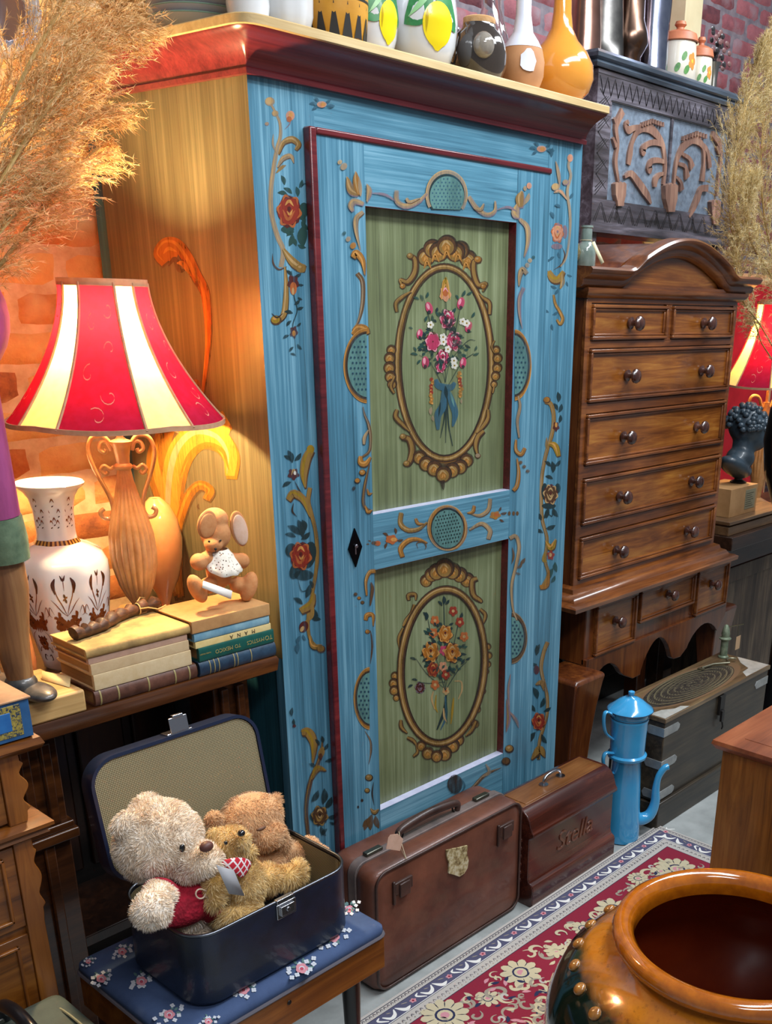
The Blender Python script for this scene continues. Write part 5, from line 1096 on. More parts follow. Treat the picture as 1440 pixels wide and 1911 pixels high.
shade(lp_, lc, .189, .462, .694, LA+27, .074, SHM, cw=27)
def bulb(T, c, z, power, col, r=.026):
    l = bpy.data.lights.new('bulb_light', 'POINT'); l.energy = power; l.color = col; l.shadow_soft_size = r
    o = bpy.data.objects.new('bulb_light', l); COL.objects.link(o); o.parent = T.o; o.location = (0, 0, z); return o
bulb(lp_, lc, .625, 28.0, (1.0, .73, .38))
m = MB(); m.ell((lc[0], lc[1], lc[2]+.545), (.010, .010, .02)); lp_.part(m, 'bulb', emis('bulb_glow', '#ffd9a0', 6))
# ---- amber glass vase behind the lamp
c = onZ(300, 1180, SZ); gx_ = onY(297, 1010, 1.93).x; gc = (gx_, 1.93, SZ)
m = MB(); m.lathe([(.030, 0), (.032, .004), (.022, .012), (.010, .03), (.009, .05), (.018, .075), (.034, .11), (.045, .155), (.048, .195), (.042, .235), (.028, .265), (.012, .28), (.009, .277), (.022, .258), (.036, .23), (.042, .195), (.039, .155), (.028, .11), (.010, .08)], 36, 0, Matrix.Translation(gc), cap=False)
single('amber_glass_vase', 'pinkish amber glass teardrop vase behind the ribbed lamp base', 'vase', m, simple('amber_glaze', '#c8824c', .1, c2='#d89a62', scale=8, coat=1), gc, smooth=60)
# ---- small terracotta bottle
bc_ = onZ(60, 1215, SZ); bc_ = (.765, 1.80, SZ)
m = MB(); m.lathe([(.020, 0), (.024, .006), (.026, .05), (.022, .10), (.013, .13), (.011, .165), (.015, .172), (.014, .178), (.009, .176)], 28, 0, Matrix.Translation(bc_), cap=False)
single('terracotta_bottle', 'small orange terracotta bottle between the porcelain vase and the carved figure', 'bottle', m, simple('terracotta_clay', '#b4602c', .6, c2='#c87a3c', scale=30, bump=.3), bc_, smooth=60)  # bottle in plain mottled orange clay
# ---- carved figure (leg, trouser, cuff, shoe) on a pale block
M_carvwood = wood('figure_wood', '#5a3418', '#96663a', '#b88a54', 'z', rough=.55, coat=.1, bump=.4)
blk = MB(); blk.box(.635, .779, 1.598, 1.755, SZ, SZ+.040); single('wood_block', 'pale rectangular wood block under the carved figure at the sideboard edge', 'block', blk, wood('pale_block', '#9a7440', '#c49c62', '#d8b680', 'x', rough=.6, coat=0), (.65, 1.65, SZ), bevel=.004)
m = MB(); a, b_, c_, d_ = onZ(78, 1252, SZ+.052), onZ(132, 1263, SZ+.047), onZ(130, 1283, SZ+.0412), onZ(78, 1268, SZ+.0412)
m.add([tuple(a), tuple(b_), tuple(c_), tuple(d_)], [(0, 1, 2, 3)]); single('paper_card', 'small yellowish folded paper card leaning on the pale wood block', 'card', m, simple('card_yellow', '#d8c08a', .8), tuple(a), solid=.0008)
ZB = SZ+.0405
fg = Thing('carved_figure', 'tall painted carved figure with purple trousers, green cuffs and a bare wooden leg', 'sculpture', (.68, 1.68, ZB))
def lg(pts, rad, seg=18): m = MB(); q = crom(pts, 5); k = len(q); R = [rad[0]+0 for _ in q]; R = [rad[int(min(i/(k-1)*(len(rad)-1), len(rad)-2))]+(rad[int(min(i/(k-1)*(len(rad)-1), len(rad)-2))+1]-rad[int(min(i/(k-1)*(len(rad)-1), len(rad)-2))])*((i/(k-1)*(len(rad)-1))-int(min(i/(k-1)*(len(rad)-1), len(rad)-2))) for i in range(k)]; m.tube(q, R, seg); return m
for s_, (X, Y) in enumerate(((.690, 1.635), (.668, 1.722))):
    fg.part(lg([(X, Y, ZB+.035), (X-.003, Y, ZB+.10), (X+.004, Y, ZB+.19), (X+.006, Y+.004, ZB+.27)], [.021, .026, .031, .027]), 'leg', M_carvwood, smooth=60)
    m = lg([(X+.006, Y, ZB+.235), (X+.004, Y, ZB+.27), (X+.002, Y, ZB+.305)], [.038, .041, .039]); fg.part(m, 'cuff', simple('green_cuff', '#4c6048', .7, c2='#64785c', scale=60, bump=.4), smooth=60)
    m = lg([(X+.002, Y, ZB+.306), (X-.006, Y, ZB+.42), (X-.014+(.02 if s_ else 0), Y+.01, ZB+.56)], [.037, .042, .052]); fg.part(m, 'trouser', simple('purple_trouser', '#7c2c5c', .6, c2='#9c4478', scale=40, bump=.4, stretch=(1, 1, .2)), smooth=60)
    m = MB(); m.ell((X+.012, Y-.028, ZB+.014), (.026, .046, .0135), 0); m.ell((X, Y, ZB+.024), (.026, .028, .022), 0); fg.part(m, 'shoe', simple('shoe_dark', '#2c2a28', .4, c2='#5c5650', scale=40, coat=.4))
m = MB(); m.ell((.675, 1.675, ZB+.60), (.10, .075, .10), 0); m.ell((.67, 1.675, ZB+.78), (.085, .06, .14), 0); fg.part(m, 'tunic', MC['purple_trouser'])
m = MB(); m.ell((.67, 1.67, ZB+.98), (.042, .048, .06), 0); m.tube([(.67, 1.675, ZB+.86), (.67, 1.675, ZB+.95)], .025, 14); fg.part(m, 'head', M_carvwood)
# ---- blue box on the pedestal cabinet
bx = Thing('blue_box', 'blue book shaped box with gold floral border on the pedestal cabinet', 'box', (.42, 1.55, .872))
m = MB(); x0, x1, y0, y1, z0, z1 = .22, .615, 1.443, 1.66, .8722, .936
m.box(x0, x1, y0, y1, z0, z1-.003, 0); m.box(x0-.003, x1+.003, y0-.003, y1+.003, z1-.003, z1, 1); m.box(x0+.01, x1-.014, y0-.0008, y0+.001, z0+.006, z1-.008, 2); m.box(x0+.02, x1-.030, y0-.0014, y0+.001, z0+.016, z1-.018, 3)
t = NT('gold_foliage'); v = t.noise(t.map(), 160, 4, .7, 1.5); gcol = t.ramp(v, [(.44, '#1e3450'), (.5, '#8a7a34'), (.62, '#a8964a')]); M_gf = t.done(gcol, .4)
bx.part(m, 'box_body', [simple('box_blue', '#1c4a78', .45, c2='#2a5c8c', scale=30, bump=.2), simple('box_lid_tan', '#b08a68', .6, c2='#9a7456', scale=30), M_gf, simple('box_panel_blue', '#1f5c9c', .4, c2='#2c70b0', scale=25)], bevel=.0008)
# ---- grey green case at the bottom left
gcase = Thing('grey_case', 'grey green fabric case with dark handle in the bottom left corner', 'case', (.45, 1.3, 0))
m = MB(); m.prism(rrect(.16, .40, .02, 4, .505, 1.235), 0, .43, axis='z'); GM = simple('grey_green_cloth', '#4c544a', .6, c2='#5e665a', scale=14, bump=.3, bscale=300); gcase.part(m, 'case_body', GM, bevel=.03, seg=4)
for dx in (.45, .56): m = MB(); q = crom([(dx, 1.05, .425), (dx, 1.12, .4335), (dx, 1.235, .4345), (dx, 1.35, .4335), (dx, 1.415, .42)], 4); m.tube(q, .0022, 6); gcase.part(m, 'piping', simple('cream_piping', '#a8a07c', .6))
hq = onZ(28, 1896, .46); hX, hY = min(.56, hq.x), min(1.36, hq.y)
m = MB(); q = crom([(hX, hY-.06, .432), (hX, hY-.055, .458), (hX, hY, .470), (hX, hY+.055, .458), (hX, hY+.06, .432)], 6); m.tube(q, .011, 12); gcase.part(m, 'handle', simple('black_leather', '#14161a', .35, coat=.4)); 
for y in (hY-.06, hY+.06): m = MB(); m.box(hX-.017, hX+.017, y-.01, y+.01, .4305, .44); gcase.part(m, 'handle_mount', metalm('case_steel', '#a8a8a0', .3), bevel=.002)
# ---- toy rabbit on the right stack
rb0 = onZ(410, 1118, ZTR); RY = 1.662
def rp_(u, v, dy=0): return onY(u, v, RY+dy)
bun = Thing('toy_rabbit', 'small beige toy rabbit with floppy ears and white lace collar sitting on books', 'soft toy', (rb0.x, RY, ZTR))
M_felt = simple('orange_felt', '#b87846', .9, c2='#c48a58', scale=60, bump=.5, bscale=400)
def remesh_ells(E, vox=.003, tubes=()):
    m = MB()
    for c, r, rot in E:
        T = Matrix.Translation(c) @ (rot or Matrix.Identity(4)); m.ell((0, 0, 0), r, 0, T, 20, 12)
    for P, R in tubes: m.tube(P, R, 14)
    me = bpy.data.meshes.new('x'); me.from_pydata(m.v, [], m.f); o = bpy.data.objects.new('x', me); COL.objects.link(o)
    md = o.modifiers.new('r', 'REMESH'); md.mode = 'VOXEL'; md.voxel_size = vox; md.use_smooth_shade = True
    sm = o.modifiers.new('s', 'SMOOTH'); sm.iterations = 4; sm.factor = .5
    bpy.context.view_layer.update(); ne = bpy.data.meshes.new_from_object(o.evaluated_get(bpy.context.evaluated_depsgraph_get()))
    out = MB(); out.v = [tuple(v.co) for v in ne.vertices]; out.f = [tuple(p.vertices) for p in ne.polygons]; out.m = [0]*len(out.f)
    bpy.data.objects.remove(o); bpy.data.meshes.remove(me); bpy.data.meshes.remove(ne); return out
Rz = lambda a, ax='Y': Matrix.Rotation(radians(a), 4, ax)
hd = rp_(402, 995); bd = rp_(408, 1065, .005)
foot = lambda u, v, dy, rot: (rp_(u, v, dy), (.0155, .018, .031), rot)
E = [(hd, (.030, .028, .031), None), (rp_(400, 968, .002), (.027, .025, .022), None), (bd, (.026, .022, .036), None), (rp_(398, 1015, -.012), (.018, .018, .014), None),
     (rp_(371, 1048, -.010), (.017, .016, .017), None), (rp_(385, 1042, -.004), (.016, .014, .014), None), (rp_(450, 1046, -.010), (.017, .016, .016), None), (rp_(436, 1043, -.004), (.016, .014, .013), None),
     foot(368, 1098, -.020, Rz(-22)), foot(464, 1094, -.018, Rz(24)), (rp_(388, 1092, -.004), (.018, .016, .016), None), (rp_(444, 1090, -.004), (.018, .016, .016), None)]
mb = remesh_ells(E, .0028)
zmin = min(v[2] for v in mb.v); mb.v = [(x, y, z-(zmin-ZTR-.0003)) for x, y, z in mb.v]; dzr = -(zmin-ZTR-.0003)
bun.part(mb, 'body', M_felt, smooth=180)
M_ear = simple('ear_pink', '#d8b8a4', .9, c2='#c8a084', scale=30, bump=.4)
for u, v, rx, rz_, ang, dy in ((446, 986, .019, .036, -12, -.018), (386, 978, .021, .027, 18, -.024)):
    m = MB(); T = Matrix.Translation(rp_(u, v, dy)+Vector((0, 0, dzr))) @ Rz(ang); m.ell((0, 0, 0), (rx, .006, rz_), 0, T); m.ell((0, -.0035, -.002), (rx*.85, .004, rz_*.86), 1 if ang < 0 else 0, T); bun.part(m, 'ear', [M_felt, M_ear], smooth=180)
M_lace = NT('white_lace'); vv = M_lace.n('TexVoronoi', Scale=190.0); M_lace.l(M_lace.map(), vv.inputs['Vector']); al = M_lace.ramp(vv.outputs['Distance'], [(.22, (0, 0, 0, 1)), (.30, (1, 1, 1, 1))]); M_lace.l(al, M_lace.b.inputs['Alpha']); M_lace = M_lace.done('#e8e0d0', .8)
m = MB(); cz = rp_(403, 1024).z+dzr; cx_ = bd.x-.002; V = []; F = []; n4 = 40
for k in range(5):
    for i in range(n4):
        a = 2*pi*i/n4; fr_ = max(0, -sin(a)); r = .018+.0046*k+.002*cos(9*a)*(k/4); V.append((cx_+r*1.05*cos(a), RY-.002+r*.95*sin(a)-(.004*k*.5), cz-.0062*k-.0050*k*fr_*(1+.4*abs(cos(a*1.0)))))
m.add(V, [(k*n4+i, k*n4+(i+1) % n4, (k+1)*n4+(i+1) % n4, (k+1)*n4+i) for k in range(4) for i in range(n4)], 0); bun.part(m, 'lace_collar', M_lace, smooth=60, solid=.0008)
m = MB(); p0 = rp_(402, 1024, -.034); m.ell((p0.x, p0.y, p0.z+dzr), (.003, .002, .0025), 0); m.tube([(p0.x, p0.y, p0.z+dzr-.002), (p0.x, p0.y+.001, p0.z+dzr-.008)], .0006, 5); m.ell(tuple(rp_(411, 1008, -.029)+Vector((0, 0, dzr))), (.0022, .002, .0022), 0); m.ell(tuple(rp_(390, 1010, -.028)+Vector((0, 0, dzr))), (.0022, .002, .0022), 0); bun.part(m, 'stitched_face', simple('black_thread', '#1a120c', .6))
m = MB(); qd = [rp_(379, 1083, -.040), rp_(433, 1102, -.040), rp_(431, 1118, -.044), rp_(377, 1096, -.044)]; m.add([tuple(q+Vector((0, 0, dzr))) for q in qd], [(0, 1, 2, 3)]); single('price_ticket', 'small blank white price ticket resting across the toy rabbit legs', 'ticket', m, simple('white_card', '#ece8e0', .7), tuple(qd[0]), solid=.0007)
# ================================================================== STOOL, BLUE SUITCASE, BEARS
M_stoolw = wood('stool_wood', '#5e3010', '#96561e', '#b8742e', 'x', rough=.35, coat=.3)
M_blackleg = simple('black_leg', '#0c0b0b', .35, coat=.3)
st = Thing('footstool', 'low stool with blue flower print cushion, wooden apron and black tapered legs', 'stool', (.865, 1.34, 0))
QX0, QX1, QY0, QY1, QZ = .645, 1.088, 1.182, 1.502, .42
m = MB(); R = []
for o_, z in ((.002, QZ-.022), (.0, QZ-.016), (.001, QZ-.008), (.010, QZ-.001), (.028, QZ)): R.append([(x, y, z) for x, y in rrect(QX1-QX0-2*o_, QY1-QY0-2*o_, .018, 4, (QX0+QX1)/2, (QY0+QY1)/2)])
loft(m, R, 0)
FC = ['fp', 'fw', 'fg', 'fd']; FM = [simple('print_pink', '#d08a94', .85), simple('print_white', '#c8ccd4', .85), simple('print_green', '#5a7a78', .85), simple('print_rose', '#b8485c', .85)]
fp = Paint(lambda u, v: onZ(u, v, QZ), (0, 0, 1), FC, base=.0004, step=.000006); fp.mw = .5
rf_ = random.Random(4)
for u, v, s in ((228, 1776, .8), (189, 1827, .9), (264, 1832, 1), (344, 1838, .5), (454, 1847, 1.1), (563, 1808, 1.1), (622, 1750, 1.1), (652, 1697, .8), (316, 1894, 1), (389, 1907, .7), (165, 1796, .5)):
    for i in range(9):
        a = rf_.uniform(0, 2*pi); d = rf_.uniform(8, 22)*s; fp.leaf(u+d*.5*cos(a)*1.2, v+d*.4*sin(a)-4, 9*s, 4*s, math.degrees(a), 'fg')
    for i in range(10):
        a = 2*pi*i/10+rf_.uniform(-.2, .2); d = rf_.uniform(13, 25)*s; x, y = u+d*cos(a)*1.15, v-.45*d*cos(a)+d*.62*sin(a)
        for k in range(4): b_ = pi*k/2+a; fp.oval(x+2.6*s*cos(b_), y+2.2*s*sin(b_), 2.4*s, 2.0*s, 'fw', n=7)
    for k in range(5): b_ = 2*pi*k/5; fp.oval(u+5*s*cos(b_), v+4*s*sin(b_), 6*s, 5*s, 'fp', n=9)
    fp.oval(u, v, 5*s, 4*s, 'fw', n=8); fp.oval(u, v+1, 3.6*s, 3*s, 'fd', n=8)
merged(m, fp, 1); M_denim = simple('blue_print_cloth', '#33466a', .85, c2='#40557c', scale=12, bump=.35, bscale=700); st.part(m, 'cushion', [M_denim]+FM, smooth=50, recalc=False)
m = MB(); m.tube([(x, y, QZ-.024) for x, y in rrect(QX1-QX0, QY1-QY0, .018, 4, (QX0+QX1)/2, (QY0+QY1)/2)]+[(QX1, (QY0+QY1)/2+.14, QZ-.024)], .0035, 6); st.part(m, 'grey_piping', simple('grey_piping', '#5c5860', .7))
m = MB()
for a in ((QX0+.004, QX1-.004, QY0+.004, QY0+.02), (QX0+.004, QX1-.004, QY1-.02, QY1-.004), (QX0+.004, QX0+.02, QY0+.02, QY1-.02), (QX1-.02, QX1-.004, QY0+.02, QY1-.02)): m.box(*a, QZ-.098, QZ-.026)
m.lathe([(.0045, 0), (.0045, .0015)], 12, 1, Matrix.Translation((.86, QY0+.0035, QZ-.05)) @ Matrix.Rotation(radians(90), 4, 'X')); st.part(m, 'apron', [M_stoolw, M_blackleg], bevel=.002)
for x in (QX0+.05, QX1-.05):
    for y in (QY0+.05, QY1-.05):
        z0_ = .0098 if (x > 1.0 and False) else 0.0
        m = MB(); m.lathe([(.010, z0_), (.018, .28), (.019, QZ-.06)], 20, 0, Matrix.Translation((x, y, 0))); st.part(m, 'leg', M_blackleg)
# ---- blue suitcase
M_navy = simple('navy_vinyl', '#0f1626', .42, c2='#141f36', scale=30, bump=.25, bscale=500, coat=.25)
M_navin = simple('navy_rim', '#16223c', .35, coat=.3)
M_chrome = metalm('chrome', '#b8bac0', .22)
def lattice(name, a, b, c):
    t = NT(name); s1 = t.n('TexWave', Scale=105.0); s1.wave_type = 'BANDS'; s1.bands_direction = 'X'; t.l(t.map(), s1.inputs['Vector'])
    s2 = t.n('TexWave', Scale=105.0); s2.wave_type = 'BANDS'; s2.bands_direction = 'Z'; t.l(t.map(), s2.inputs['Vector'])
    f = t.math('MULTIPLY', s1.outputs['Fac'], s2.outputs['Fac']); col = t.ramp(f, [(.12, a), (.35, b), (.7, c)])
    n = t.noise(t.map(), 9, 3, .5); col = t.mix(t.math('MULTIPLY', n, .35), col, a); t.bump(f, .3, .001); return t.done(col, .55, spec=.6)
M_lin = lattice('patterned_lining', '#5e5238', '#a0936c', '#c8c09c')
sc0 = Thing('blue_suitcase', 'open navy blue suitcase with patterned lining full of teddy bears on the stool', 'suitcase', (.865, 1.32, QZ+.0045))
GX0, GX1, GY0, GY1, GZ0, GZ1 = .702, 1.036, 1.206, 1.432, QZ+.0045, .562
gw, gh, gcx, gcy = GX1-GX0, GY1-GY0, (GX0+GX1)/2, (GY0+GY1)/2
def rr_ring(o, z, r=.05, n=8): return [(x, y, z) for x, y in rrect(gw-2*o, gh-2*o, r-o, n, gcx, gcy)]
def shell(m, rings, mi=0):
    n = len(rings[0]); V = [q for r in rings for q in r]; F = [(k*n+i, k*n+(i+1) % n, (k+1)*n+(i+1) % n, (k+1)*n+i) for k in range(len(rings)-1) for i in range(n)]
    F += [tuple(range(n)), tuple(range((len(rings)-1)*n+n-1, (len(rings)-1)*n-1, -1))]; m.add(V, F, mi)
m = MB(); shell(m, [rr_ring(.012, GZ0), rr_ring(.004, GZ0+.002), rr_ring(0, GZ0+.010), rr_ring(0, GZ1-.004), rr_ring(.003, GZ1-.004), rr_ring(.004, GZ0+.012), rr_ring(.02, GZ0+.010)]); sc0.part(m, 'base_shell', M_navy, smooth=50)
m = MB(); shell(m, [rr_ring(.0042, GZ1-.008), rr_ring(.0044, GZ0+.0125)]); m.f = m.f[:-2]; m.m = m.m[:-2]; sc0.part(m, 'base_lining', M_lin, smooth=50)
m = MB(); q = [Vector(p) for p in rr_ring(.0025, GZ1-.002)]; q += [q[0], q[1]]; m.tube(q, .003, 8, cap=False); sc0.part(m, 'metal_rim', metalm('steel_rim', '#70747c', .3), smooth=60)
m = MB(); m.box(.86, .90, GY0-.004, GY0, GZ1-.034, GZ1-.006); m.box(.866, .894, GY0-.008, GY0-.003, GZ1-.028, GZ1-.010); m.lathe([(.004, 0), (.004, .002)], 14, 0, Matrix.Translation((.88, GY0-.008, GZ1-.018)) @ Matrix.Rotation(radians(90), 4, 'X')); m.box(.862, .898, GY0-.003, GY0+.006, GZ1-.006, GZ1+.002); sc0.part(m, 'lock_plate', M_chrome, bevel=.0012)
# lid: built lying closed over the base, then swung back about its hinge
HY, HZ = GY1-.002, GZ1+.002; LT = Matrix.Translation((0, HY, HZ)) @ Matrix.Rotation(radians(101), 4, 'X') @ Matrix.Translation((0, -HY, -HZ))
# closed lid occupies z HZ..HZ+.05 ; rotating about +X by positive angle swings the front edge up and back
LT = Matrix.Translation((0, HY, HZ)) @ Matrix.Rotation(radians(-101), 4, 'X') @ Matrix.Translation((0, -HY, -HZ))
def lidpart(mk, nm, mats, **k): m = MB(); m.T = LT; mk(m); return sc0.part(m, nm, mats, **k)
LZ = HZ
lidpart(lambda m: shell(m, [rr_ring(.018, LZ+.048), rr_ring(.006, LZ+.046), rr_ring(0, LZ+.036), rr_ring(0, LZ+.001), rr_ring(.006, LZ+.001), rr_ring(.007, LZ+.036), rr_ring(.02, LZ+.040)]), 'lid_shell', M_navin, smooth=50)
lidpart(lambda m: (shell(m, [rr_ring(.0072, LZ+.004), rr_ring(.0075, LZ+.0355), rr_ring(.012, LZ+.0385)])), 'lid_lining', M_lin, smooth=40)
sc0.o.children[-1].data.polygons
def pocket(m):
    # gathered elastic pocket across the lower half of the lid
    n = 60; V = []
    for i in range(n+1):
        x = GX0+.02+(gw-.04)*i/n; w = .0035*sin(i*1.9)*(1 if i > n*.55 else .25)
        V += [(x, GY1-.012, LZ+.034), (x, GY1-.095-.028*i/n, LZ+.022+w), (x, GY1-.118-.028*i/n, LZ+.026+w*.6), (x, GY1-.124-.028*i/n, LZ+.034)]
    m.add(V, [(4*i+j, 4*(i+1)+j, 4*(i+1)+j+1, 4*i+j+1) for i in range(n) for j in range(3)], 0)
lidpart(pocket, 'elastic_pocket', M_lin, smooth=60, recalc=False)
lidpart(lambda m: (m.box(.855, .905, GY0-.003, GY0+.001, LZ+.004, LZ+.030), m.box(.862, .898, GY0-.030, GY0-.002, LZ+.002, LZ+.005), m.box(.870, .890, GY0-.034, GY0-.028, LZ+.0, LZ+.009)), 'lid_catch', M_chrome, bevel=.001)
# ---- bears
def fur(out, src, count, ln, wd, seed, lie=.45, down=(0, 0, -1), mi=0, curl=.35):
    """short pile fibres, tapered, growing from the body surface; one mesh with the skin"""
    rnd = random.Random(seed); vs_ = [Vector(v) for v in src.v]; tris = []; cum = []; tot = 0
    for f in src.f:
        for k in range(1, len(f)-1):
            a, b, c = vs_[f[0]], vs_[f[k]], vs_[f[k+1]]; n = (b-a).cross(c-a); A = n.length
            if A > 0: tot += A; cum.append(tot); tris.append((a, b, c, n/A))
    import bisect; dn = Vector(down)
    V = []; F = []
    for i in range(count):
        a, b, c, n = tris[min(bisect.bisect(cum, rnd.random()*tot), len(tris)-1)]; u, v = rnd.random(), rnd.random()
        if u+v > 1: u, v = 1-u, 1-v
        p = a+(b-a)*u+(c-a)*v; cl = mnoise.noise_vector(p*38)*1.6
        d = (n+dn*lie+cl*curl+Vector((rnd.uniform(-1, 1), rnd.uniform(-1, 1), rnd.uniform(-1, 1)))*.25).normalized(); L = ln*rnd.uniform(.6, 1.2)
        s = d.cross(Vector((rnd.uniform(-1, 1), rnd.uniform(-1, 1), rnd.uniform(-1, 1)))).normalized()*wd/2; k = len(V)
        m1 = p+d*L*.5+cl*L*.12; tip = p+d*L+dn*L*.25+cl*L*.3; p0 = p-n*.001
        V += [tuple(p0-s), tuple(p0+s), tuple(m1+s*.8), tuple(m1-s*.8), tuple(tip)]; F += [(k, k+1, k+2, k+3), (k+3, k+2, k+4)]
    out.add(V, F, mi)
def furmat(name, a, b, c):
    t = NT(name); g = t.n('NewGeometry'); n = t.noise(t.map(), 26, 3, .6); f = t.math('ADD', t.math('MULTIPLY', g.outputs['Random Per Island'], .5), t.math('MULTIPLY', n, .5))
    col = t.ramp(f, [(.25, a), (.5, b), (.75, c)]); t.b.inputs['Sheen Weight'].default_value = .4; return t.done(col, .85, spec=.2)
M_cream = furmat('cream_fur', '#d6ba9a', '#ecdcc6', '#fbf3e8'); M_gfur = furmat('golden_fur', '#bc9650', '#dcb878', '#f0dcac'); M_tfur = furmat('tan_fur', '#b8885c', '#d6ac80', '#e8c8a0')
def bear(name, label, base, E, mat, n, ln, wd, seed, vox=.004, tubes=(), **k):
    T = Thing(name, label, 'teddy bear', base); src = remesh_ells(E, vox, tubes); out = MB(); out.add(src.v, src.f, 0); fur(out, src, n, ln, wd, seed, **k); T.part(out, 'body', mat, smooth=180, recalc=False); return T
B = lambda u, v, Y: onY(u, v, Y)
black_ = simple('bead_black', '#0a0808', .12, coat=1)
# large cream bear
c1 = B(296, 1568, 1.34); E = [(c1, (.070, .064, .066), None), (B(376, 1604, 1.268), (.033, .036, .026), None), (B(360, 1618, 1.285), (.032, .032, .024), None),
     (B(236, 1540, 1.345), (.024, .014, .024), None), (B(272, 1505, 1.375), (.024, .014, .022), None),
     (B(342, 1688, 1.312), (.052, .042, .052), None), (B(362, 1722, 1.315), (.042, .040, .032), None), (B(282, 1698, 1.222), (.027, .028, .028), None), (B(296, 1672, 1.25), (.023, .028, .022), None)]
cb = bear('teddy_bear', 'large fluffy cream teddy bear in a red jumper at the left of the suitcase', (.83, 1.31, GZ0+.012), E, M_cream, 36000, .0070, .0013, 1, curl=.62, lie=.05)
m = MB(); p_ = B(385, 1580, 1.238); m.ell(tuple(p_), (.0115, .009, .0085), 0); cb.part(m, 'nose', simple('brown_nose', '#5a342c', .5))
for u, v, Y in ((340, 1583, 1.262),): m = MB(); m.ell(tuple(B(u, v, Y)), (.005, .004, .007), 0); cb.part(m, 'eye', black_)
m = MB(); m.tube(crom([B(368, 1622, 1.268), B(380, 1628, 1.265), B(394, 1622, 1.268)], 4), .0012, 6); cb.part(m, 'mouth', simple('mouth_thread', '#6a4434', .8))
src = remesh_ells([(B(338, 1678, 1.300), (.064, .052, .042), None), (B(300, 1668, 1.268), (.030, .032, .025), Rz(30)), (B(360, 1660, 1.295), (.045, .05, .035), None), (B(378, 1684, 1.298), (.030, .046, .033), None)], .004)
t = NT('red_knit'); kn = t.n('TexVoronoi', Scale=260.0); t.l(t.map((1, 1, .6)), kn.inputs['Vector']); t.bump(kn.outputs['Distance'], .8, .002); M_red = t.done(t.ramp(t.noise(t.map(), 60, 4, .6), [(.35, '#8e0c24'), (.65, '#c41c38')]), .85)
cb.part(src, 'red_jumper', M_red, smooth=180)
m = MB(); m.tube([onY(374+9*cos(a), 1668+9*sin(a), 1.243) for a in [2*pi*i/14 for i in range(12)]]+[onY(388, 1664, 1.245)], .0013, 6); m.tube([onY(383, 1674, 1.243), onY(396, 1676, 1.245)], .0011, 6); cb.part(m, 'jumper_stitch', simple('pale_thread', '#dcc4ac', .8))
# back tan bear
c2 = B(468, 1532, 1.395); E = [(c2, (.060, .052, .052), None), (B(498, 1556, 1.355), (.034, .034, .028), None), (B(399, 1530, 1.39), (.017, .012, .018), None), (B(510, 1496, 1.41), (.019, .012, .017), None), (B(522, 1570, 1.36), (.018, .02, .02), None),
     (B(490, 1625, 1.375), (.052, .042, .052), None), (B(545, 1590, 1.365), (.036, .024, .022), Rz(14)), (B(572, 1586, 1.36), (.028, .024, .025), None), (B(598, 1598, 1.335), (.020, .020, .021), None)]
tb = bear('teddy_bear', 'tan teddy bear at the back of the suitcase, head drooping, arm stretched right', (.93, 1.37, GZ0+.012), E, M_tfur, 22000, .0065, .0009, 2, curl=.5)
m = MB(); m.ell(tuple(B(487, 1546, 1.322)), (.010, .005, .004)); tb.part(m, 'mouth_fold', simple('fold_shade', '#5c3c28', .6))  # dark bead puts the shade of the mouth fold into colour
# small golden bear
E = [(B(428, 1577, 1.275), (.031, .030, .030), None), (B(447, 1567, 1.252), (.015, .018, .014), None), (B(400, 1556, 1.29), (.011, .008, .012), None), (B(462, 1590, 1.262), (.012, .014, .012), None),
     (B(452, 1650, 1.268), (.040, .034, .050), None), (B(440, 1700, 1.262), (.044, .036, .028), None), (B(400, 1650, 1.246), (.016, .017, .030), Rz(8)), (B(402, 1680, 1.240), (.014, .014, .016), None),
     (B(500, 1640, 1.275), (.030, .024, .024), Rz(20)), (B(535, 1636, 1.265), (.024, .022, .020), None), (B(556, 1625, 1.262), (.014, .018, .022), None)]
gb = bear('teddy_bear', 'small golden teddy bear with red plaid scarf in the middle of the suitcase', (.90, 1.265, GZ0+.012), E, M_gfur, 20000, .0085, .0008, 3, vox=.0032, curl=.35, lie=.25)
m = MB(); m.ell(tuple(B(450, 1555, 1.236)), (.0065, .006, .0055), 0); gb.part(m, 'nose', black_); m = MB(); m.ell(tuple(B(421, 1573, 1.246)), (.0032, .003, .0036), 0); gb.part(m, 'eye', black_)
m = MB(); m.tube(crom([B(452, 1566, 1.238), B(454, 1576, 1.238), B(446, 1582, 1.238)], 3), .0008, 5); gb.part(m, 'mouth', black_)
t = NT('plaid'); wx = t.n('TexWave', Scale=28.0); wx.bands_direction = 'X'; t.l(t.map(rot=(0, radians(25), 0)), wx.inputs['Vector']); wz = t.n('TexWave', Scale=28.0); wz.bands_direction = 'Z'; t.l(t.map(rot=(0, radians(25), 0)), wz.inputs['Vector'])
f = t.math('MAXIMUM', wx.outputs['Fac'], wz.outputs['Fac']); col = t.ramp(f, [(.80, '#c01c30'), (.90, '#d8b0b0'), (.97, '#e8e4e4')]); M_plaid = t.done(col, .8)
m = MB(); V = [B(404, 1608, 1.243), B(430, 1600, 1.232), B(456, 1598, 1.234), B(474, 1608, 1.244), B(466, 1624, 1.232), B(450, 1646, 1.228), B(440, 1630, 1.226), B(424, 1622, 1.230)]; m.add([tuple(q) for q in V]+[tuple(B(444, 1612, 1.224))], [(0, 1, 8, 7), (1, 2, 8), (2, 3, 4, 8), (4, 5, 6, 8), (6, 7, 8)], 0); gb.part(m, 'plaid_scarf', M_plaid, smooth=180, solid=.003, subd=1)
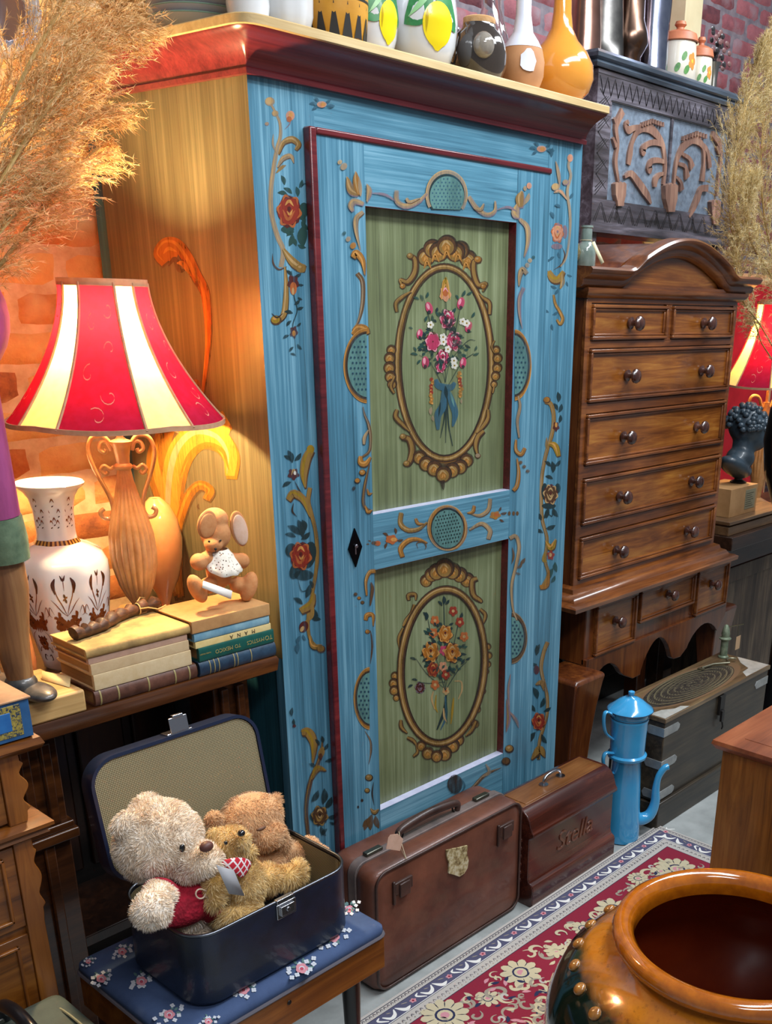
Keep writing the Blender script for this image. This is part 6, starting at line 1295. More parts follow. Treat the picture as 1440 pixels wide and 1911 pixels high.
m = MB(); V = [B(403, 1614, 1.218), B(436, 1624, 1.216), B(456, 1672, 1.214), B(427, 1668, 1.216)]; m.add([tuple(q) for q in V], [(0, 1, 2, 3)]); single('price_ticket', 'blank grey card ticket hanging in front of the small golden teddy bear', 'ticket', m, simple('grey_card', '#a8a8ac', .6), tuple(V[0]), solid=.0008)
# ================================================================== CASES ON THE FLOOR
M_lea = simple('brown_leather', '#44241a', .5, c2='#7c4a36', scale=7, bump=.35, bscale=120, coat=.25, lo=.3, hi=.72)
M_lead = simple('dark_leather', '#2c1a16', .45, c2='#4a322a', scale=18, bump=.3, bscale=120, coat=.2)
M_leatop = simple('grey_leather_strip', '#5c5250', .5, c2='#7c6c66', scale=20, bump=.3, bscale=140)
su = Thing('leather_suitcase', 'old scuffed brown leather suitcase with carry handle and torn label before the wardrobe', 'suitcase', (1.54, 1.51, 0))
X0, X1, Y0, Y1, ZH = 1.288, 1.802, 1.436, 1.590, .325
def bulge_box(m, x0, x1, y0, y1, z0, z1, r, bulge, n=10, mi=0):
    # cushion-like box: rounded outline in xz, bulging front and back
    O = rrect(x1-x0, z1-z0, r, 6, (x0+x1)/2, (z0+z1)/2); R = []
    cx, cz = (x0+x1)/2, (z0+z1)/2
    for s, y in ((.90, y0-bulge), (.975, y0-bulge*.5), (1, y0+.012), (1, y1-.012), (.97, y1)): R.append([(cx+(x-cx)*s, y, cz+(z-cz)*s) for x, z in O])
    loft(m, R, mi)
m = MB(); bulge_box(m, X0, X1, Y0+.010, Y0+.070, 0.0005, ZH-.004, .030, .008); su.part(m, 'front_half', M_lea, smooth=60)
m = MB(); bulge_box(m, X0, X1, Y1-.072, Y1-.004, 0.0005, ZH-.004, .030, .0); su.part(m, 'back_half', M_lea, smooth=60)
m = MB(); m.prism(rrect(X1-X0+.004, ZH-.004, .03, 6, (X0+X1)/2, (ZH)/2+.002), Y0+.062, Y1-.066, axis='y'); su.part(m, 'opening_frame', M_leatop, smooth=50, bevel=.002)
m = MB(); O = rrect(X1-X0-.012, ZH-.014, .032, 6, (X0+X1)/2, ZH/2); q = [(x, Y0+.002, z+.001) for x, z in O]; q += [q[0], q[1]]; m.tube(q, .0032, 8, cap=False); su.part(m, 'edge_welt', M_lead, smooth=60)
for xx in (1.345, 1.705): 
    m = MB(); m.box(xx, xx+.055, Y0-.006, Y0+.002, ZH-.075, ZH-.045, 0); m.box(xx+.012, xx+.044, Y0-.010, Y0-.004, ZH-.085, ZH-.05, 0); m.box(xx-.004, xx+.003, Y0-.005, Y0+.002, ZH-.10, ZH-.04, 0); su.part(m, 'strap_keeper', M_lead, bevel=.002)
lbP = [onY(u, v, Y0-.002) for u, v in ((833, 1587), (845, 1584), (857, 1582), (872, 1578), (871, 1592), (874, 1606), (872, 1620), (866, 1630), (857, 1636), (845, 1632), (837, 1630), (838, 1612), (834, 1600))]
m = MB(); m.prism([(q.x, q.z) for q in lbP], Y0-.0025, Y0+.0015, axis='y'); t = NT('torn_label'); M_torn = t.done(t.ramp(t.noise(t.map(), 70, 5, .7), [(.40, '#6e5a38'), (.5, '#b0a070'), (.62, '#d0c8a8')]), .8); su.part(m, 'torn_label', M_torn, smooth=0)
ztop = ZH+.001
for xx in (1.365, 1.735): m = MB(); m.box(xx-.035, xx+.015, 1.505, 1.522, ztop-.002, ztop+.008); su.part(m, 'clasp', metalm('dull_brass', '#6a6a60', .4), bevel=.003)
m = MB(); q = crom([(1.435, 1.513, ztop), (1.437, 1.513, ztop+.018), (1.465, 1.513, ztop+.026), (1.535, 1.513, ztop+.031), (1.605, 1.513, ztop+.026), (1.635, 1.513, ztop+.018), (1.637, 1.513, ztop)], 5); k = len(q); m.tube(q, [.007+.004*sin(pi*i/(k-1)) for i in range(k)], 12); hnd = su.part(m, 'handle', M_lead, smooth=60)
for xx in (1.437, 1.632): m = MB(); m.tube([(xx+.013*cos(a), 1.513, ztop+.010+.014*sin(a)) for a in [2*pi*i/16 for i in range(17)]], .0022, 6); su.part(m, 'handle_ring', metalm('dark_ring', '#3a3a38', .4))
# paper tag on string
tg = Thing('paper_tag', 'small pinkish paper tag tied to the leather suitcase handle', 'tag', (1.37, 1.43, ZH-.03))
V = [onY(u, v, 1.428) for u, v in ((728, 1558), (742, 1556), (752, 1566), (746, 1588), (720, 1584), (724, 1564))]
m = MB(); m.prism([(q.x, q.z) for q in V], 1.4275, 1.4285, axis='y'); tg.part(m, 'tag_card', simple('tag_card', '#c8a088', .8, c2='#d4b09a', scale=40), smooth=0)
m = MB(); m.tube([tuple(V[0].lerp(V[1], .5)-Vector((0, 0, .004))), (1.39, 1.440, ztop-.006), (1.42, 1.49, ztop+.014), (1.436, 1.513, ztop+.026), (1.440, 1.52, ztop+.016)], .0009, 5); tg.part(m, 'string', simple('string', '#c0b090', .8))
# ---- sewing machine case with raised lettering
M_case = wood('case_mahogany', '#26100c', '#4c2218', '#6c3826', 'x', rough=.25, coat=.6, blotch=.3)
M_casetop = wood('case_top', '#5a3414', '#82522a', '#9c6c3c', 'x', rough=.35, coat=.35)
mc = Thing('machine_case', 'dark mahogany sewing machine case with raised name and chrome handle between suitcase and enamel pot', 'case', (2.0, 1.5, 0))
CX0, CX1 = 1.815, 2.196
prof = [(1.405, 0), (1.405, .058), (1.408, .066), (1.418, .072), (1.422, .084), (1.422, .200), (1.416, .206), (1.408, .210), (1.408, .220), (1.414, .226), (1.418, .238), (1.424, .255), (1.434, .268), (1.446, .275), (1.456, .279)]
full = prof+[(2*1.498-y, z) for y, z in reversed(prof)]
m = MB(); m.prism(full, CX0, CX1, axis='x'); mc.part(m, 'case_cover', M_case, smooth=28, bevel=.003)
m = MB(); m.box(CX0+.03, CX1-.03, 1.462, 1.534, .2785, .2815); m.box(CX0+.012, CX1-.012, 1.456, 1.54, .277, .2795); mc.part(m, 'top_inlay', M_casetop, bevel=.001)
m = MB(); q = crom([(1.965, 1.498, .2815), (1.968, 1.498, .298), (1.985, 1.498, .306), (2.02, 1.498, .307), (2.037, 1.498, .298), (2.04, 1.498, .2815)], 6); m.tube(q, .0042, 10); m.lathe([(.013, 0), (.013, .003)], 16, 0, Matrix.Translation((1.965, 1.498, .2813))); m.lathe([(.013, 0), (.013, .003)], 16, 0, Matrix.Translation((2.04, 1.498, .2813))); mc.part(m, 'chrome_handle', M_chrome, smooth=50)
for i in range(6):
    m = MB(); m.lathe([(.007, 0), (.006, .004), (.002, .006)], 10, 0, Matrix.Translation((CX0-.0002, 1.452, .07+.024*i)) @ Matrix.Rotation(radians(-90), 4, 'Y')); mc.part(m, 'stud', M_case)
m = MB(); a = onY(1036, 1596, 1.422); text_mb(m, 'Stella', .078, Matrix.Translation((a.x, 1.4215, .118)) @ Matrix.Rotation(radians(90), 4, 'X'), 0, .0022, shear=.25, bold=-.0004); mc.part(m, 'raised_lettering', wood('letter_wood', '#4a281c', '#74452e', '#8a583c', 'x', rough=.3, coat=.5), smooth=20)
# ---- enamel coffee pot
M_en = simple('blue_enamel', '#3a9cd2', .18, c2='#46a8dc', scale=6, coat=.8); M_end = simple('chip_dark', '#14304c', .5)
pc = (2.300, 1.452, 0)
ep = Thing('enamel_coffee_pot', 'tall sky blue enamel coffee pot with lid and low curved spout beside the wooden trunk', 'coffee pot', pc)
TT = Matrix.Translation(pc)
m = MB(); m.lathe([(.048, .0003), (.054, .004), (.054, .03), (.051, .10), (.046, .19), (.043, .262), (.048, .268)], 40, 0, TT); ep.part(m, 'lower_body', M_en, smooth=50)
m = MB(); m.lathe([(.050, .268), (.057, .272), (.058, .279), (.051, .284), (.052, .33), (.0545, .385), (.0565, .392), (.0545, .396), (.0535, .399), (.056, .402), (.056, .42)], 40, 0, TT); ep.part(m, 'upper_drum', M_en, smooth=50)
m = MB(); m.lathe([(.056, .4205), (.064, .417), (.066, .420), (.063, .424), (.052, .432), (.036, .446), (.020, .455), (.008, .458), (.006, .462), (.010, .467), (.009, .473), (.002, .476)], 44, 0, TT, rf=lambda a, t: 1+.012*cos(10*a)*(1 if t < .3 else 0)); ep.part(m, 'lid', M_en, smooth=50)
m = MB(); m.tube([(pc[0]+.0665*cos(a), pc[1]+.0665*sin(a), .419) for a in [2*pi*i/60 for i in range(61)]], .0012, 5, cap=False); m.tube([(pc[0]+.0562*cos(a), pc[1]+.0562*sin(a), .397) for a in [2*pi*i/60 for i in range(61)]], .0010, 5, cap=False); ep.part(m, 'dark_rim_line', M_end)
ra = radians(-53); dx, dy = cos(ra), sin(ra)
def H2(L, a): return [Vector((pc[0]+cos(a)*x, pc[1]+sin(a)*x, z)) for x, z in L]
m = MB(); q = crom(H2([(.035, .060), (.065, .058), (.088, .072), (.100, .110), (.099, .155), (.104, .195), (.120, .222), (.132, .226)], radians(-38)), 5); k = len(q); m.tube(q, [.022-.012*min(1, i/(k-1)*1.5) for i in range(k)], 16); ep.part(m, 'spout', M_en, smooth=60)
for L in ([(.05, .405), (.085, .425), (.092, .40), (.082, .36), (.055, .335)], [(.05, .29), (.078, .295), (.084, .27), (.07, .235), (.045, .225)]):
    m = MB(); q = crom(H2(L, radians(160)), 6); m.tube(q, .0075, 10, flat=.55); ep.part(m, 'handle', M_en, smooth=60)
# ---- brass bound trunk
M_trunk = wood('old_trunk', '#1c1610', '#3c3224', '#5a4c38', 'x', rough=.45, coat=.2, bump=.3); M_trtop = wood('trunk_top', '#3a2a1a', '#6c563a', '#8e7650', 'x', rough=.4, coat=.3, bump=.25)
M_tin = simple('pale_metal_strap', '#9a9c9c', .4, c2='#b4b6b4', scale=30, metal=.6)
tk = Thing('wooden_trunk', 'dark wooden trunk with pale metal corner straps and carved oval lid beneath the walnut chest', 'trunk', (2.75, 1.53, 0))
KX0, KX1, KY0, KY1, KZ = 2.415, 3.075, 1.402, 1.590, .368
m = MB(); m.box(KX0, KX1, KY0, KY1, .088, .352); m.box(KX0-.008, KX1+.008, KY0-.008, KY1+.004, 0, .085); m.box(KX0-.008, KX1+.008, KY0-.012, KY0+.01, .078, .092); tk.part(m, 'trunk_body', M_trunk, bevel=.003)
m = MB(); m.box(KX0-.004, KX1+.004, KY0-.005, KY1+.003, .353, KZ); tk.part(m, 'trunk_lid', M_trtop, bevel=.002)
def pill(x0, x1, zc, h, y): m = MB(); m.prism(rrect(x1-x0, h, h*.48, 5, (x0+x1)/2, zc), y-.0025, y+.001, axis='y'); return m
for zc in (.322, .214, .112):
    m = MB(); m.prism([(KX0-.0025, zc-.014), (KX0+.075, zc-.014), (KX0+.085, zc-.007), (KX0+.087, zc+.004), (KX0+.075, zc+.014), (KX0-.0025, zc+.014)], KY0-.0025, KY0+.001, axis='y'); m.prism([(KY0-.002, zc-.014), (KY0+.052, zc-.014), (KY0+.060, zc), (KY0+.052, zc+.014), (KY0-.002, zc+.014)], KX0-.0026, KX0+.001, axis='x'); tk.part(m, 'corner_strap', M_tin, bevel=.0006)
m = MB(); m.prism([(KX1-.08, .33), (KX1, .33), (KX1, .302), (KX1-.08, .302), (KX1-.09, .316)], KY0-.0025, KY0+.001, axis='y'); tk.part(m, 'corner_strap', M_tin, bevel=.0006)
m = MB(); m.box(2.735, 2.765, KY0-.010, KY0, .285, .350); m.box(2.742, 2.758, KY0-.016, KY0-.008, .262, .300); m.tube([(2.75, KY0-.014, .262), (2.75, KY0-.018, .245), (2.753, KY0-.014, .235)], .003, 8); tk.part(m, 'hasp', simple('black_hasp', '#14110f', .5), bevel=.001)
CK = ['cd', 'cl', 'cm', 'ct']; CM = [simple('carved_dark', '#1c1814', .5, c2='#3a332a', scale=60, bump=.8, bscale=160), simple('brass_inlay', '#8c8264', .4, metal=.4), simple('worn_brown', '#6e543a', .5), simple('corner_plate', '#a8a8a0', .45, c2='#c4c4bc', scale=30, metal=.3)]
cp = Paint(lambda x, y: Vector((x, y, KZ)), (0, 0, 1), CK, base=.0004, step=.000006); cp.mw = .0006
tcx, tcy = (KX0+KX1)/2-.02, (KY0+KY1)/2
cp.oval(tcx, tcy, .285, .086, 'cm', n=40); cp.oval(tcx-.01, tcy, .255, .076, 'cd', n=40)
for k in range(7):
    n_ = 8+k*8; rx_, ry_ = .035*(k+.4), .0103*(k+.4)
    for i in range(n_):
        a = 2*pi*i/n_; cp.stroke([(tcx+rx_*cos(a)+.006*sin(5*a+k), tcy+ry_*sin(a)+.003*cos(7*a)), (tcx+(rx_+.014)*cos(a+.18), tcy+(ry_+.006)*sin(a+.18)), (tcx+(rx_+.006)*cos(a+.34), tcy+(ry_+.009)*sin(a+.34))], .0022, 'cl', 3)
for P in ([(KX0, KY0), (KX0+.14, KY0), (KX0+.12, KY0+.02), (KX0+.09, KY0+.022), (KX0+.05, KY0+.045), (KX0+.02, KY0+.05), (KX0, KY0+.07)], [(KX1, KY0), (KX1-.16, KY0), (KX1-.13, KY0+.03), (KX1-.08, KY0+.035), (KX1-.05, KY0+.08), (KX1, KY0+.12)]): cp.poly(P, 'ct')
m = MB(); m.add(cp.v, cp.f, 0); m.m = list(cp.m); tk.part(m, 'carved_oval_inlay', CM, smooth=0, recalc=False)
# small brass keys on the trunk
m = MB(); m.tube([(3.00+.022*cos(a), 1.50+.02*sin(a), KZ+.012) for a in [pi*i/10 for i in range(11)]], .0035, 8); m.tube([(2.87, 1.545, KZ+.006), (2.93, 1.535, KZ+.007), (2.978, 1.50, KZ+.008)], .004, 8); m.box(2.86, 2.875, 1.535, 1.555, KZ+.0012, KZ+.006); single('brass_key', 'pale old metal latch key lying on the trunk near its far corner', 'key', m, metalm('pale_brass', '#a8a48c', .4), (2.94, 1.52, KZ), smooth=50)
# brass candlestick with tag on the trunk
cs = (3.035, 1.555, KZ+.001); cst = Thing('candlestick', 'small green patinated brass candlestick holder with side arm at the trunk corner', 'candlestick', cs)
m = MB(); m.lathe([(.018, 0), (.018, .004), (.013, .008), (.013, .062), (.020, .066), (.021, .070), (.012, .075), (.015, .085), (.012, .10), (.007, .115), (.003, .118)], 20, 0, Matrix.Translation(cs)); cst.part(m, 'column', simple('verdigris', '#5e6e58', .5, c2='#8a947c', scale=60, metal=.3))
m = MB(); m.tube([(cs[0], cs[1], cs[2]+.108), (cs[0]+.085, cs[1]-.02, cs[2]+.105)], .002, 6); m.tube([(cs[0]+.06, cs[1]-.014, cs[2]+.106), (cs[0]+.062, cs[1]-.016, cs[2]+.07)], .0008, 5); cst.part(m, 'side_arm', metalm('arm_brass', '#8c8468', .4))
m = MB(); m.box(cs[0]+.048, cs[0]+.078, cs[1]-.018, cs[1]-.017, cs[2]+.018, cs[2]+.066); single('paper_tag', 'buff paper tag hanging from the candlestick on the trunk', 'tag', m, simple('buff_tag', '#c09c78', .8), (cs[0]+.06, cs[1], cs[2]+.07))
# ---- big glazed jar in the foreground
jt = NT('amber_jar_glaze'); sp = jt.sep(jt.tc.outputs['Object'])
n1 = jt.noise(jt.map(), 4.5, 4, .6); n2 = jt.noise(jt.map(), 70, 4, .7)
base = jt.mix(n2, '#a85e12', '#cc821c'); base = jt.mix(jt.math('MULTIPLY', jt.math('SUBTRACT', n2, .55, True), 4, True), base, '#6a300a')
lr = jt.math('ADD', jt.math('MULTIPLY', sp[0], .643), jt.math('MULTIPLY', sp[1], -.766))
zz = jt.math('ADD', jt.math('ADD', sp[2], jt.math('MULTIPLY', n1, .12)), jt.math('MULTIPLY', lr, .16))
msk = jt.ramp(zz, [(.455, (1, 1, 1, 1)), (.485, (0, 0, 0, 1))])
base = jt.mix(msk, base, '#0c1a14'); jt.bump(n2, .08, .001); M_jar = jt.done(base, .12, coat=.9, coat_r=.05)
M_jarrim = simple('jar_rim_glaze', '#bc6810', .1, c2='#a0540e', scale=50, coat=1); M_jarin = simple('jar_inside', '#6a2008', .25, c2='#7c2c0e', scale=10, coat=.5)
jc = (1.375, .622, 0)
jr = Thing('glazed_jar', 'large amber and dark green glazed earthenware jar with open rim in the foreground', 'jar', jc)
TJ = Matrix.Translation(jc)
m = MB(); m.lathe([(.17, .0105), (.20, .02), (.26, .10), (.305, .20), (.322, .29), (.318, .35), (.295, .405), (.255, .445), (.215, .468), (.195, .476), (.188, .482)], 96, 0, TJ, cap=False); m.lathe([(.17, .0105), (.0001, .0105)], 96, 0, TJ, cap=False); jr.part(m, 'jar_body', M_jar, smooth=60)
m = MB(); m.lathe([(.186, .478), (.196, .484), (.208, .492), (.212, .503), (.208, .514), (.198, .520), (.185, .518), (.176, .508), (.173, .494), (.174, .478)], 96, 0, TJ, cap=False); jr.part(m, 'rim', M_jarrim, smooth=60)
m = MB(); m.lathe([(.1745, .480), (.20, .462), (.24, .435), (.28, .395), (.303, .34), (.305, .29), (.29, .20), (.25, .11), (.19, .04), (.0001, .035)], 96, 0, TJ, cap=False); jr.part(m, 'inside', M_jarin, smooth=60)
for k in range(26):
    a = 2*pi*k/26+.05; r, z = .272, .4285; m = MB(); m.ell((0, 0, 0), (.0125, .0125, .008), 0, Matrix.Translation((jc[0]+r*cos(a), jc[1]+r*sin(a), z+.001)) @ Matrix.Rotation(a, 4, 'Z') @ Matrix.Rotation(radians(42), 4, 'Y'), 12, 8); jr.part(m, 'stud', simple('stud_glaze', '#80501e', .2, c2='#a87434', scale=60, coat=.8))
# ================================================================== POTTERY ON THE WARDROBE AND THE CARVED CHEST
ZW = ZT+.0715
def lz(name, label, cat, c, prof, mat, seg=40, rf=None, group=None, smooth=50, cap=False, extra=None, sx=1):
    T = Thing(name, label, cat, c, group); m = MB(); m.lathe(prof, seg, 0, Matrix.Translation(c), rf=rf, cap=cap, sx=sx); mats = mat if isinstance(mat, list) else [mat]
    if extra: extra(m, c)
    T.part(m, 'body', mats, smooth=smooth, recalc=not extra); return T
M_orange = simple('orange_glaze', '#d88a2c', .14, c2='#e0983c', scale=5, coat=.9)
def topc(u, v, dy=0): p = onZ(u, v, ZW); return (p.x, max(p.y, 1.56)+dy, ZW)
c = topc(1066, 188, .062); c = (2.088, 1.630, ZW)
lz('gourd_vase', 'bright orange glazed gourd vase with long neck at the right end of the wardrobe', 'vase', c, [(.030, 0), (.045, .004), (.066, .022), (.076, .048), (.074, .075), (.060, .100), (.038, .122), (.025, .145), (.0205, .175), (.0185, .23), (.021, .27), (.024, .275), (.018, .27)], M_orange)
c = (1.930, 1.610, ZW)
M_matt = simple('matt_terracotta', '#b07a50', .7, c2='#c08a5c', scale=20, bump=.2); M_wg = simple('white_glaze', '#d0d4e0', .15, c2='#dcdfe8', scale=5, coat=.7)
t2 = Thing('two_tone_vase', 'vase with white glazed neck and bare orange lower half beside the gourd vase', 'vase', c)
m = MB(); m.lathe([(.028, 0), (.036, .003), (.046, .028), (.0475, .055), (.042, .078)], 40, 0, Matrix.Translation(c), cap=True); t2.part(m, 'terracotta_base', M_matt)
m = MB(); m.lathe([(.0425, .078), (.034, .092), (.022, .108), (.0165, .14), (.016, .20), (.02, .235), (.016, .232)], 40, 0, Matrix.Translation(c), cap=False); t2.part(m, 'white_neck', M_wg)
m = MB(); aa = radians(-125)
P = [(cos(2*pi*i/14), sin(2*pi*i/14)) for i in range(14)]; V = []
for x, z in P:
    k = 1+.12*sin(x*9+z*5); ang = aa+x*k*.36; V.append((c[0]+.0492*cos(ang), c[1]+.0492*sin(ang), c[2]+.05+z*k*.021))
m.add(V+[(c[0]+.0494*cos(aa), c[1]+.0494*sin(aa), c[2]+.05)], [(i, (i+1) % 14, 14) for i in range(14)]); t2.part(m, 'white_patch', simple('white_label', '#d8dae4', .5), recalc=False)
M_gl = glassm('clear_glass', '#f2f6f6'); M_gld = glassm('smoky_glass', '#a89c94', .03)
c = (2.02, 1.78, ZW)
lz('glass_carafe', 'clear glass carafe standing behind the orange and two tone vases', 'carafe', c, [(.04, 0), (.055, .003), (.058, .03), (.055, .09), (.035, .15), (.022, .19), (.022, .24), (.030, .26), (.028, .26), (.0205, .24), (.0205, .19), (.033, .149), (.053, .09), (.056, .03), (.05, .006), (.001, .006)], M_gl)
c = (1.800, 1.618, ZW)
dj = Thing('glass_jug', 'round smoky brown glass jug with cork stopper and loop handle on the wardrobe', 'jug', c)
m = MB(); m.lathe([(.035, 0), (.046, .003), (.056, .025), (.058, .05), (.050, .078), (.036, .092), (.034, .100), (.032, .100), (.034, .09), (.048, .076), (.055, .05), (.053, .027), (.043, .006), (.001, .006)], 40, 0, Matrix.Translation(c), cap=False); dj.part(m, 'glass_body', simple('dark_glass', '#2c2622', .06, c2='#3c332c', scale=6, coat=1))
m = MB(); m.lathe([(.031, .097), (.033, .100), (.033, .110), (.030, .112)], 28, 0, Matrix.Translation(c)); dj.part(m, 'cork', simple('cork', '#b0804c', .8, c2='#c8a070', scale=60, bump=.4))
m = MB(); a = radians(150); q = crom([(c[0]+cos(a)*r, c[1]+sin(a)*r, c[2]+z) for r, z in ((.045, .088), (.068, .092), (.082, .072), (.078, .042), (.055, .022))], 5); m.tube(q, .005, 10); dj.part(m, 'handle', MC['dark_glass'])
m = MB(); a = radians(-128); m.ell((c[0]+.052*cos(a), c[1]+.052*sin(a), c[2]+.055), (.022, .022, .024), 0); dj.part(m, 'glass_prunt', simple('smoke_prunt', '#6c645c', .08, c2='#8c8478', scale=30, coat=1))
# wicker basket
c = (1.765, 1.835, ZW)
def basket(name, label, c, r, h, n=30, rows=22):
    T = Thing(name, label, 'basket', c); m = MB(); M_w = simple('wicker', '#9a6a34', .55, c2='#c8985c', scale=60, bump=.3)
    for k in range(rows):
        z = .006+h*k/rows; P = [Vector((c[0]+(r+.0035*(1 if (i+k) % 2 else -1))*cos(2*pi*i/n), c[1]+(r+.0035*(1 if (i+k) % 2 else -1))*sin(2*pi*i/n), c[2]+z)) for i in range(n)]
        Q = crom(P, 2, closed=True); Q.append(Q[0]); m.tube(Q, h/rows*.52, 6, cap=False)
    T.part(m, 'woven_side', M_w)
    m = MB(); P = [(c[0]+(r+.003)*cos(2*pi*i/40), c[1]+(r+.003)*sin(2*pi*i/40), c[2]+h+.008+.003*sin(i*2.2)) for i in range(41)]; m.tube(P, .008, 8, cap=False); T.part(m, 'rim', M_w)
    m = MB(); m.lathe([(r-.004, .0005), (r-.004, .004)], 30, 0, Matrix.Translation(c)); T.part(m, 'bottom', M_w); return T
basket('wicker_basket', 'honey coloured wicker basket standing behind the smoky glass jug', c, .068, .19)
c = (1.93, 1.90, ZW); lz('teal_jar', 'small ribbed teal glazed jar in the shadow behind the wicker basket', 'jar', c, [(.035, 0), (.045, .01), (.048, .06), (.04, .10), (.034, .11), (.030, .11)], simple('teal_glaze', '#2c5c6c', .15, c2='#3c7488', scale=20, coat=.8), rf=lambda a, t: 1+.03*cos(14*a))
# lemon jugs
def lemonjug(c, r, h, label, az, k=1.0, group=None):
    prof = [(r*.62, 0), (r*.72, .003), (r*.92, h*.18), (r*1.0, h*.36), (r*.93, h*.58), (r*.74, h*.78), (r*.66, h*.9), (r*.72, h*1.0), (r*.69, h*1.0), (r*.63, h*.9), (r*.6, h*.8)]
    T = Thing('lemon_jug', label, 'jug', c, group); m = MB(); m.lathe(prof, 48, 0, Matrix.Translation(c), cap=False)
    def pt(a, z):
        zz = z*h
        for i in range(len(prof)-1):
            if prof[i][1] <= zz <= prof[i+1][1] and prof[i+1][1] > prof[i][1]:
                t = (zz-prof[i][1])/(prof[i+1][1]-prof[i][1]); rr = prof[i][0]+(prof[i+1][0]-prof[i][0])*t; break
        else: rr = prof[6][0]
        return Vector((c[0]+(rr+.0012)*cos(radians(az+a)), c[1]+(rr+.0012)*sin(radians(az+a)), c[2]+zz))
    def blob(a0, z0, ra, rz, ang, mi, pinch=0, n=26):
        V = []; NR = 6
        for q_ in range(NR+1):
            for i in range(n):
                t = 2*pi*i/n; r_ = q_/NR; x2 = cos(t)*ra*r_; y2 = sin(t)*rz*r_+(-.02*r_ if abs(t-1.5*pi) < .3 else 0)
                V.append(tuple(pt(a0+x2, min(.97, max(.03, z0+y2)))+Vector((cos(radians(az+a0)), sin(radians(az+a0)), 0))*.0006))
        m.add(V, [(q_*n+i, q_*n+(i+1) % n, (q_+1)*n+(i+1) % n, (q_+1)*n+i) for q_ in range(NR) for i in range(n)], mi)
    def leaf(a0, z0, a1, z1, w, mi=2):
        n = 10; L, R = [], []
        for i in range(n+1):
            t = i/n; a = a0+(a1-a0)*t; z = z0+(z1-z0)*t; ww = w*sin(pi*t**.8)
            dx, dz = (a1-a0), (z1-z0)*100; ln = math.hypot(dx, dz); nx, nz = -dz/ln, dx/ln
            L.append(pt(a+nx*ww, min(.98, z+nz*ww/100))); R.append(pt(a-nx*ww, min(.98, z-nz*ww/100)))
        e = Vector((cos(radians(az+a0)), sin(radians(az+a0)), 0))*.0003*mi
        m.add([tuple(q+e) for q in L+R], [(i, i+1, n+1+i+1, n+1+i) for i in range(n)], mi)
    leaf(2, .58, -48, .30, 16); leaf(4, .60, 50, .28, 14, 2); leaf(0, .56, -40, .35, 3, 3)
    blob(10, .31, 27, .175, 0, 1, .02); leaf(10, .18, 12, .11, 4, 1); leaf(-9, .42, -11, .24, 2.0, 4)
    mats = [simple('jug_white', '#c8ccd0', .12, c2='#d4d6d8', scale=4, coat=.8), simple('lemon_yellow', '#e8d010', .3, coat=.5), simple('leaf_green', '#2c7040', .3, c2='#3c8850', scale=40, coat=.5), simple('leaf_light', '#8cc088', .3), simple('lemon_shade', '#b89c0c', .3)]
    T.part(m, 'jug_body', mats, smooth=60, recalc=False)
    m = MB(); a = radians(az+150); q = crom([(c[0]+cos(a)*x, c[1]+sin(a)*x, c[2]+z) for x, z in ((r*.7, h*.85), (r*1.3, h*.8), (r*1.5, h*.55), (r*1.0, h*.3))], 5); m.tube(q, .006, 10); T.part(m, 'handle', mats[0]); return T
lemonjug((1.658, 1.640, ZW), .070, .215, 'large round white jug painted with one big yellow lemon and green leaves', -118)
lemonjug((1.541, 1.658, ZW), .050, .19, 'slimmer white lemon painted jug left of the big lemon jug', -100)
# ochre pot with dark triangles
c = (1.428, 1.634, ZW); pot_t = Thing('ochre_pot', 'ochre yellow hide style pot with black triangles and stitched seam on the wardrobe', 'pot', c)
m = MB(); PR = [(.050, 0), (.054, .003), (.060, .05), (.062, .10), (.056, .16), (.050, .20), (.047, .20), (.052, .16), (.058, .10)]; m.lathe(PR, 120, 0, Matrix.Translation(c), cap=False)
def pp(a, z): 
    rr = .054+(.062-.054)*min(1, z/.1) if z < .1 else .062-.006*(z-.1)/.06; return (c[0]+(rr+.0018)*cos(radians(a)), c[1]+(rr+.0018)*sin(radians(a)), c[2]+z)
for k in range(15):
    a = -180+24*k; m.add([pp(a-10, .008), pp(a, .009), pp(a+10, .008), pp(a+5, .035), pp(a, .062), pp(a-5, .035)], [(0, 1, 2, 3, 5), (3, 4, 5)], 1)
for i in range(48): a = 7.5*i; m.add([pp(a, .066), pp(a+7.5, .066), pp(a+7.5, .070), pp(a, .070)], [(0, 1, 2, 3)], 1)
for (a, z) in ((-140, .11), (-92, .13), (-110, .085), (-110, .105), (-110, .125)):
    if a == -110: m.add([pp(a-4, z), pp(a, z+.006), pp(a+4, z), pp(a, z+.002)], [(0, 1, 2, 3)], 1)
    else: m.add([pp(a-9, z+.03), pp(a, z+.04), pp(a+8, z+.02), pp(a+3, z-.03), pp(a-3, z-.02)], [(0, 1, 2, 3, 4)], 1)
pot_t.part(m, 'pot_body', [simple('ochre_glaze_pot', '#b47c1c', .45, c2='#c89030', scale=20, bump=.1), simple('pot_black', '#1c1814', .5)], smooth=60, recalc=False)
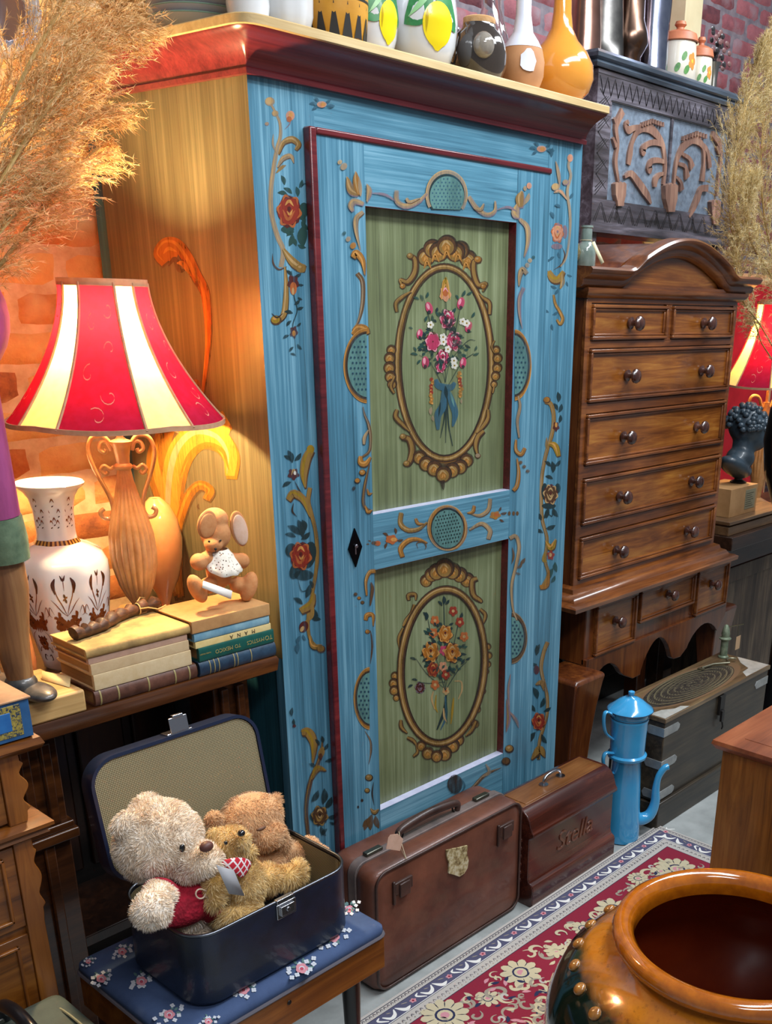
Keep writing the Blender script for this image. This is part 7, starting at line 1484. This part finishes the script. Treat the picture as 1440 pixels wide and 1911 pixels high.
# white pottery at the left end
M_wp = simple('white_pottery', '#c4c8cc', .2, c2='#d4d6d8', scale=5, coat=.6)
lz('white_vase', 'white fluted vase standing left of the ochre pot on the wardrobe', 'vase', (1.325, 1.640, ZW), [(.030, 0), (.036, .003), (.044, .03), (.046, .08), (.038, .13), (.030, .16), (.034, .20), (.031, .20), (.027, .16)], M_wp, rf=lambda a, t: 1+.03*cos(8*a))
lz('white_pitcher', 'plain white pitcher second from the left among the wardrobe pottery', 'pitcher', (1.243, 1.640, ZW), [(.026, 0), (.032, .003), (.036, .03), (.034, .08), (.028, .12), (.026, .16), (.032, .19), (.029, .19), (.023, .16)], M_wp)
bw = (1.262, 1.80, ZW)
for k, lb in enumerate(('lowest white dish of the stack at the left end of the wardrobe top', 'middle white dish of the stack at the left end of the wardrobe top', 'uppermost white dish of the stack at the left end of the wardrobe top')):
    bb_ = (bw[0], bw[1], bw[2]+.0125*k); T = Thing('dish', lb, 'dish', bb_, 'stacked white dishes')
    m = MB(); m.lathe([(.045, .0005), (.062, .004), (.088, .022), (.094, .026), (.092, .028), (.085, .0245), (.058, .0075), (.001, .0055)], 48, 0, Matrix.Translation(bb_), cap=False); T.part(m, 'dish_body', M_wp)
    m = MB(); m.tube([(bb_[0]+.0935*cos(2*pi*i/48), bb_[1]+.0935*sin(2*pi*i/48), bb_[2]+.027) for i in range(49)], .0012, 5, cap=False); T.part(m, 'green_rim_line', simple('green_line', '#7c9c88', .3))
# dark basket behind the grass
basket('dark_basket', 'dark brown woven basket at the back left of the wardrobe top near the grass', (1.28, 2.03, ZW), .062, .085, 24, 12)
# ---- metal jugs and jars on the carved chest
ZK = kz1+.047
def kc_(u, v): p = onZ(u, v, ZK); return (p.x, p.y, ZK)
M_pew = metalm('pewter', '#5c5a58', .32, '#6e6c68', 30); M_cop = metalm('copper_lustre', '#a87c6c', .22, '#c09484', 12); M_bro = metalm('dark_bronze', '#6c5448', .25, '#8a6c5c', 12); M_sil = metalm('blue_silver', '#9098b4', .2, '#b0b6cc', 20)
lz('copper_vase', 'pinkish copper metal vase behind the orange gourd vase neck', 'vase', (2.93, 2.20, ZK), [(.05, 0), (.055, .004), (.052, .06), (.045, .16), (.05, .26), (.047, .26)], M_cop)
tkd = lz('pewter_tankard', 'dark pewter tankard with side handle, first on the carved chest lid', 'tankard', (3.045, 2.215, ZK), [(.078, 0), (.080, .006), (.072, .014), (.070, .05), (.062, .16), (.060, .24), (.064, .25), (.060, .25)], M_pew)
m = MB(); q = crom([(2.985, 2.19, ZK+.20), (2.955, 2.175, ZK+.21), (2.93, 2.165, ZK+.16), (2.95, 2.17, ZK+.08), (2.978, 2.19, ZK+.055)], 5); m.tube(q, .008, 10); tkd.part(m, 'handle', M_pew, smooth=60)
lz('bronze_vase', 'dark bronze bulbous vase between the pewter tankard and the tall silver vase', 'vase', (3.19, 2.21, ZK), [(.04, 0), (.043, .004), (.040, .035), (.052, .055), (.062, .075), (.058, .105), (.046, .14), (.044, .24), (.050, .30), (.046, .30)], M_bro)
lz('silver_vase', 'tall straight bluish silver vase next to the fruit painted jars', 'vase', (3.315, 2.205, ZK), [(.058, 0), (.060, .005), (.057, .02), (.055, .14), (.060, .27), (.057, .27)], M_sil, seg=12)
def fruitjar(c, r, h, label):
    T = Thing('fruit_jar', label, 'jar', c, 'lidded fruit painted jars on the carved chest'); m = MB(); m.lathe([(r*.92, 0), (r*1.0, .004), (r*.99, h*.5), (r*.93, h*.92), (r*.90, h)], 40, 0, Matrix.Translation(c))
    def pt(a, z): rr = r*(1.0-.01*min(1, z*2)-.06*max(0, z-.5)*2)+.001; return (c[0]+rr*cos(radians(a)), c[1]+rr*sin(radians(a)), c[2]+z*h)
    def lf(a, z, da, dz, mi, ang=0):
        V = []
        for i in range(10):
            t = 2*pi*i/10; x, y = da*cos(t)*(1 if True else 1), dz*sin(t); ca, sa = cos(radians(ang)), sin(radians(ang)); V.append(pt(a+x*ca-y*60*sa, z+x*sa/60+y*ca))
        m.add(V, [tuple(range(10))], mi)
    for off in (0, 120, 240):
        for a, z, mi in ((-148, .35, 1), (-128, .62, 1), (-118, .30, 1)): lf(a+off, z, 10, .10, mi, 25)
        for i in range(5): b = 2*pi*i/5; lf(-98+off+9*cos(b), .52+.13*sin(b), 7, .09, 2)
        lf(-98+off, .52, 4, .05, 3)
    T.part(m, 'jar_body', [simple('jar_cream', '#d8cdb8', .3, c2='#e0d8c8', scale=8, coat=.5), simple('jar_leaf', '#3c7038', .4, c2='#5c9048', scale=60), simple('jar_orange', '#d88840', .4), simple('jar_yellow', '#e0c040', .4)], smooth=60, recalc=False)
    m = MB(); m.lathe([(r*.95, h), (r*1.02, h+.003), (r*.98, h+.012), (r*.9, h+.026), (r*.6, h+.034), (r*.22, h+.040), (r*.2, h+.046), (r*.32, h+.054), (r*.26, h+.064), (.0005, h+.066)], 36, 0, Matrix.Translation(c), cap=False); m.lathe([(r*.9, h+.0005), (.0005, h+.0005)], 20, 0, Matrix.Translation(c), cap=False); T.part(m, 'terracotta_lid', simple('jar_terracotta', '#b06444', .5, c2='#c0744e', scale=30)); return T
fruitjar((3.485, 2.205, ZK), .064, .125, 'larger lidded cream jar with orange flowers and terracotta lid'); fruitjar((3.615, 2.195, ZK), .046, .10, 'smaller lidded cream jar with terracotta lid, right of its larger pair')
cc = (3.70, 2.185, ZK); T = Thing('silver_posy_holder', 'small silver stand holding dark metal leaves at the right end of the carved chest', 'ornament', cc)
m = MB(); m.lathe([(.026, 0), (.027, .004), (.012, .012), (.013, .05), (.016, .085), (.024, .10), (.020, .10)], 24, 0, Matrix.Translation(cc)); T.part(m, 'stand', metalm('silver', '#a4a29c', .3))
m = MB(); rn = random.Random(8)
for i in range(46):
    a = rn.uniform(0, 2*pi); r = rn.uniform(.0, .075); z = rn.uniform(.08, .2); p = Vector((cc[0]+.02+r*cos(a), cc[1]+r*sin(a)*.5, cc[2]+z)); m.ell(tuple(p), (.014, .004, .009), i % 2, None, 8, 5)
    if i % 3 == 0: m.tube([(cc[0], cc[1], cc[2]+.09), tuple(p)], .0015, 5)
T.part(m, 'metal_leaves', [simple('dark_leaf', '#2a2628', .4, coat=.3), simple('rusty_leaf', '#6c4a48', .5)])
# ---- items on top of the walnut chest, left end
ZC = 1.59
c = (2.345, 1.80, ZC); lz('squat_pot', 'squat olive brown pot at the left end of the walnut chest top', 'pot', c, [(.030, 0), (.034, .003), (.046, .02), (.050, .035), (.044, .055), (.030, .064), (.026, .064), (.040, .05)], simple('olive_pot', '#4c4428', .35, c2='#6c6038', scale=20, coat=.4))
c = (2.415, 1.775, ZC); gb_ = Thing('glass_bottle', 'small pale green ribbed glass bottle with paper tag beside the squat pot', 'bottle', c)
m = MB(); m.lathe([(.026, 0), (.028, .004), (.028, .04), (.024, .052), (.016, .062), (.0155, .095), (.018, .097), (.018, .102), (.014, .102)], 24, 0, Matrix.Translation(c), rf=lambda a, t: 1+.03*cos(16*a)); gb_.part(m, 'bottle_body', simple('green_glass', '#6c7c74', .1, c2='#8a9890', scale=20, coat=1))
m = MB(); m.add([(c[0]-.03, c[1]-.04, c[2]+.058), (c[0]-.024, c[1]-.045, c[2]+.062), (c[0]+.004, c[1]-.06, c[2]+.012), (c[0]-.006, c[1]-.058, c[2]+.006)], [(0, 1, 2, 3)]); gb_.part(m, 'paper_tag', simple('tag_cream', '#d8d0a8', .8), solid=.0008)
m = MB(); m.tube([(c[0]+.0165*cos(2*pi*i/16), c[1]+.0165*sin(2*pi*i/16), c[2]+.066) for i in range(17)]+[(c[0]-.028, c[1]-.042, c[2]+.060)], .001, 5); gb_.part(m, 'string', MC['string'])
# ================================================================== RIGHT BACKGROUND
M_rt = wood('dark_table', '#1a100a', '#3a2418', '#563826', 'x', rough=.4, coat=.3)
rt = Thing('side_table', 'dark wooden table behind the walnut chest at the right edge', 'table', (3.75, 2.0, 0))
m = MB(); m.box(3.33, 4.60, 1.72, 2.10, .665, .715); rt.part(m, 'tabletop', M_rt, bevel=.003)
for x in (3.38, 4.50):
    for y in (1.78, 2.02): m = MB(); m.box(x, x+.05, y, y+.05, 0, .665); rt.part(m, 'leg', M_rt, bevel=.003)
m = MB(); m.box(3.36, 4.55, 1.77, 1.79, .58, .664); rt.part(m, 'apron', M_rt)
pl = Thing('stepped_plinth', 'stepped brown wood plinth on the side table carrying the small carton', 'plinth', (3.62, 1.9, .7155))
m = MB(); m.box(3.34, 3.82, 1.745, 2.05, .7155, .748); m.box(3.345, 3.80, 1.755, 2.04, .748, .755); m.box(3.335, 3.83, 1.74, 2.06, .755, .768); pl.part(m, 'plinth_body', wood('plinth_wood', '#4a3420', '#7a5a3a', '#9a7850', 'x', rough=.5), bevel=.002)
cbx = Thing('carton', 'small tan carton with a printed side under the dark bust', 'box', (3.50, 1.86, .7685))
m = MB(); m.box(3.405, 3.615, 1.785, 1.93, .7685, .872, 0); m.box(3.52, 3.60, 1.7842, 1.786, .785, .858, 1)
for i in range(7): m.box(3.525, 3.585-(i % 3)*.008, 1.7836, 1.785, .795+i*.008, .7975+i*.008, 2)
cbx.part(m, 'box_body', [simple('carton_tan', '#a87c4c', .7, c2='#b88c5c', scale=20), simple('carton_print', '#8c8468', .7), simple('carton_ink', '#54503c', .7)], bevel=.0006)
# bust seen from behind/side
bb = (3.57, 1.85, .8725); M_bust = simple('dark_bust', '#27323a', .45, c2='#3a4a56', scale=14, bump=.3, coat=.3)
bs = Thing('bust', 'dark blue grey classical bust with curly hair on the small carton', 'sculpture', bb)
def hair(p): return 1+.055*mnoise.noise(p*6)
E = [((3.60, 1.85, 1.085), (.068, .074, .074), None), ((3.62, 1.83, 1.045), (.052, .060, .058), None), ((3.59, 1.85, 1.01), (.042, .045, .06), None), ((3.57, 1.85, .965), (.056, .055, .045), None), ((3.535, 1.85, .935), (.085, .055, .030), Rz(28)), ((3.58, 1.85, .915), (.05, .045, .028), None)]
src = remesh_ells(E, .006); bs.part(src, 'head_and_chest', M_bust, smooth=180)
m = MB(); rn = random.Random(3)
for i in range(95):
    u, v = rn.uniform(0, 2*pi), rn.uniform(-.15, 1); s = math.sqrt(max(0, 1-v*v)); p = Vector((3.597+.068*s*cos(u), 1.853+.074*s*sin(u), 1.085+.075*v)); m.ell(tuple(p), (.013, .013, .011), 0, None, 8, 6)
bs.part(m, 'curly_hair', M_bust)
m = MB(); m.lathe([(.03, 0), (.032, .004), (.016, .012), (.014, .035)], 20, 0, Matrix.Translation((3.575, 1.85, .8725))); bs.part(m, 'stand', M_ebony)
# second lamp
l2 = (4.01, 1.985, .7155)
L2 = Thing('table_lamp', 'second lit red and cream lamp with gold scroll base at the right edge', 'lamp', l2)
m = MB(); m.lathe([(.06, 0), (.06, .01), (.02, .03), (.03, .10), (.045, .18), (.035, .26), (.018, .34), (.014, .42)], 40, 0, Matrix.Translation(l2), rf=flute); L2.part(m, 'ribbed_urn', M_gold, smooth=60)
for s_ in (-1, 1):
    a = radians(-32 if s_ > 0 else 148); m = MB(); q = crom([(l2[0]+cos(a)*x, l2[1]+sin(a)*x, l2[2]+z) for x, z in ((.02, .40), (.04, .44), (.075, .44), (.085, .38), (.06, .33), (.03, .35), (.035, .39), (.055, .39))], 5); m.tube(q, .007, 8); L2.part(m, 'scroll_handle', M_gold)
m = MB(); m.lathe([(.006, .42), (.006, .62)], 10, 0, Matrix.Translation(l2)); L2.part(m, 'stem', M_gold)
shade(L2, l2, .195, .488, .80, -115-22, .080, SHM, cw=30)
bulb(L2, l2, .68, 16.0, (1.0, .66, .30))
# red cloth backdrop
rbk = Thing('red_screen', 'red folding screen panels with cream border behind the bust and lamp', 'screen', (4.9, 2.42, 0))
M_redp = simple('red_panel_paint', '#a80c1c', .45, c2='#c01828', scale=8)
for i in range(3):
    m = MB(); x = 4.42+i*.36; T_ = Matrix.Translation((x, 2.42, 0)) @ Matrix.Rotation(radians(12 if i % 2 else -12), 4, 'Z'); m.box(0, .35, 0, .02, .05, 1.62, 0, T_); m.box(-.004, .016, -.003, .023, .03, 1.64, 1, T_); m.box(.334, .354, -.003, .023, .03, 1.64, 1, T_); m.box(0, .35, -.003, .023, 1.60, 1.64, 1, T_); rbk.part(m, 'screen_panel', [M_redp, simple('screen_cream', '#c8986c', .6)])
# yellow and red round plate above
ypl = (3.93, 2.50, 1.86); m = MB(); Tm = Matrix.Translation(ypl) @ Matrix.Rotation(radians(90), 4, 'X'); m.lathe([(.10, -.004), (.20, .012), (.215, .018), (.21, .022), (.19, .018), (.10, .004), (.001, .004)], 48, 0, Tm, cap=False)
m.add([tuple(Tm @ Vector((x, y, .0062+.01*max(0, (abs(x)+abs(y))-.12)))) for x, y in ((-.10, -.13), (-.07, -.13), (-.01, .0), (.02, .08), (-.02, .08), (-.05, .01), (-.09, -.06))], [tuple(range(7))], 1)
yp = Thing('wall_plate', 'yellow round wall plate with a red painted streak behind the right grass', 'plate', ypl); yp.part(m, 'plate_body', [simple('plate_yellow', '#d8b860', .4, c2='#e0c880', scale=6), simple('plate_red', '#b83020', .4)], recalc=False)
# open tin trunk / box lid below the table
ob = Thing('open_wooden_crate', 'weathered open wooden crate standing under the side table behind the trunk', 'crate', (3.7, 1.8, 0))
M_crate = wood('weathered_crate', '#2a2018', '#564638', '#7c6a54', 'z', rough=.6, coat=.05, bump=.3)
for nm, a in (('side_board', (3.455, 3.475, 1.82, 2.0)), ('side_board', (4.0, 4.02, 1.82, 2.0)), ('end_board', (3.475, 4.0, 1.98, 2.0))):
    m = MB(); m.box(*a, 0, .575); ob.part(m, nm, M_crate, bevel=.002)
m = MB(); m.box(3.475, 4.0, 1.805, 1.82, 0, .54, 0); m.box(3.455, 4.02, 1.798, 1.82, .50, .56, 0); m.box(3.452, 3.50, 1.80, 1.808, 0, .50, 0); ob.part(m, 'front_board', M_crate, bevel=.002)
m = MB(); m.box(3.476, 3.999, 1.822, 1.979, 0, .02); ob.part(m, 'bottom_board', M_crate)
# black rounded vase at the right border
bv = (3.80, 1.62, 0); m = MB()
bvz = .565
cxv = onY(1424, 820, 1.60); R_ = .145; bv = (cxv.x+.43*R_, 1.60-.9*R_, 0); zc = cxv.z
blk_t = Thing('black_vase', 'tall glossy black rounded floor vase cut by the right photo border', 'vase', bv)
m.lathe([(.08, 0), (.085, .01), (.05, .06), (.035, .30), (.035, zc-.36), (.06, zc-.30), (R_*.62, zc-.22), (R_*.9, zc-.11), (R_, zc), (R_*.93, zc+.10), (R_*.7, zc+.19), (.05, zc+.26), (.03, zc+.30), (.04, zc+.34), (.03, zc+.34)], 48, 0, Matrix.Translation(bv)); blk_t.part(m, 'vase_body', simple('black_gloss', '#0c0e10', .2, coat=.6), smooth=60)
# red stool seat beyond the trunk
rs = (3.28, 1.30, 0)
# framed round mirror at the top left
mf = onY(30, 14, 2.10); fr_ = Thing('oval_mirror', 'ornate silvery round framed mirror hanging on the brick wall at top left', 'mirror', (mf.x-.02, 2.125, mf.z))
TM = Matrix.Translation((mf.x-.02, 2.132, mf.z)) @ Matrix.Rotation(radians(90), 4, 'X')
m = MB(); m.lathe([(.052, .0), (.052, .012), (.058, .022), (.066, .026), (.074, .020), (.080, .006), (.080, 0)], 80, 0, TM, rf=lambda a, t: 1+.025*sin(26*a), cap=False); fr_.part(m, 'carved_frame', simple('silver_frame', '#7c7c84', .35, c2='#a4a4ac', scale=60, metal=.4, bump=.4), smooth=60)
m = MB(); m.lathe([(.054, .004), (.054, .007)], 60, 0, TM); fr_.part(m, 'mirror_glass', metalm('mirror_glass', '#c0b0b4', .08))
# ================================================================== PAMPAS GRASS
def plume(name, label, group, P, W, n, mat, seed, Lf=.05, fw=.0012, droop=(0, 0, -1), stem=None):
    """plume along polyline P: many slender side branches sweeping towards the tip, each set with fine short hairs"""
    rn = random.Random(seed); Q = crom(P, 10); k = len(Q); T = Thing(name, label, 'grass', tuple(Q[0]), group); V = []; F = []
    dn = Vector(droop); nb = max(60, n//52); hb = 56
    def rv(): return Vector((rn.uniform(-1, 1), rn.uniform(-1, 1), rn.uniform(-1, 1)))
    for i in range(nb):
        t = rn.random()**.85; f = t*(k-2); a = int(f); p = Q[a].lerp(Q[a+1], f-a); d = (Q[a+1]-Q[a]).normalized()
        ww = (W[0]+(W[1]-W[0])*sin(pi*min(1, t*.98+.04)**.9)); s = d.cross(rv()).normalized(); L = (.07+.09*sin(pi*t))*rn.uniform(.7, 1.25)*(1.25-.5*t)
        g = mnoise.noise_vector(p*9)*.25; pts = []
        for j in range(7):
            u = j/6; pts.append(p+d*(L*u)+s*(ww*1.15*(u**.8)*rn.uniform(.92, 1.08))+dn*(.030*u*u)+g*(L*u*u))
        for j in range(6):
            e = (pts[j+1]-pts[j]); wv = e.cross(rv()).normalized()*fw*.35; q = len(V); V += [tuple(pts[j]-wv), tuple(pts[j]+wv), tuple(pts[j+1]+wv), tuple(pts[j+1]-wv)]; F.append((q, q+1, q+2, q+3))
        for h in range(hb):
            u = rn.uniform(.05, 1)*5.99; j = int(u); c = pts[j].lerp(pts[j+1], u-j); e = (pts[j+1]-pts[j]).normalized()
            dr = (e*rn.uniform(.5, 1.3)+rv()*.75).normalized(); l = Lf*rn.uniform(.15, .42); wv = dr.cross(rv()).normalized()*fw*rn.uniform(.35, .8)
            q = len(V); V += [tuple(c-wv), tuple(c+wv), tuple(c+dr*l+dn*l*.1)]; F.append((q, q+1, q+2))
    m = MB(); m.add(V, F, 0); T.part(m, 'feathery_plume', mat, smooth=0, recalc=False)
    m = MB(); SP = ([Vector(q) for q in stem] if stem else [])+Q; m.tube(SP, .0028, 6); T.part(m, 'stem', simple('grass_stem', '#a8884c', .7)); return T
def grassm(name, a, b, c):
    t = NT(name); g = t.n('NewGeometry'); n = t.noise(t.map(), 9, 3, .5); f = t.math('ADD', t.math('MULTIPLY', g.outputs['Random Per Island'], .6), t.math('MULTIPLY', n, .4)); col = t.ramp(f, [(.25, a), (.5, b), (.78, c)])
    nt = t.t; nt.nodes.remove(t.b); d = nt.nodes.new('ShaderNodeBsdfDiffuse'); tl = nt.nodes.new('ShaderNodeBsdfTranslucent'); mx = nt.nodes.new('ShaderNodeMixShader'); mx.inputs[0].default_value = .5
    t.l(col, d.inputs[0]); t.l(col, tl.inputs[0]); t.l(d.outputs[0], mx.inputs[1]); t.l(tl.outputs[0], mx.inputs[2]); t.l(mx.outputs[0], t.out.inputs[0]); return t.mat
M_pam = grassm('pampas_beige', '#b88c54', '#e4bc80', '#f8e0b0'); M_pam2 = grassm('pampas_olive', '#a89058', '#d8c088', '#f0e4bc')
G1 = 'pampas plumes leaning in from the left'; PB = (.30, 1.66, .874)
pv = Thing('grass_vase', 'tall brown stoneware vase on the pedestal cabinet holding the left pampas grass', 'vase', PB)
m = MB(); m.lathe([(.05, 0), (.06, .01), (.075, .10), (.06, .22), (.035, .28), (.04, .30), (.036, .30), (.03, .27)], 32, 0, Matrix.Translation(PB), cap=False); pv.part(m, 'vase_body', simple('stoneware', '#5c4430', .4, coat=.3), smooth=60)
top_ = (PB[0], PB[1], PB[2]+.29)
LBL = ['broad dusky pampas plume, the highest at the left edge of the photo', 'long pampas plume reaching across the cornice, its tip by the wardrobe top', 'pampas plume whose tip ends below the red cornice corner', 'lowest glowing pampas plume just above the lamp shade', 'short pampas plume at the far left above the brick patch', 'dusky pampas plume behind the others, rising towards the mirror', 'wide brown pampas plume crossing the middle of the left bunch']
specs = [([(-90, 380), (0, 230), (60, 110), (115, 10), (150, -70)], 1.50, .060, 8500), ([(-50, 400), (40, 280), (120, 160), (195, 78), (262, 42)], 1.52, .046, 8500), ([(-40, 470), (50, 370), (105, 285), (152, 225), (186, 208)], 1.55, .032, 6000), ([(-50, 560), (30, 455), (85, 380), (140, 320), (190, 268)], 1.58, .021, 4600), ([(-110, 600), (-50, 500), (10, 420), (55, 370), (90, 340)], 1.50, .034, 5000), ([(-90, 320), (-40, 250), (10, 190), (45, 140), (70, 100)], 1.70, .045, 6000), ([(-80, 480), (-10, 360), (55, 250), (115, 165), (170, 100)], 1.46, .044, 7500)]
for i, (pp_, Y, w, n) in enumerate(specs):
    P = [onY(u, v, Y+.02*j) for j, (u, v) in enumerate(pp_)]
    plume('pampas_grass', LBL[i], G1, P, (.006, w), n, M_pam, 20+i, .042, .0010, stem=[top_, Vector(top_).lerp(P[0], .5)+Vector((0, 0, .05))])
G2 = 'pampas plumes at the right edge'
RVB = (4.36, 1.90, .716); rv = Thing('grass_vase', 'tall dark vase on the side table holding the right pampas grass', 'vase', RVB)
m = MB(); m.lathe([(.05, 0), (.06, .01), (.07, .12), (.05, .24), (.035, .30), (.03, .30)], 32, 0, Matrix.Translation(RVB), cap=True); rv.part(m, 'vase_body', MC['black_gloss'], smooth=60)
LB2 = ['inner right pampas plume brushing the carved chest edge', 'middle right pampas plume rising to the top corner', 'outer right pampas plume hanging beside the lamp shade', 'lower right pampas plume over the walnut cornice end']
specs = [([(1420, 640), (1385, 520), (1362, 400), (1375, 270), (1405, 150), (1432, 60)], 1.75, .055, 15000), ([(1470, 560), (1430, 430), (1420, 300), (1432, 160), (1450, 40)], 1.78, .075, 17000), ([(1490, 640), (1440, 520), (1400, 450), (1390, 380), (1400, 330)], 1.73, .06, 13000), ([(1470, 700), (1420, 610), (1385, 560), (1372, 500), (1378, 440)], 1.72, .04, 3600)]
for i, (pp_, Y, w, n) in enumerate(specs):
    P = [onY(u, v, Y) for j, (u, v) in enumerate(pp_)]
    plume('pampas_grass', LB2[i], G2, P, (.012, w), n, M_pam2, 40+i, .055, .0014, stem=[(RVB[0], RVB[1], RVB[2]+.29)])
